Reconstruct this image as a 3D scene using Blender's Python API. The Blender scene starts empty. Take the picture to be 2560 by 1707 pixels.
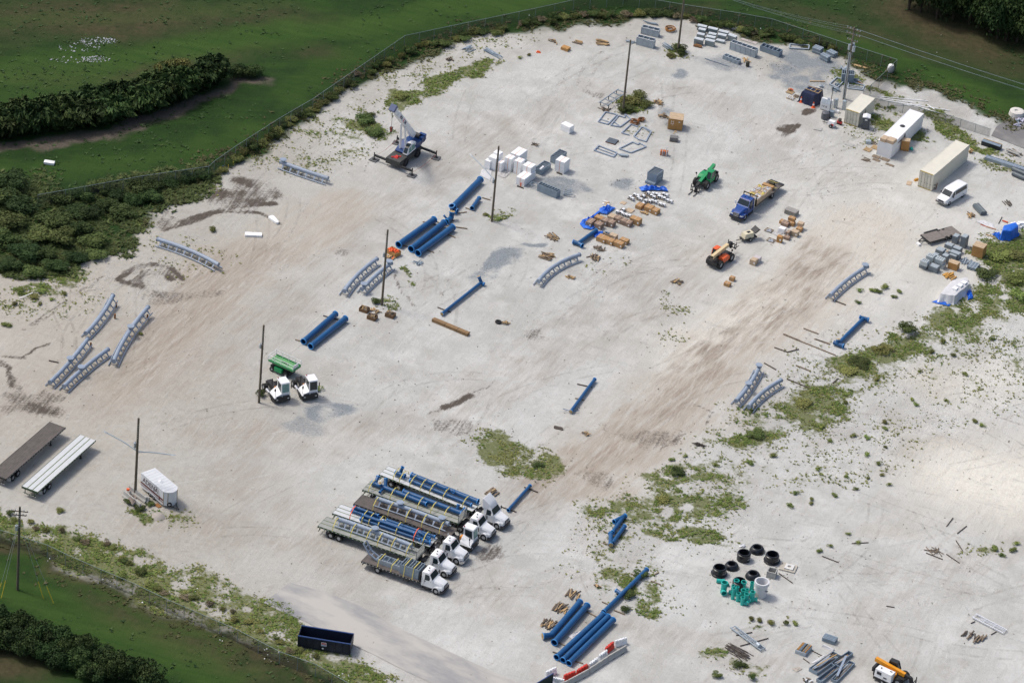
import bpy, math, random
import numpy as np
from mathutils import Vector, Matrix
R = math.radians
rnd = random.Random(11)
SC = bpy.context.scene
COL = SC.collection
# ------------------------------------------------------------------ camera
FPX, PITCH, ROLL, CAMH, CAMY = 11097.54, .5665459, .0986344, 344.477, -541.0
IW, IH = 2560, 1707
_f = Vector((0, math.cos(PITCH), -math.sin(PITCH))); _r = Vector((1, 0, 0)); _u = _r.cross(_f)
RT = math.cos(ROLL)*_r + math.sin(ROLL)*_u; UP = -math.sin(ROLL)*_r + math.cos(ROLL)*_u
CO = Vector((0, CAMY, CAMH))
cd = bpy.data.cameras.new('camera'); cam = bpy.data.objects.new('camera', cd); COL.objects.link(cam)
cd.sensor_width = 36; cd.lens = FPX/IW*36; cd.clip_start = 5; cd.clip_end = 30000
cam.matrix_world = Matrix(((RT.x, UP.x, -_f.x, CO.x), (RT.y, UP.y, -_f.y, CO.y), (RT.z, UP.z, -_f.z, CO.z), (0, 0, 0, 1)))
SC.camera = cam
# ------------------------------------------------------------------ sky, sun, exposure
SUN_EL, SUN_TO = R(57), Vector((.93, -.36))           # elevation, direction the shadows fall
wd = bpy.data.worlds.new('World'); SC.world = wd; wd.use_nodes = True
nt = wd.node_tree; bg = nt.nodes['Background']
sky = nt.nodes.new('ShaderNodeTexSky'); sky.sky_type = 'NISHITA'; sky.sun_disc = False
sky.sun_elevation = SUN_EL; sky.sun_rotation = math.atan2(-SUN_TO.x, -SUN_TO.y)
sky.air_density = 1.0; sky.dust_density = 4.5; sky.ozone_density = .6
nt.links.new(sky.outputs[0], bg.inputs[0]); bg.inputs[1].default_value = .115
sd = bpy.data.lights.new('sun', 'SUN'); sun = bpy.data.objects.new('sun', sd); COL.objects.link(sun)
sd.energy = 1.5; sd.angle = R(10); sd.color = (1, .97, .92)
t = SUN_TO.normalized()*math.cos(SUN_EL)
sun.rotation_euler = Vector((t.x, t.y, -math.sin(SUN_EL))).to_track_quat('-Z', 'Y').to_euler()
sun.location = (0, 0, 200)
vs = SC.view_settings; vs.view_transform = 'Standard'; vs.look = 'None'; vs.exposure = .40; vs.gamma = 1
# ------------------------------------------------------------------ picking ground points
def G(px, py, z=0.):
    d = _f + RT*((px-IW/2)/FPX) - UP*((py-IH/2)/FPX)
    return CO + d*((z-CO.z)/d.z)
_T = 700/2352
FR = {'a': (1180, 340, .12755), 'b': (1420, 440, .12755), 'c': (1560, 40, .12755), 'd': (1800, 60, .12755), 'e': (1960, 160, .12755),
      'f': (2260, 500, .12755), 'crane': (900, 240, .14027), 'h': (1480, 200, .12755), 'i': (1700, 400, .21684), 'j': (1760, 1340, .12755),
      'k': (1960, 1520, .14456), 'l': (1340, 1560, .11054), 'm': (640, 870, .08929), 'n': (280, 1150, .08929), 'o': (2440, 260, .19139),
      'p': (720, 1540, .08503), 'q': (2080, 220, .17857), 'r': (0, 1030, .1467), 's': (780, 1150, .2232), 'P': (0, 0, 1)}
for _ri, _y in enumerate((0, 400, 820, 1247)):
    for _ci, _x in enumerate((0, 640, 1300, 1860)):
        FR['%d%d' % (_ri, _ci)] = (_x, _y, _T)
def g(k, x, y, z=0.):
    a, b, s = FR[k]
    return G(a+x*s, b+y*s, z)
def ang(a, b): return math.atan2(b.y-a.y, b.x-a.x)
DA = ang(G(2329, 477.5), G(2416.6, 400.4))     # the long way of the yard
DB = DA - math.pi/2                             # across it
def vec(a, l=1.): return Vector((math.cos(a)*l, math.sin(a)*l, 0))
# ------------------------------------------------------------------ mesh collecting
class MB:
    def __init__(s): s.v = []; s.f = []
    def add(s, vs, fs):
        o = len(s.v); s.v += [tuple(v) for v in vs]; s.f += [tuple(i+o for i in f) for f in fs]; return s
    def hexa(s, b, t): return s.add(list(b)+list(t), [(3, 2, 1, 0), (4, 5, 6, 7), (0, 1, 5, 4), (1, 2, 6, 5), (2, 3, 7, 6), (3, 0, 4, 7)])
    def box(s, x0, x1, y0, y1, z0, z1):
        return s.hexa([(x0, y0, z0), (x1, y0, z0), (x1, y1, z0), (x0, y1, z0)], [(x0, y0, z1), (x1, y0, z1), (x1, y1, z1), (x0, y1, z1)])
    def bar(s, a, b, w, h=None, up=(0, 0, 1)):
        a = Vector(a); b = Vector(b); h = h or w; d = (b-a).normalized(); u = Vector(up)
        if abs(d.dot(u)) > .98: u = Vector((1, 0, 0))
        x = d.cross(u).normalized()*w/2; y = x.cross(d).normalized()*h/2
        return s.hexa([a-x-y, a+x-y, a+x+y, a-x+y], [b-x-y, b+x-y, b+x+y, b-x+y])
    def cyl(s, a, b, r, r2=None, n=12, cap=True): return s.tube([a, b], [r, r if r2 is None else r2], n, cap)
    def tube(s, pts, r, n=10, cap=False):
        pts = [Vector(p) for p in pts]; m = len(pts); rr = r if isinstance(r, (list, tuple)) else [r]*m; o = len(s.v)
        ref = Vector((0, 0, 1)); d0 = (pts[-1]-pts[0]).normalized()
        if abs(d0.z) > .9: ref = Vector((1, 0, 0))
        for i, p in enumerate(pts):
            d = (pts[min(i+1, m-1)]-pts[max(i-1, 0)]).normalized(); x = d.cross(ref).normalized(); y = x.cross(d)
            s.v += [tuple(p+(x*math.cos(6.28319*k/n)+y*math.sin(6.28319*k/n))*rr[i]) for k in range(n)]
        for i in range(m-1):
            for k in range(n):
                k2 = (k+1) % n; s.f.append((o+i*n+k, o+i*n+k2, o+i*n+n+k2, o+i*n+n+k))
        if cap: s.f.append(tuple(o+k for k in reversed(range(n)))); s.f.append(tuple(o+(m-1)*n+k for k in range(n)))
        return s
    def ring(s, a, b, ro, ri, n=16):
        a = Vector(a); b = Vector(b); d = (b-a).normalized(); ref = Vector((0, 0, 1)) if abs(d.z) < .9 else Vector((1, 0, 0))
        x = d.cross(ref).normalized(); y = x.cross(d); o = len(s.v)
        for p, r in ((a, ri), (a, ro), (b, ro), (b, ri)):
            s.v += [tuple(p+(x*math.cos(6.28319*k/n)+y*math.sin(6.28319*k/n))*r) for k in range(n)]
        for j in range(4):
            for k in range(n):
                k2 = (k+1) % n; j2 = (j+1) % 4; s.f.append((o+j*n+k, o+j*n+k2, o+j2*n+k2, o+j2*n+k))
        return s
    def prism(s, poly, a, b, ax='y'):
        m = {'y': lambda p, t: (p[0], t, p[1]), 'z': lambda p, t: (p[0], p[1], t), 'x': lambda p, t: (t, p[0], p[1])}[ax]; n = len(poly)
        return s.add([m(p, a) for p in poly]+[m(p, b) for p in poly],
                     [tuple(range(n)), tuple(reversed(range(n, 2*n)))]+[(i, i+n, (i+1) % n+n, (i+1) % n) for i in range(n)])
    def lathe(s, prof, n=16, c=(0, 0, 0)):
        o = len(s.v)
        for r, z in prof: s.v += [(c[0]+r*math.cos(6.28319*k/n), c[1]+r*math.sin(6.28319*k/n), c[2]+z) for k in range(n)]
        for i in range(len(prof)-1):
            for k in range(n):
                k2 = (k+1) % n; s.f.append((o+i*n+k, o+i*n+k2, o+i*n+n+k2, o+i*n+n+k))
        return s
    def loft(s, secs):
        n = len(secs[0]); o = len(s.v)
        for q in secs: s.v += [tuple(p) for p in q]
        for i in range(len(secs)-1):
            for k in range(n):
                k2 = (k+1) % n; s.f.append((o+i*n+k, o+i*n+k2, o+i*n+n+k2, o+i*n+n+k))
        s.f.append(tuple(o+k for k in reversed(range(n)))); s.f.append(tuple(o+(len(secs)-1)*n+k for k in range(n)))
        return s
    def quad(s, *p): return s.add(p, [tuple(range(len(p)))])
    def mesh(s, name, mat, smooth=False):
        me = bpy.data.meshes.new(name); me.from_pydata(s.v, [], s.f); me.validate()
        if smooth:
            me.polygons.foreach_set('use_smooth', [True]*len(me.polygons))
            me.set_sharp_from_angle(angle=R(40))
        me.materials.append(mat); return me
def put(name, me, parent=None, loc=None, rz=None):
    o = bpy.data.objects.new(name, me); COL.objects.link(o); o.parent = parent
    if loc is not None: o.location = loc
    if rz is not None: o.rotation_euler = (0, 0, rz)
    return o
def tag(o, label, cat, group=None, kind=None):
    if label: o['label'] = label
    if cat: o['category'] = cat
    if group: o['group'] = group
    if kind: o['kind'] = kind
    return o
def thing(name, label, cat, loc=(0, 0, 0), rz=0., group=None):
    return tag(put(name, None, None, loc, rz), label, cat, group)
def part(parent, name, mb, mat, smooth=False, label=None):
    o = put(name, mb.mesh(name, mat, smooth), parent)
    if label: o['label'] = label
    return o
def one(name, label, cat, mb, mat, loc=(0, 0, 0), rz=0., group=None, smooth=False):
    return tag(put(name, mb.mesh(name, mat, smooth), None, loc, rz), label, cat, group)
def dup(o, loc, rz, label, group=None, scale=None):
    c = o.copy(); COL.objects.link(c); c.location = loc; c.rotation_euler = (0, 0, rz); c['label'] = label
    if group: c['group'] = group
    if scale: c.scale = scale
    for ch in list(o.children):
        d = ch.copy(); COL.objects.link(d); d.parent = c
        for gch in list(ch.children):
            e = gch.copy(); COL.objects.link(e); e.parent = d
    return c
def struct(name, mb, mat): return tag(put(name, mb.mesh(name, mat)), None, None, kind='structure')
# ------------------------------------------------------------------ materials
def srgb(r, g_, b): return tuple(((c/255)/12.92 if c/255 < .04045 else ((c/255+.055)/1.055)**2.4) for c in (r, g_, b))
MATS = {}
def mat(name, col, rough=.6, metal=0., var=.12, scale=1.5, dirt=0., bump=0., trans=0.):
    if name in MATS: return MATS[name]
    m = bpy.data.materials.new(name); m.use_nodes = True; n = m.node_tree.nodes; l = m.node_tree.links; b = n['Principled BSDF']
    b.inputs['Roughness'].default_value = rough; b.inputs['Metallic'].default_value = metal
    tc = n.new('ShaderNodeTexCoord'); oi = n.new('ShaderNodeObjectInfo'); ad = n.new('ShaderNodeVectorMath'); ad.operation = 'ADD'
    sc_ = n.new('ShaderNodeVectorMath'); sc_.operation = 'SCALE'; sc_.inputs[0].default_value = (37, 53, 71)
    l.new(oi.outputs['Random'], sc_.inputs['Scale']); l.new(tc.outputs['Object'], ad.inputs[0]); l.new(sc_.outputs[0], ad.inputs[1])
    nz = n.new('ShaderNodeTexNoise'); nz.inputs['Scale'].default_value = scale; nz.inputs['Detail'].default_value = 5; nz.inputs['Roughness'].default_value = .65
    l.new(ad.outputs[0], nz.inputs['Vector'])
    mr = n.new('ShaderNodeMapRange'); mr.inputs[1].default_value = .25; mr.inputs[2].default_value = .75; mr.inputs[3].default_value = 1-var; mr.inputs[4].default_value = 1+var
    l.new(nz.outputs['Fac'], mr.inputs[0])
    mx = n.new('ShaderNodeMix'); mx.data_type = 'RGBA'; mx.blend_type = 'MULTIPLY'; mx.inputs[0].default_value = 1; mx.inputs[6].default_value = (*col, 1)
    l.new(mr.outputs[0], mx.inputs[7]); out = mx.outputs[2]
    if dirt:
        n2 = n.new('ShaderNodeTexNoise'); n2.inputs['Scale'].default_value = scale*.6; n2.inputs['Detail'].default_value = 8; n2.inputs['Roughness'].default_value = .75
        l.new(ad.outputs[0], n2.inputs['Vector']); r2 = n.new('ShaderNodeMapRange'); r2.inputs[1].default_value = .5; r2.inputs[2].default_value = .8; r2.inputs[4].default_value = dirt
        l.new(n2.outputs['Fac'], r2.inputs[0]); m2 = n.new('ShaderNodeMix'); m2.data_type = 'RGBA'; m2.inputs[7].default_value = (.33, .28, .23, 1)
        l.new(r2.outputs[0], m2.inputs[0]); l.new(out, m2.inputs[6]); out = m2.outputs[2]
    l.new(out, b.inputs['Base Color'])
    if bump:
        bp = n.new('ShaderNodeBump'); bp.inputs['Strength'].default_value = bump; bp.inputs['Distance'].default_value = .05
        l.new(nz.outputs['Fac'], bp.inputs['Height']); l.new(bp.outputs[0], b.inputs['Normal'])
    MATS[name] = m; return m
PIPE = mat('blue_pipe_paint', (.006, .078, .215), .42, 0, .16, .9, .05)
FLANGE = mat('blue_flange_paint', (.04, .25, .60), .45)
TRACK = mat('pale_blue_track_paint', (.265, .322, .405), .5, 0, .12, .8, .12)
PLY = mat('plywood_cap', (.42, .31, .15), .8, 0, .2, 3)
BLK = mat('black_rubber', (.013, .013, .014), .8, 0, .2, 4, .10)
RIM = mat('painted_rim', (.46, .47, .48), .45, .2)
GLASS = mat('dark_glass', (.016, .028, .034), .08, 0, .1)
GLASSG = mat('green_tint_glass', (.16, .30, .28), .1, 0, .25, 2)
WHT = mat('white_truck_paint', (.78, .79, .80), .35, 0, .05, 1, .04)
CHAS = mat('black_chassis', (.018, .019, .021), .6, 0, .3, 2, .15)
GREENF = mat('dark_green_frame', (.035, .07, .03), .6, 0, .2, 2, .1)
DECKW = mat('aluminium_deck', (.56, .58, .59), .55, .05, .07, 2, .10)
DECKG = mat('weathered_grey_deck', (.30, .31, .29), .7, .05, .18, 1.5, .2)
WOODD = mat('dark_weathered_boards', (.105, .092, .084), .85, 0, .28, 1.2, .12)
GALV = mat('galvanised_steel', (.205, .265, .325), .5, .15, .2, 1.6, .18)
GALVL = mat('bright_galvanised', (.36, .42, .47), .45, .2, .18, 1.6, .12)
STRAP = mat('yellow_strap', (.55, .47, .12), .7)
ORNG = mat('orange_strap', (.85, .13, .03), .6)
CARTON = mat('carton_board', (.40, .235, .105), .85, 0, .14, 1.5, .1)
CARTONT = mat('weathered_carton', (.27, .19, .145), .85, 0, .2, 1.5, .15)
CARTONL = mat('pale_carton', (.47, .36, .25), .85, 0, .15, 1.5, .1)
CRATE = mat('plywood_crate', (.42, .225, .075), .8, 0, .15, 1.3, .08)
CRATET = mat('crate_top_boards', (.50, .38, .25), .85, 0, .18, 1.5, .15)
FOAM = mat('white_wrap', (.82, .83, .84), .6, 0, .06, 1.2, .05)
TIMB = mat('weathered_timber', (.20, .155, .11), .9, 0, .3, 2, .1)
TIMBD = mat('dark_timber', (.085, .07, .058), .9, 0, .3, 2, .1)
TIMBL = mat('fresh_timber', (.44, .30, .15), .85, 0, .2, 2, .1)
POLE = mat('creosote_pole', (.125, .105, .075), .9, 0, .3, 1.5)
TARP = mat('blue_tarp', (.012, .13, .60), .5, 0, .25, 1.2, 0, .6)
CONC = mat('concrete', (.38, .38, .36), .9, 0, .12, 2, .2, .2)
CREAM = mat('cream_container_paint', (.66, .635, .54), .55, 0, .06, .6, .08)
ORPL = mat('orange_plastic', (.80, .12, .025), .6, 0, .2, 3)
BLACKPL = mat('black_manhole_coating', (.008, .010, .015), .32, 0, .3, 2, .03)
TEAL = mat('teal_pvc', (.02, .42, .36), .4, 0, .12, 2, .03)
# ------------------------------------------------------------------ shared small builders
_cache = {}
def wheel(th, x, y, r, w, rim=RIM, n=18, side=None):
    k = (r, w, rim.name)
    if k not in _cache:
        m = MB(); hw = w/2; p = [(r*.52, -hw*.9), (r*.94, -hw), (r, -hw*.72), (r, hw*.72), (r*.94, hw), (r*.52, hw*.9)]
        for i, (rr, yy) in enumerate(p): m.v += [(rr*math.cos(6.28319*q/n), yy, rr*math.sin(6.28319*q/n)) for q in range(n)]
        for i in range(len(p)-1):
            for q in range(n): q2 = (q+1) % n; m.f.append((i*n+q, i*n+q2, i*n+n+q2, i*n+n+q))
        h = MB().cyl((0, -hw*.62, 0), (0, hw*.62, 0), r*.54, n=n).cyl((0, -hw*.8, 0), (0, hw*.8, 0), r*.22, n=8)
        _cache[k] = (m.mesh('wheel', BLK, True), h.mesh('rim', rim, True))
    a, b = _cache[k]; o = put('wheel', a, th, (x, y, r)); put('rim', b, o); return o
def text_mesh(s, size, m, name='lettering', bold=0.):
    c = bpy.data.curves.new('t', 'FONT'); c.body = s; c.size = size; c.extrude = .004; c.offset = bold; c.resolution_u = 2
    o = bpy.data.objects.new('t', c); COL.objects.link(o); bpy.context.view_layer.update()
    me = bpy.data.meshes.new_from_object(o.evaluated_get(bpy.context.evaluated_depsgraph_get())); me.name = name
    bpy.data.objects.remove(o); me.materials.clear(); me.materials.append(m); return me
# ------------------------------------------------------------------ ground sheet with zone weights
def axis(lo, hi, step):
    a = list(np.arange(lo, hi+1e-6, step)); d = step
    lo_, hi_ = [], []; p = lo; q = hi
    while p > -9000: d *= 1.7; p -= d; q += d; lo_.append(p); hi_.append(q)
    return np.array(lo_[::-1]+a+hi_)
GX, GY = axis(-92, 98, .42), axis(-112, 150, .42)
XX, YY = np.meshgrid(GX, GY); X = XX.ravel(); Y = YY.ravel()
_rs = np.random.RandomState(5); _tab = _rs.rand(256, 256)
def vn(x, y, s):
    x = x/s+137.3; y = y/s+91.7; xi = np.floor(x).astype(int); yi = np.floor(y).astype(int); fx = x-xi; fy = y-yi
    fx = fx*fx*(3-2*fx); fy = fy*fy*(3-2*fy); q = lambda a, b: _tab[a % 256, b % 256]
    return (q(xi, yi)*(1-fx)+q(xi+1, yi)*fx)*(1-fy)+(q(xi, yi+1)*(1-fx)+q(xi+1, yi+1)*fx)*fy
def fbm(x, y, s, o=4):
    t = 0; w = 0
    for i in range(o): t = t+vn(x+i*17.1, y-i*31.7, s/2**i)*.5**i; w += .5**i
    return t/w-.5
WX = X+fbm(X, Y, 9)*7+fbm(X+9, Y+5, 2.4)*2.6; WY = Y+fbm(X+50, Y-70, 9)*7+fbm(X-30, Y+15, 2.4)*2.6
N1 = fbm(X, Y, 3); N2 = fbm(X, Y, 14)
def sst(v, a, b): t = np.clip((v-a)/(b-a), 0, 1); return t*t*(3-2*t)
def pxs(pts): return [G(*p[:2]) for p in pts]
def sdf(poly, x=None, y=None):
    x = WX if x is None else x; y = WY if y is None else y
    d = np.full(x.shape, 1e18); ins = np.zeros(x.shape, bool); n = len(poly)
    for i in range(n):
        a = poly[i]; b = poly[(i+1) % n]; ex, ey = b.x-a.x, b.y-a.y; wx, wy = x-a.x, y-a.y
        t = np.clip((wx*ex+wy*ey)/(ex*ex+ey*ey+1e-9), 0, 1); d = np.minimum(d, (wx-ex*t)**2+(wy-ey*t)**2)
        c = ((a.y > y) != (b.y > y)) & (x < (b.x-a.x)*(y-a.y)/((b.y-a.y) if abs(b.y-a.y) > 1e-9 else 1e-9)+a.x); ins ^= c
    return np.where(ins, -1, 1)*np.sqrt(d)
def line_d(pts, x=None, y=None):
    x = WX if x is None else x; y = WY if y is None else y; d = np.full(x.shape, 1e18)
    for a, b in zip(pts[:-1], pts[1:]):
        ex, ey = b.x-a.x, b.y-a.y; wx, wy = x-a.x, y-a.y; t = np.clip((wx*ex+wy*ey)/(ex*ex+ey*ey+1e-9), 0, 1)
        d = np.minimum(d, (wx-ex*t)**2+(wy-ey*t)**2)
    return np.sqrt(d)
def blob(px, py, rx, ry, soft=.5, rot=0., x=None, y=None):
    """weight of an ellipse given in photo pixels, laid on the ground"""
    x = WX if x is None else x; y = WY if y is None else y
    c = G(px, py); a = G(px+rx*math.cos(R(rot)), py+rx*math.sin(R(rot)))-c; b = G(px-ry*math.sin(R(rot)), py+ry*math.cos(R(rot)))-c
    det = a.x*b.y-a.y*b.x; u = ((x-c.x)*b.y-(y-c.y)*b.x)/det; v = ((y-c.y)*a.x-(x-c.x)*a.y)/det
    return 1-sst(np.sqrt(u*u+v*v), 1-soft, 1+soft)
YARD = pxs([(-300, 770), (0, 700), (60, 693), (113, 677), (179, 662), (262, 635), (315, 618), (326, 585), (402, 525), (488, 486), (536, 445), (580, 427), (640, 384),
            (738, 315), (819, 268), (878, 220), (938, 190), (1012, 158), (1086, 134), (1176, 101), (1340, 71), (1479, 45), (1598, 51), (1740, 57), (1851, 92), (2000, 107),
            (2098, 143), (2160, 175), (2200, 203), (2290, 232), (2350, 258), (2420, 268), (2490, 300), (2700, 370), (3000, 500), (3000, 1900), (1300, 1900), (990, 1757),
            (880, 1708), (700, 1648), (595, 1597), (417, 1521), (333, 1481), (253, 1447), (164, 1407), (119, 1386), (48, 1362), (0, 1348), (-300, 1288)])
SD_YARD = sdf(YARD)
# scrub and weeds on the sand: (x, y, rx, ry, rot, weight)
SCRUB = [(1690, 1195, 95, 36, 0, .9), (1640, 1275, 150, 42, 0, .85), (1710, 1345, 110, 26, 8, .8), (2130, 925, 62, 42, 0, 1), (2215, 878, 85, 38, 0, 1), (2030, 1015, 105, 48, 10, 1),
         (1884, 1088, 45, 34, 0, 1), (1245, 1132, 105, 36, 22, .9), (1360, 1170, 60, 30, 25, .8), (2525, 655, 75, 75, 0, 1), (2390, 785, 80, 42, 0, .85), (2550, 745, 50, 55, 0, 1), (2460, 720, 70, 35, 0, .6),
         (1583, 259, 42, 24, 0, 1), (1697, 138, 30, 14, 0, 1), (905, 308, 42, 22, 0, .9), (935, 335, 34, 18, 0, .9), (850, 355, 80, 40, 0, .4), (760, 400, 90, 35, 0, .35), (1000, 240, 30, 20, 0, .8),
         (840, 320, 110, 60, 0, .35), (960, 215, 90, 50, 0, .3), (345, 560, 40, 20, 0, .8), (290, 610, 40, 20, 0, .8), (120, 690, 70, 22, 0, .6), (80, 730, 60, 16, 0, .5), (520, 470, 60, 30, 0, .4),
         (1590, 1470, 60, 30, 45, .8), (1540, 1430, 40, 25, 0, .7), (1620, 1530, 30, 20, 0, .7), (2300, 1020, 220, 90, 0, .16), (2080, 1100, 260, 110, 0, .24), (2250, 900, 260, 80, 0, .3), (1980, 1170, 260, 60, 0, .25),
         (2250, 330, 90, 14, 20, .8), (2420, 345, 110, 16, 20, .9), (2520, 420, 60, 16, 15, .7), (2330, 300, 60, 16, 20, .5), (2215, 240, 60, 12, 18, .6), (2130, 205, 50, 20, 0, .6), (2215, 285, 18, 12, 0, .6),
         (950, 770, 40, 16, 0, .6), (1230, 545, 36, 14, 0, .5), (1920, 1550, 60, 20, 0, .35), (1860, 1660, 60, 30, 0, .5), (1760, 1640, 40, 20, 0, .5), (350, 1270, 40, 20, 0, .8), (430, 1300, 40, 40, 0, .4),
         (1610, 330, 30, 10, 0, .4), (2170, 360, 50, 30, 0, .4), (1530, 640, 50, 20, 20, .3), (1500, 690, 50, 16, 20, .3), (1690, 760, 40, 30, 0, .3), (1690, 830, 50, 20, 0, .3), (2460, 1370, 60, 14, 0, .4),
         (1000, 690, 20, 8, 50, .5), (1020, 730, 22, 6, 45, .5), (2480, 850, 90, 60, 0, .35), (2530, 950, 60, 60, 0, .4), (2330, 800, 60, 30, 0, .5)]
SCRUB += [(1780, 1150, 170, 60, -35, .42), (1900, 1060, 190, 70, -35, .42), (2080, 970, 200, 70, -30, .5), (2250, 890, 200, 60, -20, .5), (2420, 800, 170, 60, -20, .5), (1700, 1230, 190, 60, -10, .5), (1650, 1330, 170, 60, 0, .36), (1560, 1440, 130, 70, 30, .36), (2500, 900, 120, 120, 0, .35), (700, 350, 120, 60, -25, .3), (1010, 215, 150, 40, -25, .3), (1200, 120, 160, 22, -12, .3), (470, 640, 130, 50, 0, .18), (120, 760, 150, 40, 0, .3)]
scrub = np.zeros(X.shape)
for a in SCRUB: scrub = np.maximum(scrub, blob(a[0], a[1], a[2], a[3], .45, a[4])*a[5])
STRIP = pxs([(1000, 250), (1055, 226), (1140, 193), (1200, 172), (1262, 155)])
scrub = np.maximum(scrub, (1-sst(line_d(STRIP), .8, 2.6))*.9)
FB = pxs([(-100, 1310), (0, 1340), (137, 1352), (280, 1400), (440, 1490), (595, 1540), (700, 1610), (880, 1690)])
scrub = np.maximum(scrub, (1-sst(line_d(FB), 2.5, 6))*.8)
scrub = np.clip(scrub*1.15*(1+N1*1.8+fbm(X, Y, 1.4, 2)*1.2), 0, 1)
grass = 1-sst(-SD_YARD+N1*2.2, -1.2, 1.0)
dry = np.zeros(X.shape)
for a in [(260, 50, 260, 50, 0, .9), (600, 45, 200, 30, 0, .6), (400, 175, 220, 22, -10, .7), (150, 195, 160, 25, 0, .45), (320, 1540, 120, 24, 25, .8), (520, 1640, 220, 40, 25, .9), (230, 1480, 100, 20, 25, .4), (780, 140, 70, 18, 0, .5),
          (2150, 80, 260, 26, 18, .5), (2350, 60, 200, 60, 25, 1), (2450, 120, 160, 40, 25, .8), (2300, 30, 120, 40, 0, .8), (20, 1650, 120, 45, 10, 1.2), (1750, 20, 60, 16, 0, .5), (30, 60, 90, 60, 0, .5), (2560, 60, 200, 90, 0, .8)]:
    dry = np.maximum(dry, blob(a[0], a[1], a[2], a[3], .7, a[4])*a[5])
fp = pxs([(-60, 1380), (0, 1370), (179, 1432), (268, 1470), (446, 1552), (700, 1674), (900, 1770)])
dry = np.maximum(dry, (1-sst(line_d(fp), .6, 1.8))*.9)
bank = sdf(pxs([(-80, 372), (0, 362), (175, 338), (320, 308), (440, 272), (520, 235), (556, 205), (600, 196), (660, 196), (650, 202), (590, 206), (560, 228), (500, 278), (400, 312), (250, 348), (100, 372), (0, 388), (-80, 396)]))
bank = 1-sst(bank+N1*1.2, -.6, .9)
light = np.maximum((1-sst(line_d(pxs([(-40, 175), (120, 160), (300, 150), (520, 120), (760, 95), (1012, 55), (1300, 12), (1500, -20)])), .3, 1.6))*.0, blob(170, 190, 200, 30, .6))
dark = np.zeros(X.shape)
for pts, w, k in [([(402, 530), (430, 560), (500, 545), (570, 520), (640, 515), (690, 512)], .7, .9), ([(410, 575), (470, 560), (560, 530), (650, 535), (700, 560)], .5, .8), ([(520, 490), (580, 500), (640, 495)], 2.2, .85),
                  ([(600, 455), (650, 470), (690, 490)], 1.4, .7), ([(300, 700), (330, 670), (380, 660), (430, 675), (460, 700)], .6, .85), ([(310, 705), (350, 720), (345, 700), (360, 680), (400, 680), (430, 700)], .7, .9),
                  ([(360, 735), (420, 745), (480, 740), (540, 735)], 1.2, .45), ([(0, 890), (60, 895), (100, 870), (120, 860)], .35, .7), ([(0, 905), (30, 920), (35, 960), (60, 1000), (130, 1030)], .6, .6), ([(40, 990), (90, 1020), (140, 1030)], 1.6, .5),
                  ([(200, 790), (260, 745), (330, 700)], .25, .5), ([(60, 830), (140, 770), (260, 690)], .25, .5), ([(30, 850), (110, 800), (230, 720)], .2, .5), ([(1110, 1020), (1150, 1005), (1180, 990)], .7, .9), ([(1060, 1040), (1130, 1012), (1210, 970), (1260, 935)], .25, .55),
                  ([(990, 690), (1000, 710), (1010, 735), (1040, 765)], .4, .45), ([(1740, 1010), (1790, 1030), (1770, 1060)], .3, .5), ([(1650, 1130), (1700, 1095), (1740, 1080)], .25, .5), ([(1500, 1060), (1560, 1085)], .8, .35)]:
    dark = np.maximum(dark, (1-sst(line_d(pxs(pts), X+N1*2, Y+N2*2)+N1*.8, w*.4, w*1.7))*min(1, k*1.15)*np.clip(.8+N1*2, .25, 1.2))
for a in [(2005, 278, 26, 11, .95), (1958, 312, 24, 12, .9), (845, 625, 40, 12, .35), (1120, 1060, 26, 16, .4), (1495, 1200, 70, 16, .4), (1650, 1105, 60, 22, .4), (1480, 225, 30, 9, .45), (1235, 1385, 40, 24, .6), (1330, 840, 40, 14, .4), (600, 490, 70, 26, .55), (640, 465, 50, 20, .5), (420, 560, 26, 22, .5), (420, 745, 60, 14, .4), (80, 1010, 70, 22, .5)]:
    dark = np.maximum(dark, blob(a[0], a[1], a[2], a[3], .4)*a[4])
tan = np.zeros(X.shape)
TP = pxs([(1480, 1180), (1620, 1080), (1760, 960), (1900, 820), (2020, 700), (2150, 590)])
tan = np.maximum(tan, 1-sst(line_d(TP)+N2*8, 2, 13)); tan = np.maximum(tan, blob(1700, 850, 170, 70, .7)*.4); tan = np.maximum(tan, blob(2480, 1190, 260, 120, .8)*.55)  # tan dirt path; the right-hand blob paints a warm sun patch
TL = pxs([(300, 960), (380, 880), (470, 770), (560, 680), (700, 600), (850, 520)])
tan = np.maximum(tan, (1-sst(line_d(TL), 2, 9))*.75); tan = np.maximum(tan, blob(2130, 690, 90, 30, .6)*.5); tan = np.maximum(tan, blob(100, 850, 320, 280, .7)*.4)
tan = np.maximum(tan, blob(2230, 1320, 80, 30, .7)*.5)
grav = np.zeros(X.shape)
for a in [(1230, 655, 62, 22, -30, 1), (1310, 597, 24, 7, 0, .8), (815, 1020, 52, 24, 0, .9), (760, 1060, 60, 22, 0, .35), (1380, 470, 70, 24, 0, .75), (1440, 462, 40, 14, 0, .6), (1690, 305, 30, 34, 0, .6), (1684, 182, 24, 9, 0, .8), (1575, 455, 30, 14, 0, .6),
          (1975, 190, 50, 22, 20, .9), (2040, 160, 80, 30, 20, .7), (2090, 200, 60, 30, 0, .5), (1318, 596, 20, 8, 0, .5), (1050, 470, 40, 10, 0, 0), (1800, 165, 60, 16, 10, .4)]:
    grav = np.maximum(grav, blob(a[0], a[1], a[2], a[3], .5, a[4])*a[5])
grav = np.clip(grav*1.5, 0, 1)*np.clip(.85+N1*2.2, 0, 1)
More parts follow.
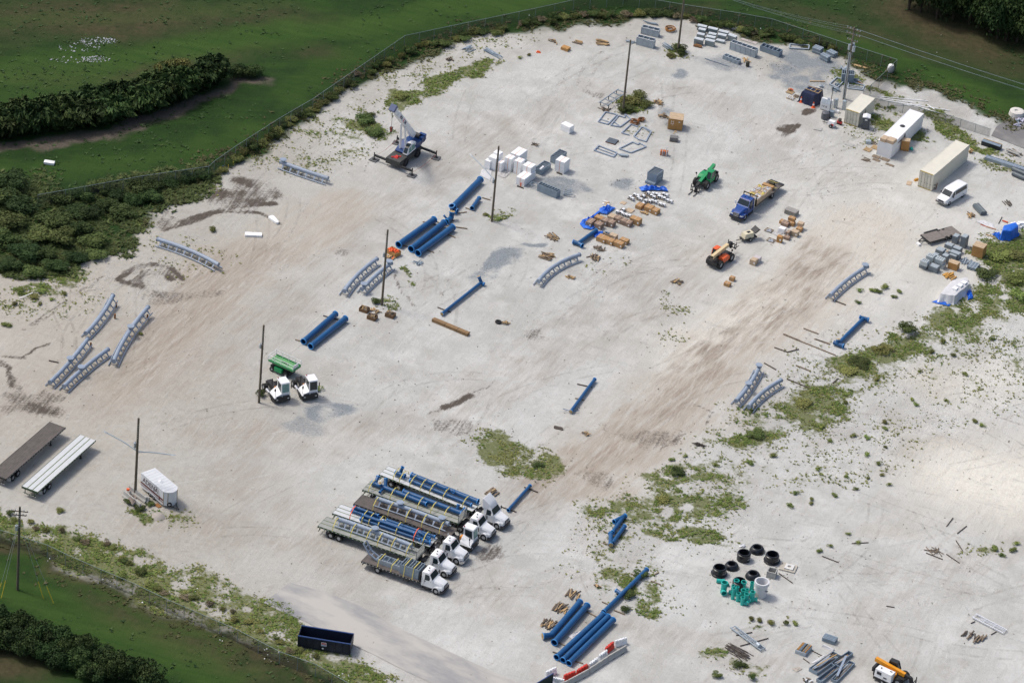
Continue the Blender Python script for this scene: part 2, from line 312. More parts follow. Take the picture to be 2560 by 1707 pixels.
damp0 = np.maximum(blob(2340, 960, 70, 40, .5), blob(2330, 1110, 110, 22, .4)); damp_shade = np.maximum(damp0*.6, blob(2260, 1060, 60, 30, .6)*.4)
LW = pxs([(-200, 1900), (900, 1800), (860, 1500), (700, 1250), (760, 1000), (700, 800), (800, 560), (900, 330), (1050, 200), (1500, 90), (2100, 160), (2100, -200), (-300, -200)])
damp_shade = np.maximum(damp_shade, (1-sst(sdf(LW)+N2*14, -22, 16))*.74); damp_shade = np.maximum(damp_shade, blob(2010, 165, 130, 40, .5)*.8)  # LW term darkens left and back sand to stand in for cloud shade
band0 = np.maximum(1-sst(line_d(pxs([(-60, 200), (120, 178), (320, 150), (560, 112), (800, 78), (1012, 40), (1250, 5), (1500, -40)])), 1.5, 6.5), blob(120, 205, 200, 26, .6)*.8); band0 = np.maximum(band0, blob(2420, 230, 160, 30, .5, 18))
band = band0*.9
for pts, w_, k_ in (([(-40, 262), (200, 245), (420, 208)], 5, .5), ([(640, 320), (560, 375), (300, 415), (-40, 445)], 3.5, .55), ([(-40, 1440), (250, 1560), (450, 1650), (600, 1720)], 4, .8), ([(60, 1400), (300, 1500), (560, 1620)], 1.5, .5), ([(700, 230), (850, 150), (1000, 95)], 3, .5), ([(0, 60), (400, 45), (800, 10)], 2, .35), ([(2050, 90), (2250, 160), (2560, 270)], 3, .6)): band = np.maximum(band, (1-sst(line_d(pxs(pts))+N1*2, w_*.4, w_*1.5))*k_)
bright = np.maximum(blob(1850, 800, 190, 75, .8, -35)*.8, blob(2500, 1200, 190, 90, .8)); bright = np.maximum(bright, blob(2440, 960, 160, 60, .8)*.5); bright = np.maximum(bright, blob(2150, 620, 330, 200, .8)*.42)  # pools of sunlight painted into the sand as a paler, creamier colour
BT = pxs([(1380, 1225), (1480, 1175), (1600, 1085), (1720, 975), (1840, 850), (1960, 735), (2060, 640)]); brown = (1-sst(line_d(BT)+N2*6, 1.5, 7.5))*np.clip(.8+N1*1.5, .2, 1)
brown = np.maximum(brown, (1-sst(line_d(pxs([(300, 950), (380, 860), (450, 775), (540, 700), (640, 640)]))+N2*5, 1.5, 7))*.75)
for pts, w_, k_ in (([(-40, 1010), (150, 990), (330, 950), (520, 880), (680, 730), (860, 560), (1060, 430), (1250, 330)], 6, .42), ([(560, 1090), (780, 1110), (980, 1070), (1180, 985), (1400, 850), (1620, 720), (1850, 560)], 4.5, .45), ([(380, 1290), (640, 1330), (900, 1420), (1240, 1480), (1600, 1590), (1900, 1640)], 5, .38), ([(620, 1090), (600, 1200), (680, 1330), (860, 1450)], 4, .35), ([(1250, 330), (1480, 240), (1700, 215), (1900, 300), (2100, 420)], 5, .3), ([(2560, 1330), (2350, 1420), (2200, 1560), (2150, 1720)], 4, .3), ([(1330, 1560), (1500, 1400), (1560, 1200)], 3, .3)): brown = np.maximum(brown, (1-sst(line_d(pxs(pts))+N2*7, w_*.3, w_*1.6))*k_*np.clip(.75+N1*2, .2, 1.1))
brown = np.maximum(brown, blob(860, 620, 90, 22, .6)*.35); brown = np.maximum(brown, blob(1730, 700, 60, 40, .6)*.45)
ZZ = .05*fbm(X, Y, 2.2, 3)*(np.abs(X) < 400)*(np.abs(Y) < 400)
gm = bpy.data.meshes.new('ground'); nx, ny = len(GX), len(GY)
gm.vertices.add(nx*ny); gm.vertices.foreach_set('co', np.stack([X, Y, ZZ-.02], 1).ravel().astype(np.float32))
ii = (np.arange(ny-1)[:, None]*nx+np.arange(nx-1)[None, :]).ravel(); F = np.stack([ii, ii+1, ii+nx+1, ii+nx], 1).ravel()
gm.loops.add(len(F)); gm.loops.foreach_set('vertex_index', F.astype(np.int32)); gm.polygons.add(len(ii))
gm.polygons.foreach_set('loop_start', (np.arange(len(ii))*4).astype(np.int32)); gm.update(); gm.validate()
gm.polygons.foreach_set('use_smooth', np.ones(len(gm.polygons), bool))
for nm, ch in (('zone_a', (grass, dry, scrub, bank)), ('zone_b', (dark, tan, grav, damp_shade)), ('zone_c', (band, bright, brown, damp_shade))):
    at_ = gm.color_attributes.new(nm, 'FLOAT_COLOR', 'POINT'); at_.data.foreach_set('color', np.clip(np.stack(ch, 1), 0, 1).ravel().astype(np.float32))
gmat = bpy.data.materials.new('sandy_ground'); gmat.use_nodes = True; n = gmat.node_tree.nodes; l = gmat.node_tree.links; bs = n['Principled BSDF']; bs.inputs['Roughness'].default_value = .95
bs.inputs['Specular IOR Level'].default_value = .15
def attr(nm):
    a = n.new('ShaderNodeAttribute'); a.attribute_name = nm; s = n.new('ShaderNodeSeparateColor'); l.new(a.outputs['Color'], s.inputs[0]); return s.outputs[0], s.outputs[1], s.outputs[2], a.outputs['Alpha']
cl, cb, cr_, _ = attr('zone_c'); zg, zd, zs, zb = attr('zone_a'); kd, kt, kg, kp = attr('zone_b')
tc = n.new('ShaderNodeTexCoord')
def noise(scale, det=6, rough=.6, stretch=None, off=0):
    q = n.new('ShaderNodeTexNoise'); q.inputs['Scale'].default_value = scale; q.inputs['Detail'].default_value = det; q.inputs['Roughness'].default_value = rough
    mp = n.new('ShaderNodeMapping'); mp.inputs['Location'].default_value = (off, off*1.7, off*.3)
    if stretch: mp.vector_type = 'TEXTURE'; mp.inputs['Rotation'].default_value = (0, 0, stretch[0]); mp.inputs['Scale'].default_value = (stretch[1], 1, 1)
    l.new(tc.outputs['Object'], mp.inputs[0]); l.new(mp.outputs[0], q.inputs['Vector']); return q.outputs['Fac']
def rng(v, a, b, c=0., d=1.):
    q = n.new('ShaderNodeMapRange'); q.inputs[1].default_value = a; q.inputs[2].default_value = b; q.inputs[3].default_value = c; q.inputs[4].default_value = d; l.new(v, q.inputs[0]); return q.outputs[0]
def mth(op, a, b):
    q = n.new('ShaderNodeMath'); q.operation = op; q.use_clamp = True
    for i, v in enumerate((a, b)):
        if isinstance(v, (int, float)): q.inputs[i].default_value = v
        else: l.new(v, q.inputs[i])
    return q.outputs[0]
def mix(f, a, b):
    q = n.new('ShaderNodeMix'); q.data_type = 'RGBA'
    for s_, v in ((0, f), (6, a), (7, b)):
        if isinstance(v, tuple): q.inputs[s_].default_value = (*v, 1)
        elif isinstance(v, (int, float)): q.inputs[s_].default_value = v
        else: l.new(v, q.inputs[s_])
    return q.outputs[2]
def mth2(a, b):
    q = n.new('ShaderNodeMath'); q.operation = 'ADD'; l.new(a, q.inputs[0]); l.new(b, q.inputs[1]); return q.outputs[0]
big = noise(.045, 6, .62); mid = noise(.30, 8, .68, off=9); fine = noise(2.6, 7, .72, off=4); grit = noise(8, 4, .7, off=2); mot = noise(1.0, 7, .7, off=17)
str1 = noise(1.2, 8, .72, (DA, 9), 3); str2 = noise(2.2, 6, .65, (DA+.2, 10), 13); str3 = noise(.7, 7, .68, (DB+.25, 6), 23); str4 = noise(1.6, 6, .65, (DA-.55, 8), 41)
sand = mix(rng(big, .38, .62), (.415, .404, .374), (.510, .502, .474))
sand = mix(rng(mid, .40, .66, 0, .75), sand, (.575, .562, .533))
sand = mix(mth('MULTIPLY', rng(noise(.11, 5, .6, (DA+.1, 2.5), 91), .48, .66, 0, .42), 1.), sand, (.345, .322, .288))
sand = mix(rng(noise(.16, 6, .65, off=67), .50, .68, 0, .55), sand, (.36, .335, .302))
sand = mix(rng(noise(.13, 6, .62, off=113), .54, .70, 0, .6), sand, (.63, .615, .58))
sand = mix(rng(mot, .50, .72, 0, .40), sand, (.36, .335, .30))
sand = mix(mth('MULTIPLY', kp, rng(mid, .2, .7, .6, 1.1)), sand, mix(rng(mot, .35, .65), (.31, .278, .228), (.43, .395, .34)))  # darker sand: damp patches plus painted cloud shade
sand = mix(mth('MULTIPLY', rng(kt, 0, 1), rng(str1, .28, .62, .25, 1)), sand, (.450, .390, .318))
sand = mix(mth('MULTIPLY', cb, rng(mot, .2, .6, .4, 1)), sand, (.72, .675, .59))  # painted sunlight: paler sand colour
sand = mix(mth('MULTIPLY', cr_, rng(str1, .33, .60, .15, 1.1)), sand, mix(rng(str2, .35, .65), (.265, .215, .170), (.385, .325, .268)))
sand = mix(mth('MULTIPLY', rng(str1, .52, .74, 0, .6), rng(mid, .38, .62, .05, 1)), sand, (.325, .288, .245))
sand = mix(mth('MULTIPLY', rng(str2, .56, .72, 0, .45), rng(big, .35, .6)), sand, (.58, .57, .555))
sand = mix(mth('MULTIPLY', rng(str3, .56, .74, 0, .6), rng(noise(.08, 4, .6, off=55), .45, .6)), sand, (.345, .32, .295))
sand = mix(mth('MULTIPLY', rng(str4, .58, .74, 0, .4), rng(noise(.07, 4, .6, off=75), .45, .6)), sand, (.60, .59, .575))
sand = mix(mth('MULTIPLY', rng(fine, .56, .68), rng(mid, .42, .60, 0, .6)), sand, (.26, .23, .195))
sand = mix(rng(grit, .66, .72, 0, .5), sand, (.23, .20, .17))
gravc = mix(rng(grit, .35, .65), (.12, .135, .148), (.30, .325, .345))
sand = mix(rng(mth('ADD', mth('MULTIPLY', kg, .8), rng(fine, .25, .75, -.28, .28)), .10, .62, 0, .92), sand, gravc)
sand = mix(rng(mth('ADD', mth('MULTIPLY', kd, .85), mth2(rng(fine, .25, .75, -.30, .30), rng(str2, .3, .7, -.22, .22))), .22, .62, 0, 1), sand, mix(rng(fine, .3, .7), (.06, .048, .04), (.14, .115, .095)))
scr = mix(rng(fine, .35, .65), (.080, .100, .025), (.175, .178, .070))
sand = mix(rng(mth('ADD', mth('MULTIPLY', rng(zs, .03, .95), .62), rng(mot, .25, .75, -.3, .3)), .3, .55, 0, .92), sand, scr)
gg = mix(rng(mid, .3, .7), (.0105, .030, .0065), (.022, .056, .0105)); gg = mix(rng(mot, .45, .65, 0, .6), gg, (.020, .036, .013)); gg = mix(rng(fine, .5, .7, 0, .5), gg, (.027, .052, .014))  # field greens darkened in place of cloud shade over the grass
gg = mix(rng(noise(.5, 6, .65, (.15, 8), 31), .5, .68, 0, .7), gg, (.030, .064, .013))
gg = mix(mth('MULTIPLY', zd, rng(mid, .25, .6, .4, 1.1)), gg, mix(rng(mot, .3, .7), (.038, .036, .018), (.080, .066, .036)))
gg = mix(mth('MULTIPLY', cl, .75), gg, mix(rng(str3, .35, .65), (.030, .070, .012), (.052, .094, .019)))
gg = mix(zb, gg, mix(rng(fine, .3, .7), (.075, .064, .053), (.135, .115, .09)))
tn = n.new('ShaderNodeMix'); tn.data_type = 'RGBA'; tn.blend_type = 'MULTIPLY'; tn.inputs[0].default_value = 1; l.new(sand, tn.inputs[6]); tn.inputs[7].default_value = (.955, .985, 1.0, 1); sand = tn.outputs[2]
allc = mix(mth('ADD', zg, mth('MULTIPLY', mth('MULTIPLY', zg, rng(zg, 1, .2)), rng(mot, .45, .6, -.3, .6))), sand, gg)
l.new(allc, bs.inputs['Base Color'])
bp = n.new('ShaderNodeBump'); bp.inputs['Strength'].default_value = .55; bp.inputs['Distance'].default_value = .12
hs = n.new('ShaderNodeMath'); hs.operation = 'ADD'; l.new(fine, hs.inputs[0]); l.new(str2, hs.inputs[1]); l.new(hs.outputs[0], bp.inputs['Height']); l.new(bp.outputs[0], bs.inputs['Normal'])
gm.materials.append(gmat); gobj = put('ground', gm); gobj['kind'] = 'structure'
def inyard(p):
    c = False; n_ = len(YARD)
    for i in range(n_):
        a, b = YARD[i], YARD[(i+1) % n_]
        if (a.y > p.y) != (b.y > p.y) and p.x < (b.x-a.x)*(p.y-a.y)/(b.y-a.y)+a.x: c = not c
    return c
# tyre tracks: faint pairs of ribbons curving over the sand
def ruts(nm, col, fac, arcs, seed):
    m = bpy.data.materials.new(nm); m.use_nodes = True; q = m.node_tree.nodes; k = m.node_tree.links; b = q['Principled BSDF']; b.inputs['Base Color'].default_value = (*col, 1); b.inputs['Roughness'].default_value = 1; b.inputs['Specular IOR Level'].default_value = 0
    tx = q.new('ShaderNodeTexCoord'); nz = q.new('ShaderNodeTexNoise'); nz.inputs['Scale'].default_value = .5; nz.inputs['Detail'].default_value = 8; nz.inputs['Roughness'].default_value = .75; k.new(tx.outputs['Object'], nz.inputs['Vector'])
    mr = q.new('ShaderNodeMapRange'); mr.inputs[1].default_value = .42; mr.inputs[2].default_value = .66; mr.inputs[4].default_value = fac; k.new(nz.outputs['Fac'], mr.inputs[0]); k.new(mr.outputs[0], b.inputs['Alpha'])
    r_ = random.Random(seed); mb = MB()
    for px, py, a0, cv, ln, w in arcs:
        p = G(px, py); a = DA+a0; pts = []
        for i in range(int(ln/.8)): pts.append(p.copy()); p = p+vec(a, .8); a += cv*.8*(1+r_.uniform(-.6, .6))
        if any(not inyard(q_) for q_ in pts): continue
        for off in (-.95, .95):
            L_ = [];
            for i, q_ in enumerate(pts):
                d = (pts[min(i+1, len(pts)-1)]-pts[max(i-1, 0)]).normalized(); s_ = Vector((-d.y, d.x, 0)); L_ += [q_+s_*(off-w/2), q_+s_*(off+w/2)]
            mb.add([(v.x, v.y, .022+.001*(len(mb.v) % 7)) for v in L_], [(2*i, 2*i+1, 2*i+3, 2*i+2) for i in range(len(pts)-1)])
    return struct(nm, mb, m)
_r = random.Random(3); arcs = [[], []]
for cx, cy, rx, ry, k_, sp in ((900, 900, 500, 250, 16, .5), (1700, 900, 450, 200, 22, .35), (2250, 1480, 280, 150, 26, 3), (1350, 330, 350, 150, 14, .6), (1900, 430, 250, 120, 12, .8), (900, 1450, 450, 130, 14, .9), (250, 850, 200, 130, 16, .8), (2250, 1080, 250, 120, 14, 2.), (1250, 1420, 250, 120, 8, .9), (600, 560, 120, 120, 8, .7)):
    for i in range(k_): arcs[i % 2].append((_r.uniform(cx-rx, cx+rx), _r.uniform(cy-ry, cy+ry), _r.uniform(-sp, sp), _r.uniform(-.06, .06), _r.uniform(8, 26), _r.uniform(.28, .5)))
ruts('light_tyre_tracks', (.62, .61, .59), .26, arcs[0], 1); ruts('dark_tyre_tracks', (.26, .235, .20), .20, arcs[1], 2)
# asphalt: strip at the gate and pad behind the far fence, both half drifted over with sand
def asphalt(nm, pts, covr):
    m = mat(nm, (.2, .2, .2)); nn = m.node_tree.nodes; ll = m.node_tree.links; b = nn['Principled BSDF']
    t_ = nn.new('ShaderNodeTexCoord'); q = nn.new('ShaderNodeTexNoise'); q.inputs['Scale'].default_value = .16; q.inputs['Detail'].default_value = 9; q.inputs['Roughness'].default_value = .62
    mp = nn.new('ShaderNodeMapping'); mp.vector_type = 'TEXTURE'; mp.inputs['Rotation'].default_value = (0, 0, DB); mp.inputs['Scale'].default_value = (2.5, 1, 1)
    ll.new(t_.outputs['Object'], mp.inputs[0]); ll.new(mp.outputs[0], q.inputs['Vector'])
    r_ = nn.new('ShaderNodeMapRange'); r_.inputs[1].default_value = covr[0]; r_.inputs[2].default_value = covr[1]; ll.new(q.outputs['Fac'], r_.inputs[0])
    x = nn.new('ShaderNodeMix'); x.data_type = 'RGBA'; x.inputs[6].default_value = (*covr[2], 1); x.inputs[7].default_value = (.44, .425, .39, 1); ll.new(r_.outputs[0], x.inputs[0]); ll.new(x.outputs[2], b.inputs['Base Color'])
    b.inputs['Roughness'].default_value = .9; poly = pxs(pts); mb = MB()
    mb.add([(p.x, p.y, .034) for p in poly], [tuple(range(len(poly)))]); return struct(nm, mb, m)
asphalt('asphalt_road', [(659, 1506), (724, 1456), (800, 1475), (896, 1512), (994, 1567), (1116, 1625), (1295, 1707), (1420, 1770), (1150, 1770), (1080, 1707), (1012, 1676), (937, 1637), (807, 1577), (759, 1551), (700, 1527)], (.37, .56, (.25, .25, .26)))
asphalt('asphalt_pad', [(2490, 318), (2525, 294), (2600, 300), (2750, 330), (2750, 420), (2560, 372), (2478, 340)], (.5, .75, (.17, .165, .165)))
# ------------------------------------------------------------------ fences
mnet = bpy.data.materials.new('chain_link'); mnet.use_nodes = True; nn = mnet.node_tree.nodes; ll = mnet.node_tree.links; nn.remove(nn['Principled BSDF'])
df = nn.new('ShaderNodeBsdfDiffuse'); df.inputs[0].default_value = (.06, .06, .06, 1); tr = nn.new('ShaderNodeBsdfTransparent'); mxs = nn.new('ShaderNodeMixShader')
mxs.inputs[0].default_value = .42; ll.new(tr.outputs[0], mxs.inputs[1]); ll.new(df.outputs[0], mxs.inputs[2]); ll.new(mxs.outputs[0], nn['Material Output'].inputs[0])
RAIL = mat('fence_rail_zinc', (.22, .27, .27), .5, .2)
def fence(label, tops, h=2.0, step=3.0, rails=True):
    P = [G(x, y, h) for x, y in tops]; o = P[0].copy(); o.z = 0; th = thing('chain_link_fence', label, 'fence', o)
    rail = MB(); net = MB(); key = ('post', h)
    if key not in _cache: _cache[key] = MB().cyl((0, 0, 0), (0, 0, h+.05), .04, n=6).mesh('post', RAIL)
    rail.tube([p-o for p in P], .032, 6)
    for a, b in zip(P[:-1], P[1:]):
        a = a-o; b = b-o; net.quad((a.x, a.y, .03), (b.x, b.y, .03), (b.x, b.y, h), (a.x, a.y, h)); L = (b-a).length; k = max(1, round(L/step))
        for i in range(k): q = a.lerp(b, i/k); put('post', _cache[key], th, (q.x, q.y, 0))
    part(th, 'top_rail', rail, RAIL); part(th, 'wire_mesh', net, mnet); return th
fence('grey chain link fence between the yard and the lower-left grass', [(-40, 1312), (0, 1324), (48, 1339), (119, 1362), (164, 1384), (253, 1423), (333, 1457), (417, 1497), (595, 1574), (700, 1628), (790, 1660), (872, 1707), (960, 1755)])
fence('long chain link fence along the upper-left grass field, rounding the back', [(95, 487), (164, 475), (356, 440), (522, 416), (536, 403), (589, 366), (700, 295), (783, 247), (1012, 90), (1086, 74), (1340, 21), (1435, 0), (1560, -14), (1640, 0), (1711, 12), (1848, 33), (1931, 48), (2009, 74), (2134, 115), (2242, 149)], 2.1)
fence('chain link fence leg running down from the far corner to the long white pipes', [(2243, 150), (2200, 192), (2158, 230)], 2.1)
fence('low sagging fence line behind the white container and brown scrub', [(2185, 245), (2259, 262), (2366, 286), (2477, 323)], 1.5)
# ------------------------------------------------------------------ vegetation
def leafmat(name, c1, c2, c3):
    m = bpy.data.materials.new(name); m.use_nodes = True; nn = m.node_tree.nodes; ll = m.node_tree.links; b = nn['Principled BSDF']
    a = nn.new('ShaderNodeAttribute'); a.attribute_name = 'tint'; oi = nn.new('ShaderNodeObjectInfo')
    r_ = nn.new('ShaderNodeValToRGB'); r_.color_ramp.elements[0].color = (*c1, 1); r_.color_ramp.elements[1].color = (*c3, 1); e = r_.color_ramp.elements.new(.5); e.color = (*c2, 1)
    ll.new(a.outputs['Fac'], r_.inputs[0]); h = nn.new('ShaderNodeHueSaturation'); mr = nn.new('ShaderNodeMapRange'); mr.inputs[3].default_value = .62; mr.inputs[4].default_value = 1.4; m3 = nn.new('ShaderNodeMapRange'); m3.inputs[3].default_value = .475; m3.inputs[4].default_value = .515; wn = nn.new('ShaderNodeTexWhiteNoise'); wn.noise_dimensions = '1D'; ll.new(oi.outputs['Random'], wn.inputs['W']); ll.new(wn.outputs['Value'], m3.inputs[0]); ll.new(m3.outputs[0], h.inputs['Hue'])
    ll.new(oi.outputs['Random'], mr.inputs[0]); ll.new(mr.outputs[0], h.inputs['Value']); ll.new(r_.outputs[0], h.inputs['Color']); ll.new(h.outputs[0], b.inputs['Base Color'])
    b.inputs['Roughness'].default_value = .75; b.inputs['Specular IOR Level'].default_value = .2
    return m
LF_DARK = leafmat('dark_leaves', (.013, .027, .008), (.028, .054, .015), (.062, .095, .027))
LF_MID = leafmat('mid_leaves', (.030, .052, .014), (.065, .098, .028), (.125, .155, .05))
LF_OLV = leafmat('olive_leaves', (.070, .090, .022), (.132, .150, .042), (.225, .225, .085))
LF_BRT = leafmat('bright_leaves', (.08, .125, .028), (.16, .22, .055), (.27, .31, .10))
LF_DRY = leafmat('dry_stalks', (.10, .085, .05), (.18, .15, .09), (.29, .245, .16))
LF_RGH = leafmat('rough_grass_blades', (.036, .046, .016), (.066, .076, .028), (.115, .112, .052))
LF_TH = leafmat('thicket_leaves', (.020, .034, .010), (.042, .062, .018), (.085, .105, .034))
LF_YG = leafmat('yellow_green_weeds', (.050, .084, .016), (.10, .145, .031), (.18, .21, .062))
BARK = mat('bark', (.06, .045, .032), .95, 0, .3, 3)
def crown_mesh(name, seed, lobes, nleaf, ls, m, rx=1., rz=1., z0=.15, upright=.0):
    """leaf-sized faces on and in a cluster of lobes; unit size (radius ~1, height ~1.6)"""
    r = np.random.RandomState(seed); L = []
    for i in range(lobes):
        a = r.rand()*6.283; d = math.sqrt(r.rand())*.68; L.append((d*math.cos(a)*rx, d*math.sin(a)*rx, z0+.35+r.rand()*.75*rz*(1-.45*d), .30+.26*r.rand()))
    V = []; Fc = []; T = []
    for i in range(nleaf):
        c = L[r.randint(lobes)]; u = r.normal(size=3); u /= np.linalg.norm(u); u[2] = abs(u[2]) if r.rand() < .72 else u[2]
        rad = c[3]*(.55+.5*r.rand()**.5); p = np.array(c[:3])+u*rad*np.array([1, 1, .85])
        if p[2] < .03: p[2] = .03+.1*r.rand()
        nrm = u*.7+r.normal(size=3)*.45; nrm /= np.linalg.norm(nrm); t1 = np.cross(nrm, r.normal(size=3)); t1 /= np.linalg.norm(t1)
        if upright: t1 = t1*(1-upright)+np.array([0, 0, upright]); t1 /= np.linalg.norm(t1)
        t2 = np.cross(nrm, t1); t2 /= np.linalg.norm(t2)+1e-6; s = ls*(.6+.8*r.rand()); o = len(V)
        V += [p-t1*s, p+t2*s*.5, p+t1*s+nrm*s*-.25, p-t2*s*.5]; Fc.append((o, o+1, o+2, o+3))
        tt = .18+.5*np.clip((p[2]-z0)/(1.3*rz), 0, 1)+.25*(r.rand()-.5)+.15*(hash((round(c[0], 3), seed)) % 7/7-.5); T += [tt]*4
    me = bpy.data.meshes.new(name); me.from_pydata([tuple(v) for v in V], [], Fc); a = me.attributes.new('tint', 'FLOAT', 'POINT'); a.data.foreach_set('value', np.clip(T, 0, 1).astype(np.float32)); me.materials.append(m); return me
def plume_mesh(name, seed, plumes, m, ls=.145):
    """arching feathery stems, as of a bamboo-like screen shrub"""
    r = np.random.RandomState(seed); V = []; Fc = []; T = []
    for i in range(plumes):
        a = r.rand()*6.283; d = r.rand()**.6*.75; b = np.array([d*math.cos(a)*.6, d*math.sin(a)*.6, 0]); hh = 1.0+.65*r.rand()-.35*d; out = np.array([math.cos(a), math.sin(a), 0])*(.25+.5*r.rand()); base = r.rand()*.3
        for q in range(22):
            t = .25+.75*q/21; p = b+np.array([0, 0, hh*(t-.28*t**4)])+out*t**2.2*.75+r.normal(size=3)*.06
            dr = np.array([0, 0, .8-1.3*t**2])+out*(.5+t)+r.normal(size=3)*.35; dr /= np.linalg.norm(dr); sd_ = np.cross(dr, r.normal(size=3)); sd_ /= np.linalg.norm(sd_)
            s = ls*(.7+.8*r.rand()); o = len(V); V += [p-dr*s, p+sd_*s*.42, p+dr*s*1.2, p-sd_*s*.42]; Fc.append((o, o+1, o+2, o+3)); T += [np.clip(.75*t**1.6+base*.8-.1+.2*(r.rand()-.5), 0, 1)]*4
    me = bpy.data.meshes.new(name); me.from_pydata([tuple(v) for v in V], [], Fc); at = me.attributes.new('tint', 'FLOAT', 'POINT'); at.data.foreach_set('value', np.array(T, np.float32)); me.materials.append(m); return me
TRUNK = MB()
for k in range(5):
    a = k*1.26; TRUNK.tube([(0, 0, -.02), (.05*math.cos(a), .05*math.sin(a), .35), (.28*math.cos(a), .28*math.sin(a), .85)], [.06, .045, .02], 5)
TRUNKM = TRUNK.mesh('trunk', BARK)
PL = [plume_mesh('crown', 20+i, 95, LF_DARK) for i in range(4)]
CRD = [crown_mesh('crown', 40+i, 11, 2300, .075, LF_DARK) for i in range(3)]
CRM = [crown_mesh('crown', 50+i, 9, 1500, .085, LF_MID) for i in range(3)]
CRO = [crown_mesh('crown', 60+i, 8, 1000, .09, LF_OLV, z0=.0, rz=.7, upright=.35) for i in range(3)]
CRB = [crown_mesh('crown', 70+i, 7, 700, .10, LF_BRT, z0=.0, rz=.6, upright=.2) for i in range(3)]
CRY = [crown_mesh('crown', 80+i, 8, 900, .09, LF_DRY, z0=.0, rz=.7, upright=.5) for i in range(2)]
def plant(name, cat, label, group, me, p, r, h):
    th = thing(name, label, cat, (p.x, p.y, -.03), rnd.random()*6.28, group); th.scale = (r, r, h/1.5); put('crown', me, th); put('trunk', TRUNKM, th); return th
def along(pts, n, jit):
    P = [G(*q) for q in pts]; L = [0]
    for a, b in zip(P[:-1], P[1:]): L.append(L[-1]+(b-a).length)
    out = []
    for i in range(n):
        d = L[-1]*(i+.5)/n
        k = max(j for j in range(len(L)-1) if L[j] <= d+1e-6); q = P[k].lerp(P[k+1], (d-L[k])/(L[k+1]-L[k])); out.append(q+Vector((rnd.uniform(-jit, jit), rnd.uniform(-jit, jit), 0)))
    return out
lab = 'dark feathery bamboo-like shrub in the hedge above the brown bank'
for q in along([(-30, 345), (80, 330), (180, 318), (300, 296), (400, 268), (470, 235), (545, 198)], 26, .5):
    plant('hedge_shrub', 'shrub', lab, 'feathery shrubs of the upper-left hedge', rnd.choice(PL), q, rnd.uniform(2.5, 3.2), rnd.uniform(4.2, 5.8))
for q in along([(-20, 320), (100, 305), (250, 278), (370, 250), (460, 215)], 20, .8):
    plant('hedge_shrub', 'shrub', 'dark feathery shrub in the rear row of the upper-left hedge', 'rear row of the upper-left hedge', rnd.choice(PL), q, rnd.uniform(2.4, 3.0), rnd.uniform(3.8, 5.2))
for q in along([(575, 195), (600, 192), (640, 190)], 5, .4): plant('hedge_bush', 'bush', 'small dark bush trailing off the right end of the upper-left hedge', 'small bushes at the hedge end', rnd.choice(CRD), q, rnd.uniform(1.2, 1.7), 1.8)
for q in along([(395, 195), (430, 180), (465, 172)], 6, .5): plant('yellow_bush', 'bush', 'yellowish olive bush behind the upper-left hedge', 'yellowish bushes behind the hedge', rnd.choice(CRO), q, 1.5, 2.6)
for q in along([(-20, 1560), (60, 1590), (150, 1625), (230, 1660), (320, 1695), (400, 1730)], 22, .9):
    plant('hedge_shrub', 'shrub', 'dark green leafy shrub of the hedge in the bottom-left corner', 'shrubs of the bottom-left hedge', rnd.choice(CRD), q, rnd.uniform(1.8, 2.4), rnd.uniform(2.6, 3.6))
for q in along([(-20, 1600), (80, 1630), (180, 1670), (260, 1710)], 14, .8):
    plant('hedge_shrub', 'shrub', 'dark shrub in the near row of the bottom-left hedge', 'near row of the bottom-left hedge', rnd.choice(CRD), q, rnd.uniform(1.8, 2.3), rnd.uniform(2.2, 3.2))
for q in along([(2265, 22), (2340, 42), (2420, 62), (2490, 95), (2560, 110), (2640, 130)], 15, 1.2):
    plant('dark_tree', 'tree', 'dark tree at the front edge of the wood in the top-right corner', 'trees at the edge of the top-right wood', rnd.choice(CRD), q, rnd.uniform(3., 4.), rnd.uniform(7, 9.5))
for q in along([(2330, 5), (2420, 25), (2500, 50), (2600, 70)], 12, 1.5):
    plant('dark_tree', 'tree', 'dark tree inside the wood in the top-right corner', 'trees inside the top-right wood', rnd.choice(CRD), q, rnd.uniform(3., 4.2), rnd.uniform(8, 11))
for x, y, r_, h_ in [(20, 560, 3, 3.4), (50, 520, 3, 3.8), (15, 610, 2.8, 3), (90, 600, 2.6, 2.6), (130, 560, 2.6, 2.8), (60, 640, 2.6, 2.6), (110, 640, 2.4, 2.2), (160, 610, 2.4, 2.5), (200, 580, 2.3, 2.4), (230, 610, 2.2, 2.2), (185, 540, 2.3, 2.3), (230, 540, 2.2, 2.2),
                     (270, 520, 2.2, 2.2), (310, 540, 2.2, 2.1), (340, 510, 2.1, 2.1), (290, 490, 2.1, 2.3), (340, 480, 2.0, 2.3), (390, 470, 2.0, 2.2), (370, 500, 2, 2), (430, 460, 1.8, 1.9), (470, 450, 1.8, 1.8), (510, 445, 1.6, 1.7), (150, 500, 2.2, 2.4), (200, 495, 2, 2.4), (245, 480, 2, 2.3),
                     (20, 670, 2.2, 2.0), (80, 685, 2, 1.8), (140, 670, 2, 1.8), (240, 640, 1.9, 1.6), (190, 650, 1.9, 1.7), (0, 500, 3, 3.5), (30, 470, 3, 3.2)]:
    plant('scrub_bush', 'bush', 'mid green bush in the thicket at the left edge of the sand', 'bushes of the left thicket', rnd.choice(CRM+CRD), G(x, y), r_*rnd.uniform(.85, 1.1), h_*rnd.uniform(.6, .85))
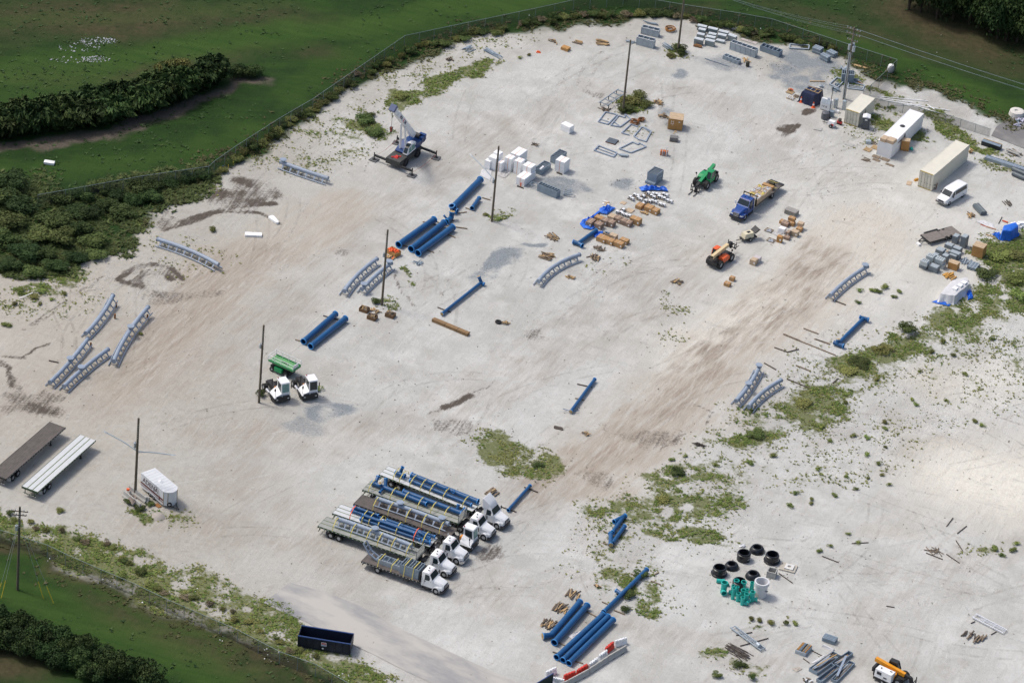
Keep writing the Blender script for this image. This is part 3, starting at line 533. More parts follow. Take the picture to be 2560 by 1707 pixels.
for q in along([(545, 430), (590, 400), (660, 355), (740, 300), (810, 260), (880, 208)], 24, .7): plant('fence_bush', 'bush', 'low weedy bush on the yard side of the upper-left fence', 'weedy bushes along the upper-left fence', rnd.choice(CRM+CRO), q, rnd.uniform(1., 1.4), rnd.uniform(.8, 1.5))
for q in along([(890, 195), (960, 165), (1040, 132), (1120, 108), (1220, 82), (1340, 58), (1460, 38), (1560, 40), (1700, 45), (1800, 70), (1900, 88), (2020, 106), (2100, 135)], 58, .9): plant('fence_bush', 'bush', 'low dark weed bush in the strip along the back fence', 'weed bushes along the back fence', rnd.choice(CRM+CRM+CRO+CRY[:1]), q, rnd.uniform(.8, 1.4), rnd.uniform(.7, 1.4))
for q in along([(0, 1275), (60, 1300), (150, 1335), (250, 1355), (320, 1405), (400, 1470), (520, 1500), (620, 1560), (700, 1600), (800, 1655)], 30, .9): plant('fence_weed', 'weed', 'low olive weed clump on the sand side of the lower-left fence', 'weeds along the lower-left fence', rnd.choice(CRO+CRY+CRM[:1]), q, rnd.uniform(.5, .95), rnd.uniform(.4, .8))
for x, y, r_, h_, k, lb in [(1570, 262, 1.9, 1.5, 2, 'tall weedy mound at the foot of the pole beside the frame stack'), (1600, 250, 1.8, 1.5, 2, 'olive weed mound right of the pole beside the frame stack'), (1560, 280, 1.5, 1.0, 1, 'dark green weeds in front of the pole beside the frame stack'), (1615, 265, 1.4, 1.2, 2, 'weed mound reaching toward the scrap pallets'),
                        (1697, 132, 1.5, 1.3, 1, 'round green bush at the foot of the far pole'), (1680, 142, 1.0, .6, 2, 'low weeds left of the far pole'), (905, 303, 1.7, 1.0, 1, 'green weed patch left of the crane boom, farther one'), (925, 295, 1.2, .8, 1, 'bushy weed under the crane hook'), (938, 333, 1.6, .9, 1, 'dark green weed patch left of the crane, nearer one'), (1000, 245, 1.5, 1.0, 2, 'weed clump left of the crane boom tip'),
                        (652, 990, .75, 1.1, 1, 'leafy green bush at the foot of the pole by the yard tractors'), (1245, 550, .7, .6, 3, 'weeds at the foot of the pole near the white bales'), (1215, 538, .6, .4, 2, 'low weeds left of the pole near the white bales'), (15, 816, .9, .6, 3, 'round bright green tuft at the left edge'), (50, 728, .9, .7, 3, 'bright green tuft by the thin white pipe on the left'), (100, 730, 1.0, .8, 3, 'bright green bush right of the thin white pipe'), (85, 745, 1, .6, 2, 'olive tuft beneath the thin white pipe'),
                        (2262, 830, 1.6, 1.5, 1, 'dark green bush right of the blue elbow pipe'), (2500, 640, 2.2, 1.2, 3, 'bright green bush on the right-hand bank by the crate'), (2540, 700, 2.2, 1.3, 3, 'bright green bush at the right edge'), (2470, 690, 2.0, 1.0, 1, 'dark grassy bush above the plastic-wrapped stack'), (2530, 640, 2.2, 1.1, 2, 'olive grass clump below the blue tarped stack'),
                        (2550, 745, 1.6, 1.5, 3, 'bright bush low at the right edge'), (940, 755, .9, .7, 1, 'weeds at the foot of the pole among the timber boxes'), (1604, 1440, 1.1, .8, 1, 'green weeds under the branched blue pipe, upper'), (1570, 1490, 1.1, .8, 1, 'green weeds under the branched blue pipe, middle'), (1565, 1525, .8, .6, 1, 'green weeds under the branched blue pipe, lower'), (300, 1440, .9, .9, 3, 'bright green shrub by the lower-left fence'), (385, 1470, .6, .8, 3, 'small bright shrub farther along the lower-left fence'),
                        (1963, 1560, .5, .9, 2, 'tallest weed in the little row right of the silver ladder'), (1795, 1690, .8, .6, 1, 'weeds left of the steel trough pile, left'), (1850, 1665, 1, .6, 1, 'weeds below the dark rod pile'), (1880, 1695, .6, .8, 1, 'weed at the bottom edge near the steel troughs'), (2145, 1357, .5, .4, 3, 'green tuft with a stick through it on the open sand'), (322, 1256, .8, .7, 1, 'dark green weeds between the concrete barriers, left'), (352, 1272, .9, .6, 1, 'dark green weeds between the concrete barriers, right'), (375, 1262, .7, .5, 1, 'dark green weeds beside the wheels of the cargo trailer'), (1345, 1165, .9, .5, 1, 'greenest clump at the right end of the weed strip behind the trucks'), (2122, 930, 1.8, .55, 2, 'dark green grassy clump left below the blue elbow pipe'), (2150, 910, 1.8, .55, 1, 'dark green grassy clump right below the blue elbow pipe'), (2205, 880, 1.8, .9, 2, 'olive grassy mound right of the blue elbow pipe'), (2010, 1010, 1.8, .7, 2, 'olive grassy mound right of the track pair'), (1890, 1085, 1.5, .7, 1, 'isolated dark green clump below the track pair'), (1690, 1180, 1.2, .6, 1, 'dark green clump in the central weed patch'), (1660, 1250, 1.3, .6, 2, 'olive clump above the forked blue pipe'), (150, 1277, .8, .6, 2, 'weeds left of the concrete barriers by the pole')]:
    plant('weed_bush', 'bush', lb, None, rnd.choice([None, CRM, CRO, CRB][k]), G(x, y), r_, h_)
# loose weed tufts scattered where the scrub weight asks for them
tufts = [(c.x, c.y, r_) for x, y, r_ in [(1790, 1165, .5), (1712, 1141, .4), (1680, 1152, .5), (1935, 1140, .6), (1872, 1160, .6), (2057, 1070, .5), (2132, 1090, .5), (2165, 1096, .5), (2166, 1138, .5), (2197, 1160, .5), (2215, 1119, .35), (2278, 1000, .4), (2210, 1055, .5), (2193, 949, .45), (2112, 1006, .45), (2215, 1072, .45), (2290, 1012, .5), (2366, 1003, .4), (2434, 1053, .5), (2054, 1066, .5),
         (2075, 1104, .45), (2222, 1212, .4), (2140, 1222, .4), (2046, 1174, .5), (2030, 1250, .4), (2084, 1240, .5), (1990, 1234, .5), (1975, 1266, .55), (2028, 1258, .4), (2116, 1193, .4), (2170, 1195, .35), (2207, 1188, .4), (2455, 1065, .45), (2480, 850, .5), (2380, 890, .5), (2412, 937, .5), (2355, 855, .6), (2330, 880, .5), (2300, 930, .4), (2210, 720, .7), (2196, 730, .6), (2235, 745, .5), (2250, 730, .5), (2182, 730, .6), (2150, 728, .5), (2145, 757, .5),
         (2062, 1600, .0), (1880, 1550, .5), (1897, 1550, .5), (1930, 1560, .6), (1985, 1560, .5), (2250, 1480, .0), (2050, 1380, .5), (2075, 1365, .4), (2120, 1335, .4), (2490, 1372, .6), (2530, 1375, .6), (2540, 1360, .5), (2505, 1390, .5), (765, 975, .6), (795, 975, .7), (815, 1010, .0), (1270, 105, .0), (1322, 140, .4), (1300, 146, .4), (1870, 1018, .4), (160, 735, .5), (130, 750, .4), (100, 760, .4), (37, 760, .5), (530, 575, .7), (350, 835, .4)] if r_ > 0 for c in [G(x, y)]]
for i, (x, y, r_) in enumerate(tufts): plant('weed_tuft', 'weed', 'small green weed tuft alone on the pale sand', 'single weed tufts on open sand', rnd.choice(CRB+CRO[:1]), Vector((x, y, 0)), r_*1.15, r_*1.2)
def scatter(name, label, cat, w, per, m, size, seed, blades=5, lim=40000):
    """ground cover: w = wanted density per vertex cell of the fine grid"""
    r = np.random.RandomState(seed); inside = (X > -91) & (X < 97) & (Y > -111) & (Y < 149); pr = w*inside*per*.42*.42; k = r.poisson(pr); idx = np.repeat(np.arange(len(X)), k)
    if len(idx) > lim: idx = r.choice(idx, lim, False)
    nq = len(idx); bx = X[idx]+r.uniform(-.25, .25, nq); by = Y[idx]+r.uniform(-.25, .25, nq); sc = size*(.5+r.rand(nq)); V = np.zeros((nq, blades, 3, 3)); T = np.zeros((nq, blades, 3)); th_ = r.rand(nq)
    for b in range(blades):
        a = r.rand(nq)*6.283; wv = sc*.28; lean = sc*(.5+.6*r.rand(nq)); h = sc*(.15+.35*r.rand(nq)); ca, sa = np.cos(a), np.sin(a)
        V[:, b, 0] = np.stack([bx-sa*wv, by+ca*wv, 0*bx], 1); V[:, b, 1] = np.stack([bx+sa*wv, by-ca*wv, 0*bx], 1); V[:, b, 2] = np.stack([bx+ca*lean, by+sa*lean, h], 1); T[:, b] = (th_*.6+.3*r.rand(nq))[:, None]
    me = bpy.data.meshes.new(name); nv = nq*blades*3; me.vertices.add(nv); me.vertices.foreach_set('co', V.ravel().astype(np.float32)); me.loops.add(nv); me.loops.foreach_set('vertex_index', np.arange(nv, dtype=np.int32)); me.polygons.add(nv//3)
    me.polygons.foreach_set('loop_start', np.arange(0, nv, 3, dtype=np.int32)); me.update(); a_ = me.attributes.new('tint', 'FLOAT', 'POINT'); a_.data.foreach_set('value', T.ravel().astype(np.float32)); me.materials.append(m)
    return tag(put(name, me), label, cat, None, 'stuff')
yardin = (1-grass); N3 = fbm(X+7, Y-3, 2.2); N4 = fbm(X-20, Y+31, 6)
scatter('weed_cover', 'olive and green weeds growing in patches on the sand', 'weeds', np.clip((scrub-.05)*np.clip(.5+N3*2.6, 0, 1.3), 0, 1)*yardin, 12, LF_OLV, .25, 1, 5, 40000)
scatter('green_weed_cover', 'greener low weeds thickest in the right-hand patches', 'weeds', np.clip((scrub-.4)*1.7*np.clip(.75+N4*3.0, 0, 1.3)*np.clip(.6+N3*2, 0, 1), 0, 1)*yardin, 13, LF_YG, .32, 2, 5, 34000)
scatter('dry_weed_cover', 'sparse dry stalks and litter over the scrubby sand', 'dry weeds', np.clip(scrub*.5+.012+.06*(fbm(X, Y, 20) > .09), 0, 1)*yardin, 1.6, LF_DRY, .17, 3, 4, 16000)
edge = np.exp(-((SD_YARD-1.0)/2.6)**2)
scatter('rough_grass', 'rough uncut grass and weeds along the edge of the fields', 'grass', edge*grass*np.clip(.5+N3*2.5, 0, 1)*np.where(Y < -25, .35, 1.), 9, LF_RGH, .42, 4, 5, 40000)
thick = np.zeros(X.shape)
for a in [(60, 560, 130, 110), (150, 600, 130, 70), (230, 560, 120, 70), (330, 500, 110, 45), (440, 465, 90, 30), (60, 660, 110, 40), (520, 440, 50, 22), (280, 620, 50, 22)]: thick = np.maximum(thick, blob(*a, .3))
scatter('thicket_undergrowth', 'dense low growth between the bushes of the left thicket', 'undergrowth', thick*np.clip(.75+N3*2.2, 0, 1), 11, LF_TH, .62, 8, 5, 26000)
field_w = grass*(np.clip(.5+N2*3, 0, 1))*(1-edge)
scatter('field_grass', 'taller tussocks in the dark grass fields', 'grass', field_w, .5, LF_DARK, .4, 6, 5, 9000)
# ------------------------------------------------------------------ poles and overhead wires
ZINC = mat('zinc_fitting', (.42, .47, .50), .4, .3)
def bow(a, b, sag=.5, n=8): return [Vector(a).lerp(Vector(b), i/n)-Vector((0, 0, sag*4*(i/n)*(1-i/n))) for i in range(n+1)]
def pole(label, base, H=12.6, lamps=(), boxes=(), cross=(), guys=(), r=.17, lean=(0, 0)):
    th = thing('utility_pole', label, 'pole', base); L = Vector((lean[0], lean[1], H)); part(th, 'shaft', MB().cyl((0, 0, -.3), L, r*1.05, r*.78, 12), POLE, True)
    P = lambda z: Vector((L.x*z/H, L.y*z/H, z))
    st = MB()
    for i in range(7): st.box(-.03+L.x*.8, .03+L.x*.8, -r-.10, -r, H-1-i*.35, H-.94-i*.35)
    part(th, 'pole_step', st, ZINC)
    for z, e in lamps:
        e = e-Vector(base); rise = e.z-z; am = part(th, 'lamp_arm', MB().tube([P(z), P(z).lerp(e, .5)+Vector((0, 0, rise*.12)), e], .085, 6), ZINC)
        d = (e-P(z)).normalized(); part(am, 'lamp_head', MB().loft([[e+d*t_+Vector((-d.y*w, d.x*w, -.02)) for t_, w in ((0, -.06),)]+[e+d*0+Vector((-d.y*.06, d.x*.06, -.02)), e+d*0+Vector((0, 0, .08))], [e+d*.3+Vector((d.y*.16, -d.x*.16, -.05)), e+d*.3+Vector((-d.y*.16, d.x*.16, -.05)), e+d*.3+Vector((0, 0, .1))], [e+d*.75+Vector((d.y*.07, -d.x*.07, -.04)), e+d*.75+Vector((-d.y*.07, d.x*.07, -.04)), e+d*.75+Vector((0, 0, .04))]]), ZINC)
    for z, a, rr, h in boxes:
        c = P(z)+Vector((math.cos(a)*(r+rr), math.sin(a)*(r+rr), 0)); b = part(th, 'transformer', MB().cyl(c, c+Vector((0, 0, h)), rr, n=12), ZINC, True); part(b, 'bushing', MB().cyl(c+Vector((0, 0, h)), c+Vector((0, 0, h+.22)), .05, n=6), GALV)
    for z, a, ln in cross:
        d = vec(a, ln/2); x = part(th, 'cross_arm', MB().bar(P(z)-d+Vector((0, 0, 0)), P(z)+d, .1, .12), TIMB)
        for t_ in (-.95, -.5, .5, .95): part(x, 'insulator', MB().cyl(P(z)+d*t_, P(z)+d*t_+Vector((0, 0, .25)), .06, n=6), ZINC)
    for z, e, yl in guys:
        part(th, 'guy_wire', MB().tube([P(z), e], .018, 4), ZINC)
        if yl: q = Vector(e); part(th, 'guy_guard', MB().tube([q, q+(P(z)-q).normalized()*2.6], .06, 6), mat('yellow_guard', (.62, .5, .05), .6))
    return th
west = math.pi
pole('wooden pole with two lamp arms standing among concrete barriers', g('20', 1135, 1400), 12.5, [(7.2, G(270, 1083, 8.3)), (7.1, G(426, 1136, 7.9))], [(7.6, 2.6, .2, .75)], r=.19)
pole('bare wooden pole beside the two white yard tractors', g('20', 2175, 625), 12.9, (), [(9.0, 2.7, .16, .6)])
pole('bare wooden pole among the boxes of broken timber', g('11', 1057, 1215), 12.8, (), [(8.1, 2.7, .16, .6)])
pole('wooden pole with one lamp arm in front of the white wrapped bales', g('11', 1980, 515), 13.1, [(7.0, G(1182, 392, 8.2))], [(6.6, 2.8, .17, .65)])
pole('wooden pole rising from the weedy mound beside the steel frames', g('02', 862, 945), 13.0)
pole('tall wooden pole by the far bush, its top out of the picture', g('02', 1325, 440), 13.2, cross=[(12.6, DB, 2.4)])
tp = pole('wooden pole with transformers and cross arms by the cream container', g('03', 842, 830), 13.0, (), [(8.8, -.6, .26, .95), (8.8, 2.4, .24, .9), (9.1, .9, .24, .9)], [(12.6, DB, 2.4), (11.7, DB, 2.4), (10.6, DB, 1.8)], [(12.2, (G(2105, 186)-g('03', 842, 830)), False)])
part(tp, 'conduit', MB().cyl((-.25, -.22, 0), (-.22, -.2, 8.5), .09, n=8).cyl((.02, -.3, 0), (.02, -.28, 8.5), .07, n=8), ZINC)
ip = g('30', 147, 760)
pole('dark power pole with yellow guy guards on the lower-left grass', ip, 13.2, (), [(9.4, 2.9, .2, .75)], [(12.5, DB+.5, 2.2), (11.9, DB+.5, 1.8)], [(11, g('30', 365, 835)-ip, True), (11.3, g('30', 450, 875)-ip, True), (11, g('30', 12, 830)-ip, True), (11.3, g('30', -30, 850)-ip, True)], .18)
for i, (z, dx) in enumerate(((12.85, -1.1), (12.85, 1.1), (11.95, -1.1), (11.95, 1.1))):
    q = g('03', 842, 830)+Vector((0, 0, z))+vec(DB, dx); s_ = g('02', 1325, 440)+Vector((0, 0, 12.85))+vec(DB, dx)
    pos = ('upper left', 'upper right', 'lower left', 'lower right')[i]
    one('overhead_wire', 'thin %s overhead wire running right from the transformer pole' % pos, 'wire', MB().tube(bow((0, 0, 0), Vector((78, -33, .4)), 1.2), .012, 4), GALV, q)
    one('overhead_wire', 'thin %s overhead wire between the far pole and the transformer pole' % pos, 'wire', MB().tube(bow((0, 0, 0), q-s_, .8), .010, 4), GALV, s_)
# ------------------------------------------------------------------ trailers
def w2(th, x, y, z=0.):
    c, s = math.cos(th.rotation_euler.z), math.sin(th.rotation_euler.z); return th.location+Vector((c*x-s*y, s*x+c*y, z))
TAPE = mat('white_reflective_tape', (.8, .8, .78), .5); MUD = mat('mud_flap', (.42, .44, .45), .6)
def flatbed(label, rear_near, front_near, L=None, Wd=2.59, Z=1.45, deck=DECKW, frame=GREENF, strips=True, headboard=False, legs=True, group=None):
    a = rear_near; b = front_near; hd = ang(a, b); L = L or (b-a).length
    root = Vector((b.x, b.y, 0))+Vector((math.cos(hd+math.pi/2), math.sin(hd+math.pi/2), 0))*(Wd/2)
    th = thing('flatbed_trailer', label, 'trailer', root, hd, group); h = Wd/2
    if strips:
        ys = [(-h+.06, -.47), (-.33, .33), (.47, h-.06)]
        for y0, y1 in ys: part(th, 'deck_panel', MB().box(-L, 0, y0, y1, Z-.09, Z), deck)
        for y0 in (-.47, .33): part(th, 'nailer_strip', MB().box(-L, 0, y0+.003, y0+.137, Z-.09, Z-.012), mat('green_nailer_strip', (.10, .14, .05), .8, 0, .2, 2, .2))
    else:
        n_ = 8
        for i in range(n_): part(th, 'deck_board', MB().box(-L+.02*(i % 3), -.02*(i % 2), -h+.06+i*(Wd-.12)/n_+.012, -h+.06+(i+1)*(Wd-.12)/n_-.012, Z-.07, Z-.004*(i*7 % 4)), deck)
    for s in (-1, 1):
        r = part(th, 'side_rail', MB().box(-L, 0, s*(h-.03)-.03, s*(h-.03)+.03, Z-.2, Z+.012), frame); m = MB()
        for i in range(int(L/.62)): m.box(-L+.2+i*.62, -L+.42+i*.62, s*(h+.002)-.004, s*(h+.002)+.004, Z-.13, Z-.08)
        part(r, 'reflective_tape', m, TAPE)
        part(th, 'main_beam', MB().prism([(-L+.1, Z-.1), (-L+.1, Z-.45), (-L+3.5, Z-.62), (-3.2, Z-.62), (-2.6, Z-.3), (-.1, Z-.3), (-.1, Z-.1)], s*.5-.06, s*.5+.06), frame)
        for ax in (-L+1.9, -L+3.15):
            wheel(th, ax, s*(h-.22), .5, .28); wheel(th, ax, s*(h-.56), .5, .28)
        part(th, 'mud_flap', MB().box(-L+1.18, -L+1.21, s*(h-.36)-.32, s*(h-.36)+.32, .22, .9), MUD)
        if legs: part(th, 'landing_leg', MB().box(-3.1, -2.95, s*.75-.07, s*.75+.07, .06, Z-.3).box(-3.2, -2.85, s*.75-.14, s*.75+.14, 0, .06), CHAS)
    part(th, 'axle_bogie', MB().box(-L+1.4, -L+3.6, -.6, .6, .45, .85).cyl((-L+1.9, -h+.2, .5), (-L+1.9, h-.2, .5), .08, n=8).cyl((-L+3.15, -h+.2, .5), (-L+3.15, h-.2, .5), .08, n=8), CHAS)
    cm = MB()
    for i in range(int(L/1.2)): cm.box(-L+.4+i*1.2, -L+.48+i*1.2, -h+.08, h-.08, Z-.22, Z-.1)
    part(th, 'cross_members', cm, frame)
    rb = part(th, 'rear_bumper', MB().box(-L-.04, -L+.06, -h, h, Z-.32, Z-.01).box(-L-.02, -L+.06, -1.1, 1.1, .45, .55).box(-L-.02, -L+.06, -.8, -.7, .55, Z-.3).box(-L-.02, -L+.06, .7, .8, .55, Z-.3), frame)
    m = MB()
    for i in range(6): m.box(-L-.05, -L-.044, -1.05+i*.38, -.85+i*.38, .47, .53)
    part(rb, 'reflective_tape', m, TAPE)
    if headboard:
        hb = part(th, 'headboard', MB().box(-.12, -.03, -h, h, Z+.01, Z+.12).box(-.12, -.03, -h, h, Z+1.2, Z+1.3).box(-.12, -.03, -h, -h+.1, Z, Z+1.3).box(-.12, -.03, h-.1, h, Z, Z+1.3), DECKG); m = MB()
        for i in range(6): m.box(-.10, -.05, -h+.1, h-.1, Z+.18+i*.18, Z+.26+i*.18)
        part(hb, 'headboard_slats', m, DECKG)
    return th
# ------------------------------------------------------------------ bonneted trucks
LAMP = mat('headlamp', (.75, .75, .72), .1); GRILLE = mat('black_grille', (.02, .022, .03), .4); CHROME = mat('chrome', (.6, .6, .62), .15, .8)
def truck_front(th, paint, fairing=False, bumper=GRILLE, k=.84):
    old = set(th.children); _truck_front(th, paint, fairing, bumper)
    for c in th.children:
        if c in old: continue
        for o in (c,)+tuple(c.children):
            if o.name.startswith('wheel'): o.location.x *= k
            elif o.name.startswith('rim'): pass
            else:
                for v in o.data.vertices: v.co.x *= k
def _truck_front(th, paint, fairing=False, bumper=GRILLE, x=0., glass=GLASS):
    """bonnet, cab, front wheels; nose at local x, forward is +x"""
    X_ = lambda pts: [(p[0]+x,)+tuple(p[1:]) for p in pts]
    sec = lambda px_, w, z0, z1, c: [(px_+x, -w, z0), (px_+x, w, z0), (px_+x, w, z1-c), (px_+x, w-c, z1), (px_+x, -w+c, z1), (px_+x, -w, z1-c)]
    hood = part(th, 'bonnet', MB().loft([sec(-.12, .62, .72, 1.42, .16), sec(-.45, .72, .72, 1.58, .18), sec(-1.1, .80, .75, 1.70, .18), sec(-2.0, .98, .8, 1.88, .2)]), paint, True)
    fe = MB()
    for s in (-1, 1):
        arc = [(-1.15+.68*math.cos(a)+x, .52+.68*math.sin(a)) for a in [R(q) for q in range(-8, 189, 14)]]; arc2 = [(-1.15+.58*math.cos(a)+x, .52+.56*math.sin(a)) for a in [R(q) for q in range(188, -9, -14)]]
        fe.prism(arc+arc2, s*.68, s*1.17); fe.hexa(X_([(-.15, s*.55, .75), (-.15, s*1.0, .8), (-.75, s*1.14, .95), (-.75, s*.6, .8)]), X_([(-.2, s*.55, 1.3), (-.25, s*.92, 1.12), (-.75, s*1.12, 1.2), (-.75, s*.6, 1.5)]))
    part(hood, 'fender', fe, paint, True)
    gr = part(th, 'grille', MB().prism([(x-.10, .72), (x-.02, .76), (x-.05, 1.36), (x-.13, 1.42)], -.50, .50), GRILLE)
    m = MB()
    for i in range(5): m.box(x-.04, x-.015, -.46, .46, .82+i*.11, .85+i*.11)
    part(gr, 'grille_bar', m, CHROME)
    for s in (-1, 1): part(th, 'headlight', MB().hexa(X_([(-.14, s*.58, .92), (-.2, s*.96, .95), (-.5, s*1.09, .98), (-.4, s*.6, .92)]), X_([(-.17, s*.58, 1.12), (-.24, s*.92, 1.10), (-.5, s*1.06, 1.1), (-.4, s*.6, 1.14)])), LAMP)
    part(th, 'bumper', MB().prism([(x+.08, -.75), (x+.08, .75), (x-.12, 1.15), (x-.5, 1.18), (x-.5, -1.18), (x-.12, -1.15)], .36, .72, 'z'), bumper)
    cab = part(th, 'cab', MB().loft([[(-1.85+x, -1.0, .75), (-1.85+x, 1.0, .75), (-1.85+x, 1.0, 1.86), (-1.85+x, -1.0, 1.86)], [(-2.0+x, -1.03, .72), (-2.0+x, 1.03, .72), (-2.0+x, 1.02, 1.95), (-2.0+x, -1.02, 1.95)],
                                     [(-2.55+x, -1.05, .72), (-2.55+x, 1.05, .72), (-2.55+x, .9, 2.70), (-2.55+x, -.9, 2.70)], [(-2.9+x, -1.05, .72), (-2.9+x, 1.05, .72), (-2.9+x, .90, 2.80), (-2.9+x, -.90, 2.80)],
                                     [(-3.75+x, -1.05, .72), (-3.75+x, 1.05, .72), (-3.75+x, .92, 2.80), (-3.75+x, -.92, 2.80)], [(-3.9+x, -1.0, .75), (-3.9+x, 1.0, .75), (-3.9+x, .86, 2.72), (-3.9+x, -.86, 2.72)]]), paint, True)
    part(cab, 'windshield', MB().hexa(X_([(-1.985, -.95, 1.94), (-1.985, .95, 1.94), (-2.05, .95, 1.94), (-2.05, -.95, 1.94)]), X_([(-2.49, -.85, 2.64), (-2.49, .85, 2.64), (-2.6, .85, 2.66), (-2.6, -.85, 2.66)])), glass)
    for s in (-1, 1):
        part(cab, 'side_window', MB().hexa(X_([(-2.25, s*1.045, 1.78), (-3.3, s*1.055, 1.72), (-3.3, s*.98, 1.72), (-2.25, s*.98, 1.78)]), X_([(-2.62, s*.955, 2.5), (-3.3, s*.965, 2.52), (-3.3, s*.9, 2.52), (-2.62, s*.88, 2.5)])), glass)
        part(cab, 'door_seam', MB().box(x-3.37, x-3.35, s*1.0, s*1.057, .9, 1.7).box(x-3.3, x-3.1, s*1.0, s*1.066, 1.5, 1.55), GRILLE)
        part(th, 'mirror', MB().box(x-2.2, x-2.1, s*1.35-.1, s*1.35+.1, 1.7, 2.25).bar((x-2.2, s*1.0, 1.8), (x-2.15, s*1.35, 1.8), .04).bar((x-2.2, s*1.0, 2.15), (x-2.15, s*1.35, 2.2), .04), WHT if s < 0 else GRILLE)
        wheel(th, x-1.15, s*1.0, .51, .28)
        part(th, 'step_tank', MB().cyl((x-2.25, s*.88, .55), (x-3.6, s*.88, .55), .26, n=10).box(x-2.2, x-3.6, s*.7, s*1.12, .36, .42), CHAS)
    m = MB()
    for y_ in (-.55, 0, .55): m.box(x-2.6, x-2.54, y_-.035, y_+.035, 2.72, 2.77)
    part(cab, 'marker_light', m, ORNG)
    if fairing: part(cab, 'roof_fairing', MB().loft([[(-2.55+x, -.8, 2.72), (-2.55+x, .8, 2.72), (-2.6+x, .7, 2.86), (-2.6+x, -.7, 2.86)], [(-3.0+x, -.9, 2.75), (-3.0+x, .9, 2.75), (-3.1+x, .85, 3.35), (-3.1+x, -.85, 3.35)], [(-3.95+x, -1.0, 2.5), (-3.95+x, 1.0, 2.5), (-4.15+x, .95, 3.95), (-4.15+x, -.95, 3.95)], [(-4.1+x, -1.0, 2.5), (-4.1+x, 1.0, 2.5), (-4.25+x, .95, 3.9), (-4.25+x, -.95, 3.9)]]), paint, True)
    else: part(cab, 'roof_horn', MB().cyl((x-3.3, .25, 2.8), (x-3.3, .25, 2.93), .09, n=8).box(x-3.2, x-2.9, -.3, -.24, 2.8, 2.88), GRILLE)
    part(th, 'exhaust_stack', MB().cyl((x-4.02, .95, .8), (x-4.02, .95, 3.0), .07, n=8), CHROME, True)
def tractor(label, nose, hd, paint=WHT, fairing=False, L=5.9, group=None, bumper=GRILLE):
    th = thing('tractor_truck', label, 'truck', nose, hd, group); truck_front(th, paint, fairing, bumper)
    part(th, 'frame_rails', MB().box(-L, -.4, .35, .47, .62, .9).box(-L, -.4, -.47, -.35, .62, .9).box(-5.2, -5.0, -.35, .35, .65, .85).box(-L, -L+.12, -1.0, 1.0, .5, .85), CHAS)
    part(th, 'fifth_wheel', MB().cyl((-L+1.35, 0, .92), (-L+1.35, 0, 1.06), .45, n=14).box(-L+.5, -L+1.2, -.35, .35, .92, 1.02), CHAS)
    for s in (-1, 1):
        for y in (.68, 1.02): wheel(th, -L+1.35, s*y, .51, .27)
        part(th, 'quarter_fender', MB().box(-L+.6, -L+.64, s*.86-.3, s*.86+.3, .3, 1.0), CHAS)
    part(th, 'deck_plate', MB().box(-4.2, -3.4, -.9, .9, .9, .95), DECKG)
    return th
TR = [  # rear near, front near (frame s), nose offset, deck, look
    ((750, 160), (1790, 575), 4.85), ((565, 330), (1640, 712), 4.75), ((465, 487), (1535, 868), None), ((228, 594), (1312, 972), 5.0), ((65, 737), (1168, 1120), 5.05)]
tlab = ['flatbed trailer with bright deck, farthest in the row of loaded trailers', 'flatbed trailer with grey deck and slatted headboard, second farthest in the row', 'dark plank-decked trailer in the middle of the row of loaded trailers',
        'flatbed trailer with bright deck carrying the bundle of thin blue pipes', 'flatbed trailer with slatted headboard, nearest of the loaded trailers']
klab = ['white tractor truck with tall roof fairing, farthest in the row', 'white tractor truck, second farthest in the row', None, 'white tractor truck with chrome bumper between the yard tractor and its neighbour', 'white tractor truck hitched to the nearest loaded trailer']
TRL = []
for i, (a, b, nose) in enumerate(TR):
    A, B = g('s', *a, 1.45), g('s', *b, 1.45)
    t_ = flatbed(tlab[i], A, B, deck=(DECKW, DECKG, WOODD, DECKW, DECKG)[i], strips=i != 2, frame=CHAS if i == 2 else GREENF, headboard=i in (1, 4), legs=False, group='loaded flatbed trailers'); TRL.append(t_)
    if nose: tractor(klab[i], w2(t_, nose, 0), t_.rotation_euler.z, WHT, i == 0, group='white tractor trucks hitched to loads', bumper=CHROME if i == 3 else GRILLE)
flatbed('empty flatbed trailer with white deck and green stripes at the left', g('r', 650, 1360, 1.45), g('r', 1635, 482, 1.45), legs=True)
flatbed('empty flatbed trailer with dark plank deck at the left edge', g('r', 110, 1138, 1.45), g('r', 1122, 262, 1.45), deck=WOODD, frame=CHAS, strips=False)
# straight truck with a flat bed
hd = TRL[4].rotation_euler.z
A, B = g('s', 556, 1128, 1.2), g('s', 1203, 1362, 1.2); Lb = (B-A).length; ro = Vector((B.x, B.y, 0))+vec(ang(A, B)+math.pi/2, 1.22)
bt = thing('flatbed_truck', 'white flatbed truck carrying steel frames, nearest vehicle of the row', 'truck', ro+vec(ang(A, B), 3.4), ang(A, B)); truck_front(bt, WHT)
X0 = -3.4
part(bt, 'bed', MB().box(X0-Lb, X0, -1.22, 1.22, 1.05, 1.2), WOODD); part(bt, 'bed_rail', MB().box(X0-Lb, X0, -1.26, -1.22, .98, 1.21).box(X0-Lb, X0, 1.22, 1.26, .98, 1.21).box(X0-Lb-.05, X0-Lb, -1.26, 1.26, .85, 1.2), CHAS)
m = MB()
for i in range(int(Lb/.5)): m.box(X0-Lb+.15+i*.5, X0-Lb+.33+i*.5, -1.268, -1.262, 1.06, 1.12)
part(bt, 'reflective_tape', m, TAPE)
part(bt, 'frame_rails', MB().box(X0-Lb+.3, -.4, .33, .45, .62, 1.05).box(X0-Lb+.3, -.4, -.45, -.33, .62, 1.05).box(X0-2.4, X0-1.6, -1.15, -.75, .5, .95).box(X0-Lb, X0-Lb+.1, -1, 1, .45, .6), CHAS)
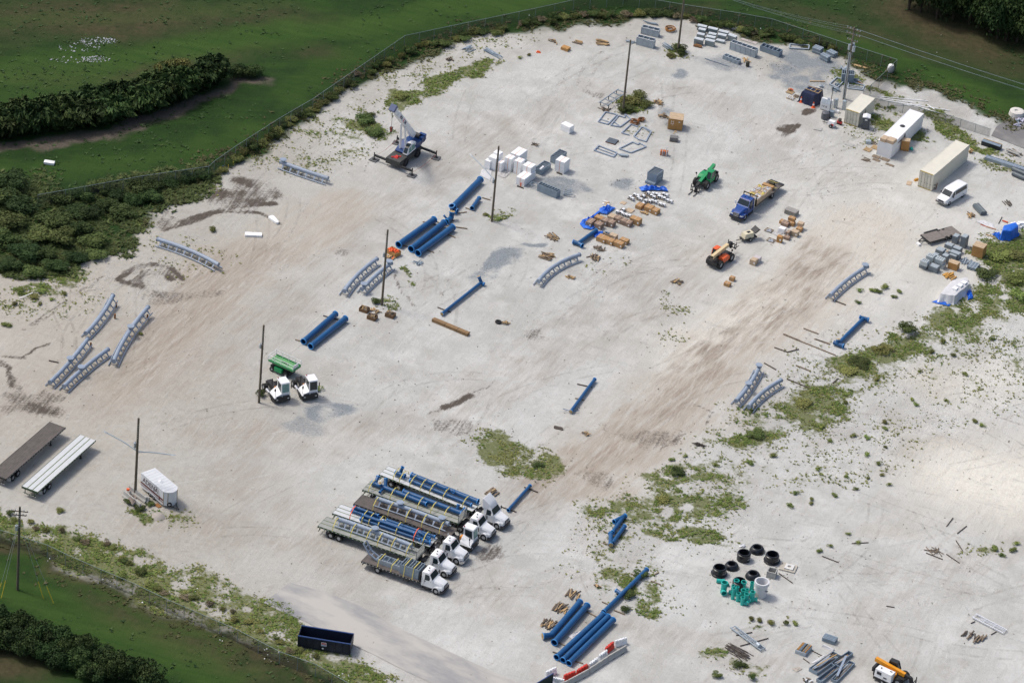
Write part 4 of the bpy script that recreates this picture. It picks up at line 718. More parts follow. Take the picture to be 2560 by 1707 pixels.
for s in (-1, 1):
    for y in (.68, 1.0): wheel(bt, X0-Lb+2.35, s*y, .5, .27)
part(bt, 'bulkhead', MB().box(X0-.1, X0-.02, -1.2, 1.2, 1.2, 2.35), CHAS)
# blue rollback truck
NOSE = g('i', 640, 700); hdb = ang(g('i', 1050, 470), g('i', 740, 720))
BLUEP = mat('blue_truck_paint', (.012, .06, .26), .3, 0, .08, 1, .04)
bl = thing('rollback_truck', 'blue flatbed truck loaded with wrapped cartons, bed tail dark', 'truck', w2(thing('x', None, None, NOSE, hdb), .15, 0), hdb); bpy.data.objects.remove(bpy.data.objects['x'])
truck_front(bl, BLUEP, k=.97)
part(bl, 'bed', MB().box(-12.2, -4.2, -1.22, 1.22, 1.05, 1.2), WOODD); part(bl, 'bed_tail', MB().hexa([(-13.0, -1.2, .8), (-12.0, -1.22, 1.0), (-12.0, 1.22, 1.0), (-13.0, 1.2, .8)], [(-13.1, -1.2, 1.0), (-12.0, -1.22, 1.22), (-12.0, 1.22, 1.22), (-13.1, 1.2, 1.0)]), CHAS)
part(bl, 'headache_rack', MB().box(-4.2, -4.1, -1.2, 1.2, 1.2, 1.35).box(-4.2, -4.1, -1.2, 1.2, 2.85, 3.0).box(-4.2, -4.1, -1.2, -1.08, 1.2, 3.0).box(-4.2, -4.1, 1.08, 1.2, 1.2, 3.0).box(-4.2, -4.1, -.05, .05, 1.2, 3.0).box(-4.19, -4.11, -1.1, 1.1, 1.2, 2.2), mat('dark_olive_rack', (.05, .045, .02), .7))
part(bl, 'frame_rails', MB().box(-11.5, -.4, .33, .45, .62, 1.05).box(-11.5, -.4, -.45, -.33, .62, 1.05), CHAS)
for s in (-1, 1):
    for y in (.68, 1.0): wheel(bl, -9.6, s*y, .5, .27)
part(bl, 'winch', MB().box(-11.6, -11.0, -.5, .3, 1.2, 1.6).cyl((-11.3, -.4, 1.5), (-11.3, .3, 1.5), .25, n=10), mat('dark_olive_rack', (.05, .045, .02)))
part(bl, 'yellow_strap', MB().bar((-12.9, .3, 1.06), (-11.2, -.2, 1.5), .08, .03).bar((-10.9, -1.22, 1.24), (-10.9, 1.0, 1.24), .1, .03).bar((-12.3, -1.2, 1.24), (-12.3, 0, 1.24), .1, .03), STRAP)
WRAP = mat('silver_film', (.55, .57, .6), .25, .2, .35, 6)
k = 0
for xx in (-4.9, -5.8, -6.7, -7.6, -8.5):
    for yy in (-.58, .58):
        h_ = .95-.06*(k % 3); p_ = w2(bl, xx, yy, 1.205); c = one('wrapped_carton', 'brown carton with film-wrapped top on the bed of the blue truck', 'carton', MB().box(-.42, .42, -.55, .55, 0, h_), CARTONL, p_, hdb, 'cartons on the blue truck'); k += 1
        m = MB()
        for q in range(9): a_, b_ = rnd.uniform(-.3, .3), rnd.uniform(-.42, .42); m.hexa([(a_-.14, b_-.12, h_), (a_+.14, b_-.12, h_), (a_+.14, b_+.12, h_), (a_-.14, b_+.12, h_)], [(a_-.1, b_-.1, h_+.1*rnd.random()+.03), (a_+.1, b_-.06, h_+.1*rnd.random()+.03), (a_+.1, b_+.1, h_+.1*rnd.random()+.03), (a_-.1, b_+.1, h_+.1*rnd.random()+.03)])
        part(c, 'film_top', m, WRAP if k % 3 else STRAP)
one('long_carton', 'long brown carton lying across the tail end of the blue truck bed', 'carton', MB().box(-.35, .35, -1.0, .8, 0, .55), CARTON, w2(bl, -10.1, 0, 1.205), hdb)
# ------------------------------------------------------------------ yard tractors
def yard_tractor(label, front_left, hd, glass, group='white yard tractors'):
    """nose at x=0; cab on the left half (+y), sloping engine cowl on the right"""
    th = thing('yard_tractor', label, 'truck', front_left, hd, group)
    part(th, 'frame_rails', MB().box(-4.9, -.3, .3, .42, .6, .9).box(-4.9, -.3, -.42, -.3, .6, .9), CHAS); part(th, 'bumper', MB().prism([(.05, -1.05), (.05, 1.2), (-.25, 1.22), (-1.6, 1.22), (-1.6, -1.22), (-.25, -1.22)], .32, .95, 'z'), CHAS)
    cab = part(th, 'cab', MB().hexa([(-.12, -.12, .96), (-1.75, -.12, .96), (-1.75, 1.18, .96), (-.12, 1.18, .96)], [(-.42, -.1, 2.95), (-1.8, -.1, 3.02), (-1.8, 1.12, 3.02), (-.42, 1.12, 2.95)]), WHT)
    part(cab, 'cab_roof', MB().hexa([(-.28, -.18, 2.95), (-1.95, -.18, 3.02), (-1.95, 1.2, 3.02), (-.28, 1.2, 2.95)], [(-.36, -.14, 3.08), (-1.9, -.14, 3.14), (-1.9, 1.16, 3.14), (-.36, 1.16, 3.08)]), WHT)
    part(cab, 'windshield', MB().hexa([(-.18, .0, 1.62), (-.28, .0, 1.62), (-.28, 1.06, 1.62), (-.18, 1.06, 1.62)], [(-.385, .0, 2.85), (-.5, .0, 2.85), (-.5, 1.02, 2.85), (-.385, 1.02, 2.85)]), glass)
    part(cab, 'side_window', MB().hexa([(-.4, -.13, 1.55), (-1.5, -.13, 1.45), (-1.5, -.05, 1.45), (-.4, -.05, 1.55)], [(-.55, -.115, 2.8), (-1.6, -.115, 2.85), (-1.6, -.05, 2.85), (-.55, -.05, 2.8)]), GLASS)
    part(cab, 'side_window', MB().hexa([(-.4, 1.185, 1.55), (-1.5, 1.185, 1.45), (-1.5, 1.1, 1.45), (-.4, 1.1, 1.55)], [(-.55, 1.14, 2.8), (-1.6, 1.14, 2.85), (-1.6, 1.05, 2.85), (-.55, 1.05, 2.8)]), GLASS)
    part(th, 'engine_cowl', MB().hexa([(-.05, -1.2, .955), (-1.9, -1.2, .955), (-1.9, -.13, .955), (-.05, -.13, .955)], [(-.15, -1.0, 1.15), (-1.75, -1.0, 1.35), (-1.75, -.13, 1.95), (-.15, -.13, 1.5)]), WHT)
    part(th, 'lower_grille', MB().box(-.02, .055, .0, 1.0, .98, 1.25).box(-.04, .05, -.95, -.15, 1.0, 1.25), GRILLE)
    for s in (-1, 1):
        wheel(th, -1.05, s*1.06, .5, .28)
        for y in (.72, 1.06): wheel(th, -4.05, s*y, .5, .28)
        part(th, 'headlight', MB().box(.05, .09, s*.85-.12, s*.85+.12, .7, .82), LAMP)
    part(th, 'mirror', MB().box(-.3, -.22, 1.3, 1.42, 2.1, 2.7), GRILLE); part(th, 'mirror_post', MB().cyl((-.35, -1.0, .96), (-.35, -1.05, 2.2), .035, n=6).box(-.42, -.3, -1.15, -.95, 2.0, 2.4), GRILLE)
    part(th, 'exhaust_stack', MB().cyl((-2.1, -.75, .7), (-2.1, -.75, 3.0), .08, n=8), CHAS, True); part(th, 'air_tank', MB().cyl((-2.2, -1.0, .6), (-3.2, -1.0, .6), .22, n=10), CHROME, True)
    part(th, 'fifth_wheel_boom', MB().hexa([(-2.3, -.35, .9), (-4.6, -.4, .9), (-4.6, .4, .9), (-2.3, .35, .9)], [(-2.3, -.35, 1.0), (-4.5, -.4, 1.25), (-4.5, .4, 1.25), (-2.3, .35, 1.0)]), CHAS)
    part(th, 'hose_reel', MB().box(-2.15, -1.85, -.4, .2, 1.0, 1.6), mat('amber_housing', (.6, .22, .02), .5)); part(cab, 'beacon', MB().cyl((-1.75, -.05, 3.14), (-1.75, -.05, 3.3), .08, n=8), mat('red_beacon', (.35, .02, .03), .3)); return th
hy = ang(g('m', 180, 1150), g('m', 430, 1470))
yard_tractor('white yard tractor with pale green windscreen beside the bare pole', w2(thing('x', None, None, g('m', 700, 1500), hy), .45, -.0), hy, GLASSG); bpy.data.objects.remove(bpy.data.objects['x'])
hy2 = ang(g('m', 1045, 1070), g('m', 1245, 1380))
yard_tractor('white yard tractor with dark windscreen on the gravel patch', g('m', 1510, 1475), hy2, GLASS)
t3 = TRL[2]; yard_tractor('white yard tractor hitched to the dark plank-decked trailer', w2(t3, 3.3, 0), t3.rotation_euler.z, GLASSG)
# ------------------------------------------------------------------ telehandlers
def telehandler(label, ctr, hd, body, boomc, pitch, group='telehandlers', forks=True, boom_len=5.0, cabc=None, tyre_r=.66):
    th = thing('telehandler', label, 'telehandler', ctr, hd, group)
    part(th, 'chassis', MB().box(-2.3, 2.0, -.75, .75, .6, 1.15).box(-2.5, -2.2, -.9, .9, .7, 1.3), CHAS)
    for sx in (-1.5, 1.45):
        for s in (-1, 1): wheel(th, sx, s*1.02, tyre_r, .42, RIM if body is not None else RIM)
    part(th, 'engine_cover', MB().loft([[(-1.0, -1.15, .75), (-1.0, -.3, .75), (-1.0, -.3, 1.55), (-1.0, -1.1, 1.5)], [(.2, -1.15, .75), (.2, -.3, .75), (.2, -.3, 1.6), (.2, -1.1, 1.55)], [(.85, -1.1, .8), (.85, -.3, .8), (.85, -.3, 1.4), (.85, -1.05, 1.3)]]), body)
    cab = part(th, 'cab', MB().loft([[(-.9, .35, .7), (-.9, 1.12, .7), (-.9, 1.12, 1.5), (-.9, .35, 1.5)], [(.75, .35, .7), (.75, 1.12, .7), (.75, 1.12, 1.3), (.75, .35, 1.3)]]), body)
    part(cab, 'cab_glass', MB().hexa([(-.85, .38, 1.5), (.7, .38, 1.3), (.7, 1.1, 1.3), (-.85, 1.1, 1.5)], [(-.7, .42, 2.35), (.3, .42, 2.35), (.3, 1.05, 2.35), (-.7, 1.05, 2.35)]), GLASS)
    fr_ = MB()
    for a_, b_ in (((-.87, .37, 1.5), (-.72, .4, 2.4)), ((.72, .37, 1.3), (.32, .4, 2.4)), ((-.87, 1.12, 1.5), (-.72, 1.07, 2.4)), ((.72, 1.12, 1.3), (.32, 1.07, 2.4))): fr_.bar(a_, b_, .08)
    fr_.box(-.78, .36, .36, 1.1, 2.36, 2.44); part(cab, 'cab_frame', fr_, cabc or body)
    p0 = Vector((-2.3, 0, 2.05)); d = Vector((math.cos(pitch), 0, math.sin(pitch))); u = Vector((-math.sin(pitch), 0, math.cos(pitch)))
    def seg(a, b, w, h): A_, B_ = p0+d*a, p0+d*b; return MB().hexa([A_-u*h+Vector((0, -w, 0)), B_-u*h*.9+Vector((0, -w, 0)), B_-u*h*.9+Vector((0, w, 0)), A_-u*h+Vector((0, w, 0))], [A_+u*h+Vector((0, -w, 0)), B_+u*h+Vector((0, -w, 0)), B_+u*h+Vector((0, w, 0)), A_+u*h+Vector((0, w, 0))])
    bm = part(th, 'boom', seg(-.25, boom_len*.86, .24, .27), boomc); part(bm, 'boom_extension', seg(boom_len*.86, boom_len+.25, .19, .2), CHAS); part(bm, 'boom_end_plate', seg(-.3, -.252, .2, .2), CHAS)
    e = p0+d*(boom_len+.2); part(th, 'boom_head', MB().hexa([e+Vector((-.2, -.2, .15)), e+Vector((.2, -.2, .1)), e+Vector((.2, .2, .1)), e+Vector((-.2, .2, .15))], [e+Vector((.0, -.16, -1.0)), e+Vector((.45, -.16, -1.0)), e+Vector((.45, .16, -1.0)), e+Vector((.0, .16, -1.0))]), CHAS)
    part(th, 'lift_cylinder', MB().cyl((-.4, 0, 1.15), p0+d*2.2, .09, n=8), CHROME)
    if forks:
        z = max(.12, e.z-1.15); x = e.x+.45; c = part(th, 'fork_carriage', MB().box(x, x+.1, -.75, .75, z+.1, z+.22).box(x, x+.1, -.75, .75, z+.75, z+.85).box(x, x+.1, -.75, -.65, z, z+1.2).box(x, x+.1, .65, .75, z, z+1.2).box(x, x+.1, -.05, .05, z, z+.8), CHAS)
        for s in (-1, 1): part(c, 'fork', MB().box(x+.08, x+.14, s*.42-.06, s*.42+.06, z, z+.8).box(x+.1, x+1.35, s*.42-.06, s*.42+.06, z-.05, z), CHAS)
    part(th, 'mirror', MB().bar((1.2, -.9, 1.3), (1.3, -1.1, 2.0), .05).box(1.22, 1.3, -1.25, -1.0, 1.9, 2.2), CHAS); return th
GRNM = mat('green_machine_paint', (.008, .26, .085), .4, 0, .1, 1.2, .05); ORM = mat('orange_machine_paint', (.75, .12, .03), .42, 0, .12, 1.2, .05); CRM_ = mat('cream_boom_paint', (.66, .52, .30), .5, 0, .08, 1.2, .05); YEL = mat('yellow_machine_paint', (.80, .33, .02), .4, 0, .1, 1.2, .05)
telehandler('green telehandler with lowered boom and black forks', g('i', 290, 270)+Vector((0, 0, 0)), ang(g('i', 385, 235), g('i', 265, 340)), GRNM, GRNM, R(-12), boom_len=5.2)
telehandler('orange telehandler with cream boom near the loose cartons', g('i', 460, 1180), ang(g('i', 480, 1250), g('i', 625, 1150)), ORM, CRM_, R(4), forks=True, boom_len=4.6)
telehandler('yellow telehandler with black cab frame at the bottom edge', g('k', 1850, 1215), ang(g('k', 1640, 1060), g('k', 2110, 1260)), YEL, YEL, R(-8), forks=True, boom_len=4.9, cabc=CHAS)
# white engine-driven machine in front of the yellow telehandler
wm = thing('generator', 'white boxy generator in front of the yellow telehandler', 'generator', g('k', 1725, 1265), DB-.06)
wm.scale = (1.2, 1.2, 1.2)
part(wm, 'cabinet', MB().hexa([(-1.05, -.5, .55), (1.05, -.5, .55), (1.05, .5, .55), (-1.05, .5, .55)], [(-1.0, -.45, 1.55), (1.0, -.45, 1.55), (1.0, .45, 1.55), (-1.0, .45, 1.55)]), WHT); part(wm, 'skid', MB().box(-1.1, 1.1, -.52, .52, .2, .55), CHAS)
part(wm, 'control_panel', MB().box(-.75, -.2, -.512, -.49, 1.0, 1.35).box(.1, .5, -.512, -.49, .8, .95), GRILLE); part(wm, 'exhaust_cap', MB().cyl((-.5, 0, 1.55), (-.5, 0, 1.66), .07, n=8).box(.5, .75, .1, .2, 1.55, 1.6), GRILLE)
for s in (-1, 1): wheel(wm, .1, s*.6, .3, .18)
# ------------------------------------------------------------------ scissor lift
hs_ = ang(g('m', 450, 640), g('m', 800, 800)); sl = thing('scissor_lift', 'green scissor lift with white rails behind the yard tractors', 'scissor lift', (g('m', 450, 670)+g('m', 800, 815))/2+vec(hs_+math.pi/2, .95), hs_)
part(sl, 'chassis', MB().box(-1.7, 1.7, -.6, .6, .35, .8), CHAS)
for sx in (-1.22, 1.22):
    for s in (-1, 1): wheel(sl, sx, s*.85, .38, .3)
GRNL = mat('pale_green_deck', (.12, .32, .13), .6, 0, .12, 2, .1)
part(sl, 'engine_box', MB().box(-.75, .55, -1.05, -.6, .4, 1.05), GRNM); m = MB()
for i in range(3):
    for s in (-1, 1): m.bar((-1.4, s*.5, .85+i*.2), (1.4, s*.5, 1.05+i*.2), .08).bar((1.4, s*.45, .85+i*.2), (-1.4, s*.45, 1.05+i*.2), .08)
part(sl, 'scissor_arms', m, CHAS); pf = part(sl, 'platform', MB().box(-1.9, 2.5, -.95, .95, 1.45, 1.58), GRNL); part(pf, 'kick_plate', MB().box(-1.9, 2.5, -.97, -.93, 1.58, 1.78).box(-1.9, 2.5, .93, .97, 1.58, 1.78).box(2.47, 2.5, -.93, .93, 1.58, 1.85), GRNM)
m = MB()
for s in (-1, 1):
    for z in (2.05, 2.5): m.bar((-1.9, s*.94, z), (2.48, s*.94, z), .05)
    for xx in (-1.9, -.8, .3, 1.4, 2.48): m.bar((xx, s*.94, 1.58), (xx, s*.94, 2.5), .05)
m.bar((-1.9, -.94, 2.5), (-1.9, .94, 2.5), .05).bar((2.48, -.94, 2.5), (2.48, .94, 2.5), .05).bar((-1.9, -.94, 2.05), (-1.9, .94, 2.05), .05); part(sl, 'guard_rail', m, WHT); part(sl, 'gate_panel', MB().box(2.44, 2.46, -.9, .3, 1.7, 2.4), WHT)
part(sl, 'hand_tool', MB().bar((-.4, .1, 1.64), (1.0, -.05, 1.64), .08), CHAS)
# ------------------------------------------------------------------ crane
pads = [g('crane', 250, 1142), g('crane', 925, 1425), g('crane', 1355, 1112), g('crane', 655, 842)]; cc = sum(pads, Vector())/4; fr2 = (pads[0]+pads[1])/2; hc = ang((pads[2]+pads[3])/2, fr2)
cr = thing('mobile_crane', 'blue and white rough-terrain crane on outriggers, boom raised', 'crane', cc, hc); inv = lambda p: Vector((math.cos(hc)*(p.x-cc.x)+math.sin(hc)*(p.y-cc.y), -math.sin(hc)*(p.x-cc.x)+math.cos(hc)*(p.y-cc.y), 0))
CRB_ = mat('crane_blue', (.009, .042, .155), .4, 0, .12, 1, .05); DKD = mat('dark_grey_deck', (.045, .047, .045), .7, 0, .2, 2, .15)
part(cr, 'carrier', MB().loft([[(-3.2, -1.0, .7), (-3.2, 1.0, .7), (-3.2, 1.0, 1.3), (-3.2, -1.0, 1.3)], [(0, -1.2, .7), (0, 1.2, .7), (0, 1.2, 1.55), (0, -1.2, 1.55)], [(1.2, -1.25, .6), (1.2, 1.25, .6), (1.2, 1.25, 1.62), (1.2, -1.25, 1.62)], [(3.6, -1.25, .6), (3.6, 1.25, .6), (3.6, 1.25, 1.5), (3.6, -1.25, 1.5)]]), DKD)
for sx in (-1.75, 1.75):
    for s in (-1, 1): wheel(cr, sx, s*1.12, .68, .5, mat('dark_rim', (.05, .05, .055), .5))
for q, p_ in enumerate(pads):
    l_ = inv(p_); s = 1 if l_.y > 0 else -1; ob = part(cr, 'outrigger_beam', MB().box(l_.x-.14, l_.x+.14, min(s*.8, l_.y), max(s*.8, l_.y), .72, 1.02), CHAS); part(ob, 'jack', MB().cyl((l_.x, l_.y, .16), (l_.x, l_.y, 1.35), .09, n=8).cyl((l_.x, l_.y, .12), (l_.x, l_.y, .2), .28, n=10), CHAS)
    one('outrigger_mat', 'flat grey mat under the %s crane outrigger' % ('left', 'nearest', 'right', 'farthest')[q], 'mat', MB().box(-.62, .62, -.62, .62, 0, .12), mat('grey_mat', (.11, .115, .12), .85, 0, .2, 2, .2), p_, hc+.1*q)
part(cr, 'turntable', MB().cyl((-.4, 0, 1.5), (-.4, 0, 1.75), .75, n=16), CHAS)
part(cr, 'superstructure', MB().loft([[(-2.9, -1.15, 1.75), (-2.9, 1.15, 1.75), (-2.9, 1.15, 2.5), (-2.9, -1.15, 2.5)], [(-1.0, -1.2, 1.75), (-1.0, 1.2, 1.75), (-1.0, 1.2, 2.7), (-1.0, -1.2, 2.7)], [(.5, -1.2, 1.75), (.5, 1.2, 1.75), (.5, 1.2, 2.1), (.5, -1.2, 2.1)], [(1.3, -1.1, 1.75), (1.3, 1.1, 1.75), (1.3, 1.1, 1.9), (1.3, -1.1, 1.9)]]), CRB_)
cb = part(cr, 'operator_cab', MB().loft([[(-1.0, .35, 1.9), (-1.0, 1.22, 1.9), (-1.0, 1.15, 3.1), (-1.0, .4, 3.1)], [(.2, .35, 1.8), (.2, 1.24, 1.8), (.2, 1.15, 3.25), (.2, .4, 3.25)], [(1.0, .35, 1.75), (1.0, 1.24, 1.75), (1.0, 1.12, 2.75), (1.0, .4, 2.75)], [(1.45, .4, 1.75), (1.45, 1.2, 1.75), (1.45, 1.15, 1.95), (1.45, .45, 1.95)]]), WHT)
part(cb, 'windshield', MB().hexa([(1.44, .47, 2.0), (1.44, 1.12, 2.0), (1.38, 1.12, 1.98), (1.38, .47, 1.98)], [(1.03, .44, 2.76), (1.03, 1.08, 2.76), (.97, 1.08, 2.72), (.97, .44, 2.72)]).hexa([(1.0, .44, 2.77), (1.0, 1.08, 2.77), (.95, 1.08, 2.7), (.95, .44, 2.7)], [(.25, .44, 3.27), (.25, 1.1, 3.27), (.2, 1.1, 3.2), (.2, .44, 3.2)]), GLASS)
part(cb, 'side_window', MB().hexa([(.95, 1.246, 2.0), (.25, 1.246, 2.0), (.25, 1.16, 2.0), (.95, 1.16, 2.0)], [(.85, 1.14, 2.72), (.25, 1.16, 3.0), (.25, 1.1, 3.0), (.85, 1.08, 2.72)]).hexa([(.15, 1.246, 2.05), (-.7, 1.236, 2.1), (-.7, 1.16, 2.1), (.15, 1.16, 2.05)], [(.15, 1.165, 3.0), (-.7, 1.165, 2.95), (-.7, 1.1, 2.95), (.15, 1.1, 3.0)]), GLASSG)
bp_ = R(49); piv = Vector((-2.4, -.15, 3.1)); bd = Vector((math.cos(bp_), 0, math.sin(bp_))); bu = Vector((-math.sin(bp_), 0, math.cos(bp_))); by = Vector((0, 1, 0))
def bsec(a, b, w, h): A_, B_ = piv+bd*a, piv+bd*b; return MB().hexa([A_-bu*h-by*w, B_-bu*h-by*w, B_-bu*h+by*w, A_-bu*h+by*w], [A_+bu*h-by*w, B_+bu*h-by*w, B_+bu*h+by*w, A_+bu*h+by*w])
bo = part(cr, 'boom', bsec(.2, 8.6, .34, .42), WHT); part(bo, 'boom_section', bsec(8.6, 9.5, .28, .34), WHT); part(bo, 'boom_head', bsec(9.5, 10.2, .36, .5), WHT); part(bo, 'head_shroud', bsec(10.2, 10.7, .5, .55), CRB_)
for tx, off, mm in (('MA', 4.3, mat('navy_letter', (.02, .02, .06), .5)), ('X', 5.65, mat('red_letter', (.5, .02, .05), .5)), ('IM', 6.3, mat('navy_letter', (.02, .02, .06)))):
    o = put('lettering', text_mesh(tx, .78, mm, bold=.02), bo); A_ = piv+bd*(12.0-off)+by*.345+bu*-.28
    o.matrix_local = Matrix(((-bd.x, bu.x, by.x, A_.x), (-bd.y, bu.y, by.y, A_.y), (-bd.z, bu.z, by.z, A_.z), (0, 0, 0, 1)))
part(cr, 'lift_cylinder', MB().cyl((.6, -.6, 2.0), piv+bd*5.2-bu*.45+by*-.2, .17, n=10).cyl((.4, .25, 2.0), piv+bd*4.6-bu*.45+by*.3, .15, n=10), WHT, True)
part(cr, 'hoist_drum', MB().cyl((-3.1, -.7, 2.9), (-3.1, .6, 2.9), .42, n=14), CHAS); part(cr, 'counterweight', MB().box(-3.7, -2.8, -1.2, 1.2, 2.0, 2.95).box(-3.9, -3.4, .2, 1.25, 2.2, 3.2), CRB_)
hp = piv+bd*9.9-bu*.6; part(cr, 'hoist_rope', MB().cyl(hp, hp-Vector((0, 0, 2.6)), .03, n=5).cyl(hp+Vector((.35, .2, 0)), hp+Vector((.35, .2, -2.3)), .03, n=5), CHAS)
part(cr, 'hook_block', MB().hexa([hp+Vector((-.1, -.12, -3.4)), hp+Vector((.1, -.12, -3.4)), hp+Vector((.1, .12, -3.4)), hp+Vector((-.1, .12, -3.4))], [hp+Vector((-.2, -.2, -2.5)), hp+Vector((.2, -.2, -2.5)), hp+Vector((.2, .2, -2.5)), hp+Vector((-.2, .2, -2.5))]), CHAS); part(cr, 'auxiliary_hook', MB().cyl(hp+Vector((.35, .2, -3.0)), hp+Vector((.35, .2, -2.3)), .12, .16, 8), mat('rust_red', (.25, .05, .03), .7))
part(cr, 'red_sling', MB().hexa([(2.1, -.3, 1.56), (3.0, -.5, 1.53), (2.9, .45, 1.53), (2.2, .35, 1.56)], [(2.3, -.2, 1.75), (2.8, -.3, 1.7), (2.75, .25, 1.72), (2.35, .2, 1.8)]).bar((2.0, .5, 1.6), (3.1, -.6, 1.62), .2, .1), mat('red_sling_cloth', (.5, .03, .025), .8, 0, .3, 5))
one('red_line', 'thin red line strung between the two right crane outriggers', 'rope', MB().tube(bow((0, 0, .7), pads[2]-pads[1]+Vector((0, 0, .7)), .35), .025, 4), mat('red_rope', (.4, .05, .04), .8), pads[1])
one('red_line', 'thin red line strung between the two left crane outriggers', 'rope', MB().tube(bow((0, 0, .7), pads[3]-pads[0]+Vector((0, 0, .7)), .35), .025, 4), mat('red_rope', (.4, .05, .04)), pads[0])
# ------------------------------------------------------------------ passenger van
F0, R0 = g('13', 1655, 355), g('13', 1850, 238); hv = ang(R0, F0); vn_ = thing('passenger_van', 'white passenger van with dark side windows by the cream container', 'van', (g('13', 1690, 403)+g('13', 1872, 294))/2+vec(hv-math.pi/2, .98)*1, hv)
def vs_(x, w, zs): return [(x, -w, zs[0]), (x, w, zs[0]), (x, w, zs[1]), (x, w*.86, zs[2]), (x, -w*.86, zs[2]), (x, -w, zs[1])]
bdv = part(vn_, 'body', MB().loft([vs_(2.85, .8, (.5, .85, 1.0)), vs_(2.6, .95, (.4, .95, 1.12)), vs_(1.75, .98, (.38, 1.15, 1.3)), vs_(1.0, 1.0, (.38, 1.25, 2.02)), vs_(.5, 1.0, (.38, 1.3, 2.12)), vs_(-2.4, 1.0, (.38, 1.3, 2.12)), vs_(-2.85, .97, (.42, 1.25, 2.02))]), WHT, True)
part(bdv, 'windshield', MB().hexa([(1.72, -.8, 1.34), (1.72, .8, 1.34), (1.6, .8, 1.3), (1.6, -.8, 1.3)], [(1.06, -.76, 2.0), (1.06, .76, 2.0), (.96, .76, 1.98), (.96, -.76, 1.98)]), GLASSG if False else GLASS)
for s in (-1, 1):
    part(bdv, 'front_window', MB().hexa([(1.35, s*1.0, 1.3), (.55, s*1.015, 1.32), (.55, s*.9, 1.32), (1.35, s*.9, 1.3)], [(.95, s*.91, 1.92), (.55, s*.905, 1.95), (.55, s*.85, 1.95), (.95, s*.85, 1.92)]), GLASS)
    part(bdv, 'rear_window', MB().hexa([(.4, s*1.012, 1.32), (-2.6, s*1.0, 1.32), (-2.6, s*.9, 1.32), (.4, s*.9, 1.32)], [(.4, s*.905, 1.95), (-2.55, s*.90, 1.95), (-2.55, s*.84, 1.95), (.4, s*.84, 1.95)]), GLASS)
    part(vn_, 'headlight', MB().box(2.62, 2.84, s*.7-.16, s*.7+.16, .78, .95), LAMP); part(vn_, 'mirror', MB().box(1.2, 1.35, s*1.15-.1, s*1.15+.1, 1.25, 1.5), GRILLE)
    for xx in (1.85, -1.75): wheel(vn_, xx, s*.88, .37, .25)
part(vn_, 'grille', MB().box(2.78, 2.88, -.5, .5, .68, .95), GRILLE); part(vn_, 'bumper', MB().box(2.6, 2.95, -.95, .95, .38, .6).box(-2.95, -2.8, -.92, .92, .4, .6), mat('grey_bumper', (.14, .14, .14), .5))
# ------------------------------------------------------------------ blue pipes
def pipe(label, pts, dia, ends=('open', 'open'), branches=(), group=None, name='blue_pipe', fl=1.2):
    """pts: world points of the centre line; branches: (base, tip, dia, end)"""
    o = Vector((pts[0].x, pts[0].y, 0)); P = [p-o for p in pts]; r = dia/2; th = thing(name, label, 'pipe', o, 0, group)
    bm = MB().tube(P, r, 16); fm = []
    def end(p, q, rr, kind):
        d = (p-q).normalized()
        if kind != 'none': f_ = part(th, 'flange', MB().ring(p-d*.08, p+d*.03, rr*fl, rr*.97, 18), FLANGE, True)
        if kind == 'cap': part(th, 'end_cap', MB().cyl(p+d*.02, p+d*.06, rr*1.08, n=16), PLY); part(th, 'cap_batten', MB().box(-.07, .07, -.07, .07, 0, .0) if 0 else MB().bar(p+d*.08-Vector((0, 0, rr*.4)), p+d*.08+Vector((0, 0, rr*.4)), .12, .08), PLY)
    end(P[0], P[1], r, ends[0]); end(P[-1], P[-2], r, ends[1])
    for b, t_, d_, k in branches:
        b = b-o; t_ = t_-o; bm2 = MB().tube([b, t_], d_/2, 14); part(th, 'branch', bm2, PIPE, True); end(t_, b, d_/2, k)
    part(th, 'pipe_body', bm, PIPE, True); return th
def gp(k, x, y, dia, lift=.12): return g(k, x, y, dia/2+lift)
def spipe(label, k, a, b, dia, ends=('open', 'open'), group=None, br=()):
    A_, B_ = gp(k, *a, dia), gp(k, *b, dia); B = []
    for t_, ang_, el, ln, d_, kd in br:
        q = A_.lerp(B_, t_); hd_ = ang(A_, B_)+ang_; B.append((q, q+Vector((math.cos(hd_)*math.cos(el), math.sin(hd_)*math.cos(el), math.sin(el)))*(dia/2+ln), d_, kd))
    return pipe(label, [A_, B_], dia, ends, B, group)
U = math.pi/2
spipe('longest of the upper blue pipes, its far end by the white bales', '11', (1885, 165), (1655, 395), .96)
spipe('short blue pipe with one oversized flange left of the lamp pole', '11', (1875, 322), (1815, 405), .62, br=())
spipe('left pipe of the three side-by-side blue pipes by the orange box', '11', (1497, 500), (1197, 712), .95)
spipe('middle pipe of the three side-by-side blue pipes by the orange box', '11', (1580, 528), (1302, 748), .95)
spipe('right pipe of the three side-by-side blue pipes by the orange box', '11', (1652, 565), (1360, 782), .95)
A_ = gp('11', 1690, 432, .6); pipe('blue elbow fitting with upright open mouth among the upper pipes', [A_, gp('11', 1650, 420, .6), gp('11', 1640, 425, .6)+Vector((0, 0, .85))], .8)
A_ = gp('11', 1650, 520, .55); pipe('blue fitting with plywood-capped upright mouth among the upper pipes', [gp('11', 1600, 520, .55), gp('11', 1640, 486, .55), gp('11', 1644, 480, .55)+Vector((0, 0, .95))], .8, ('open', 'cap'), [(gp('11', 1615, 505, .5), gp('11', 1575, 490, .5)+Vector((0, 0, .5)), .3, 'open')])
spipe('left pipe of the blue pair by the broken timber boxes', '11', (668, 1292), (398, 1525), .84); spipe('right pipe of the blue pair by the broken timber boxes', '11', (752, 1330), (458, 1565), .84)
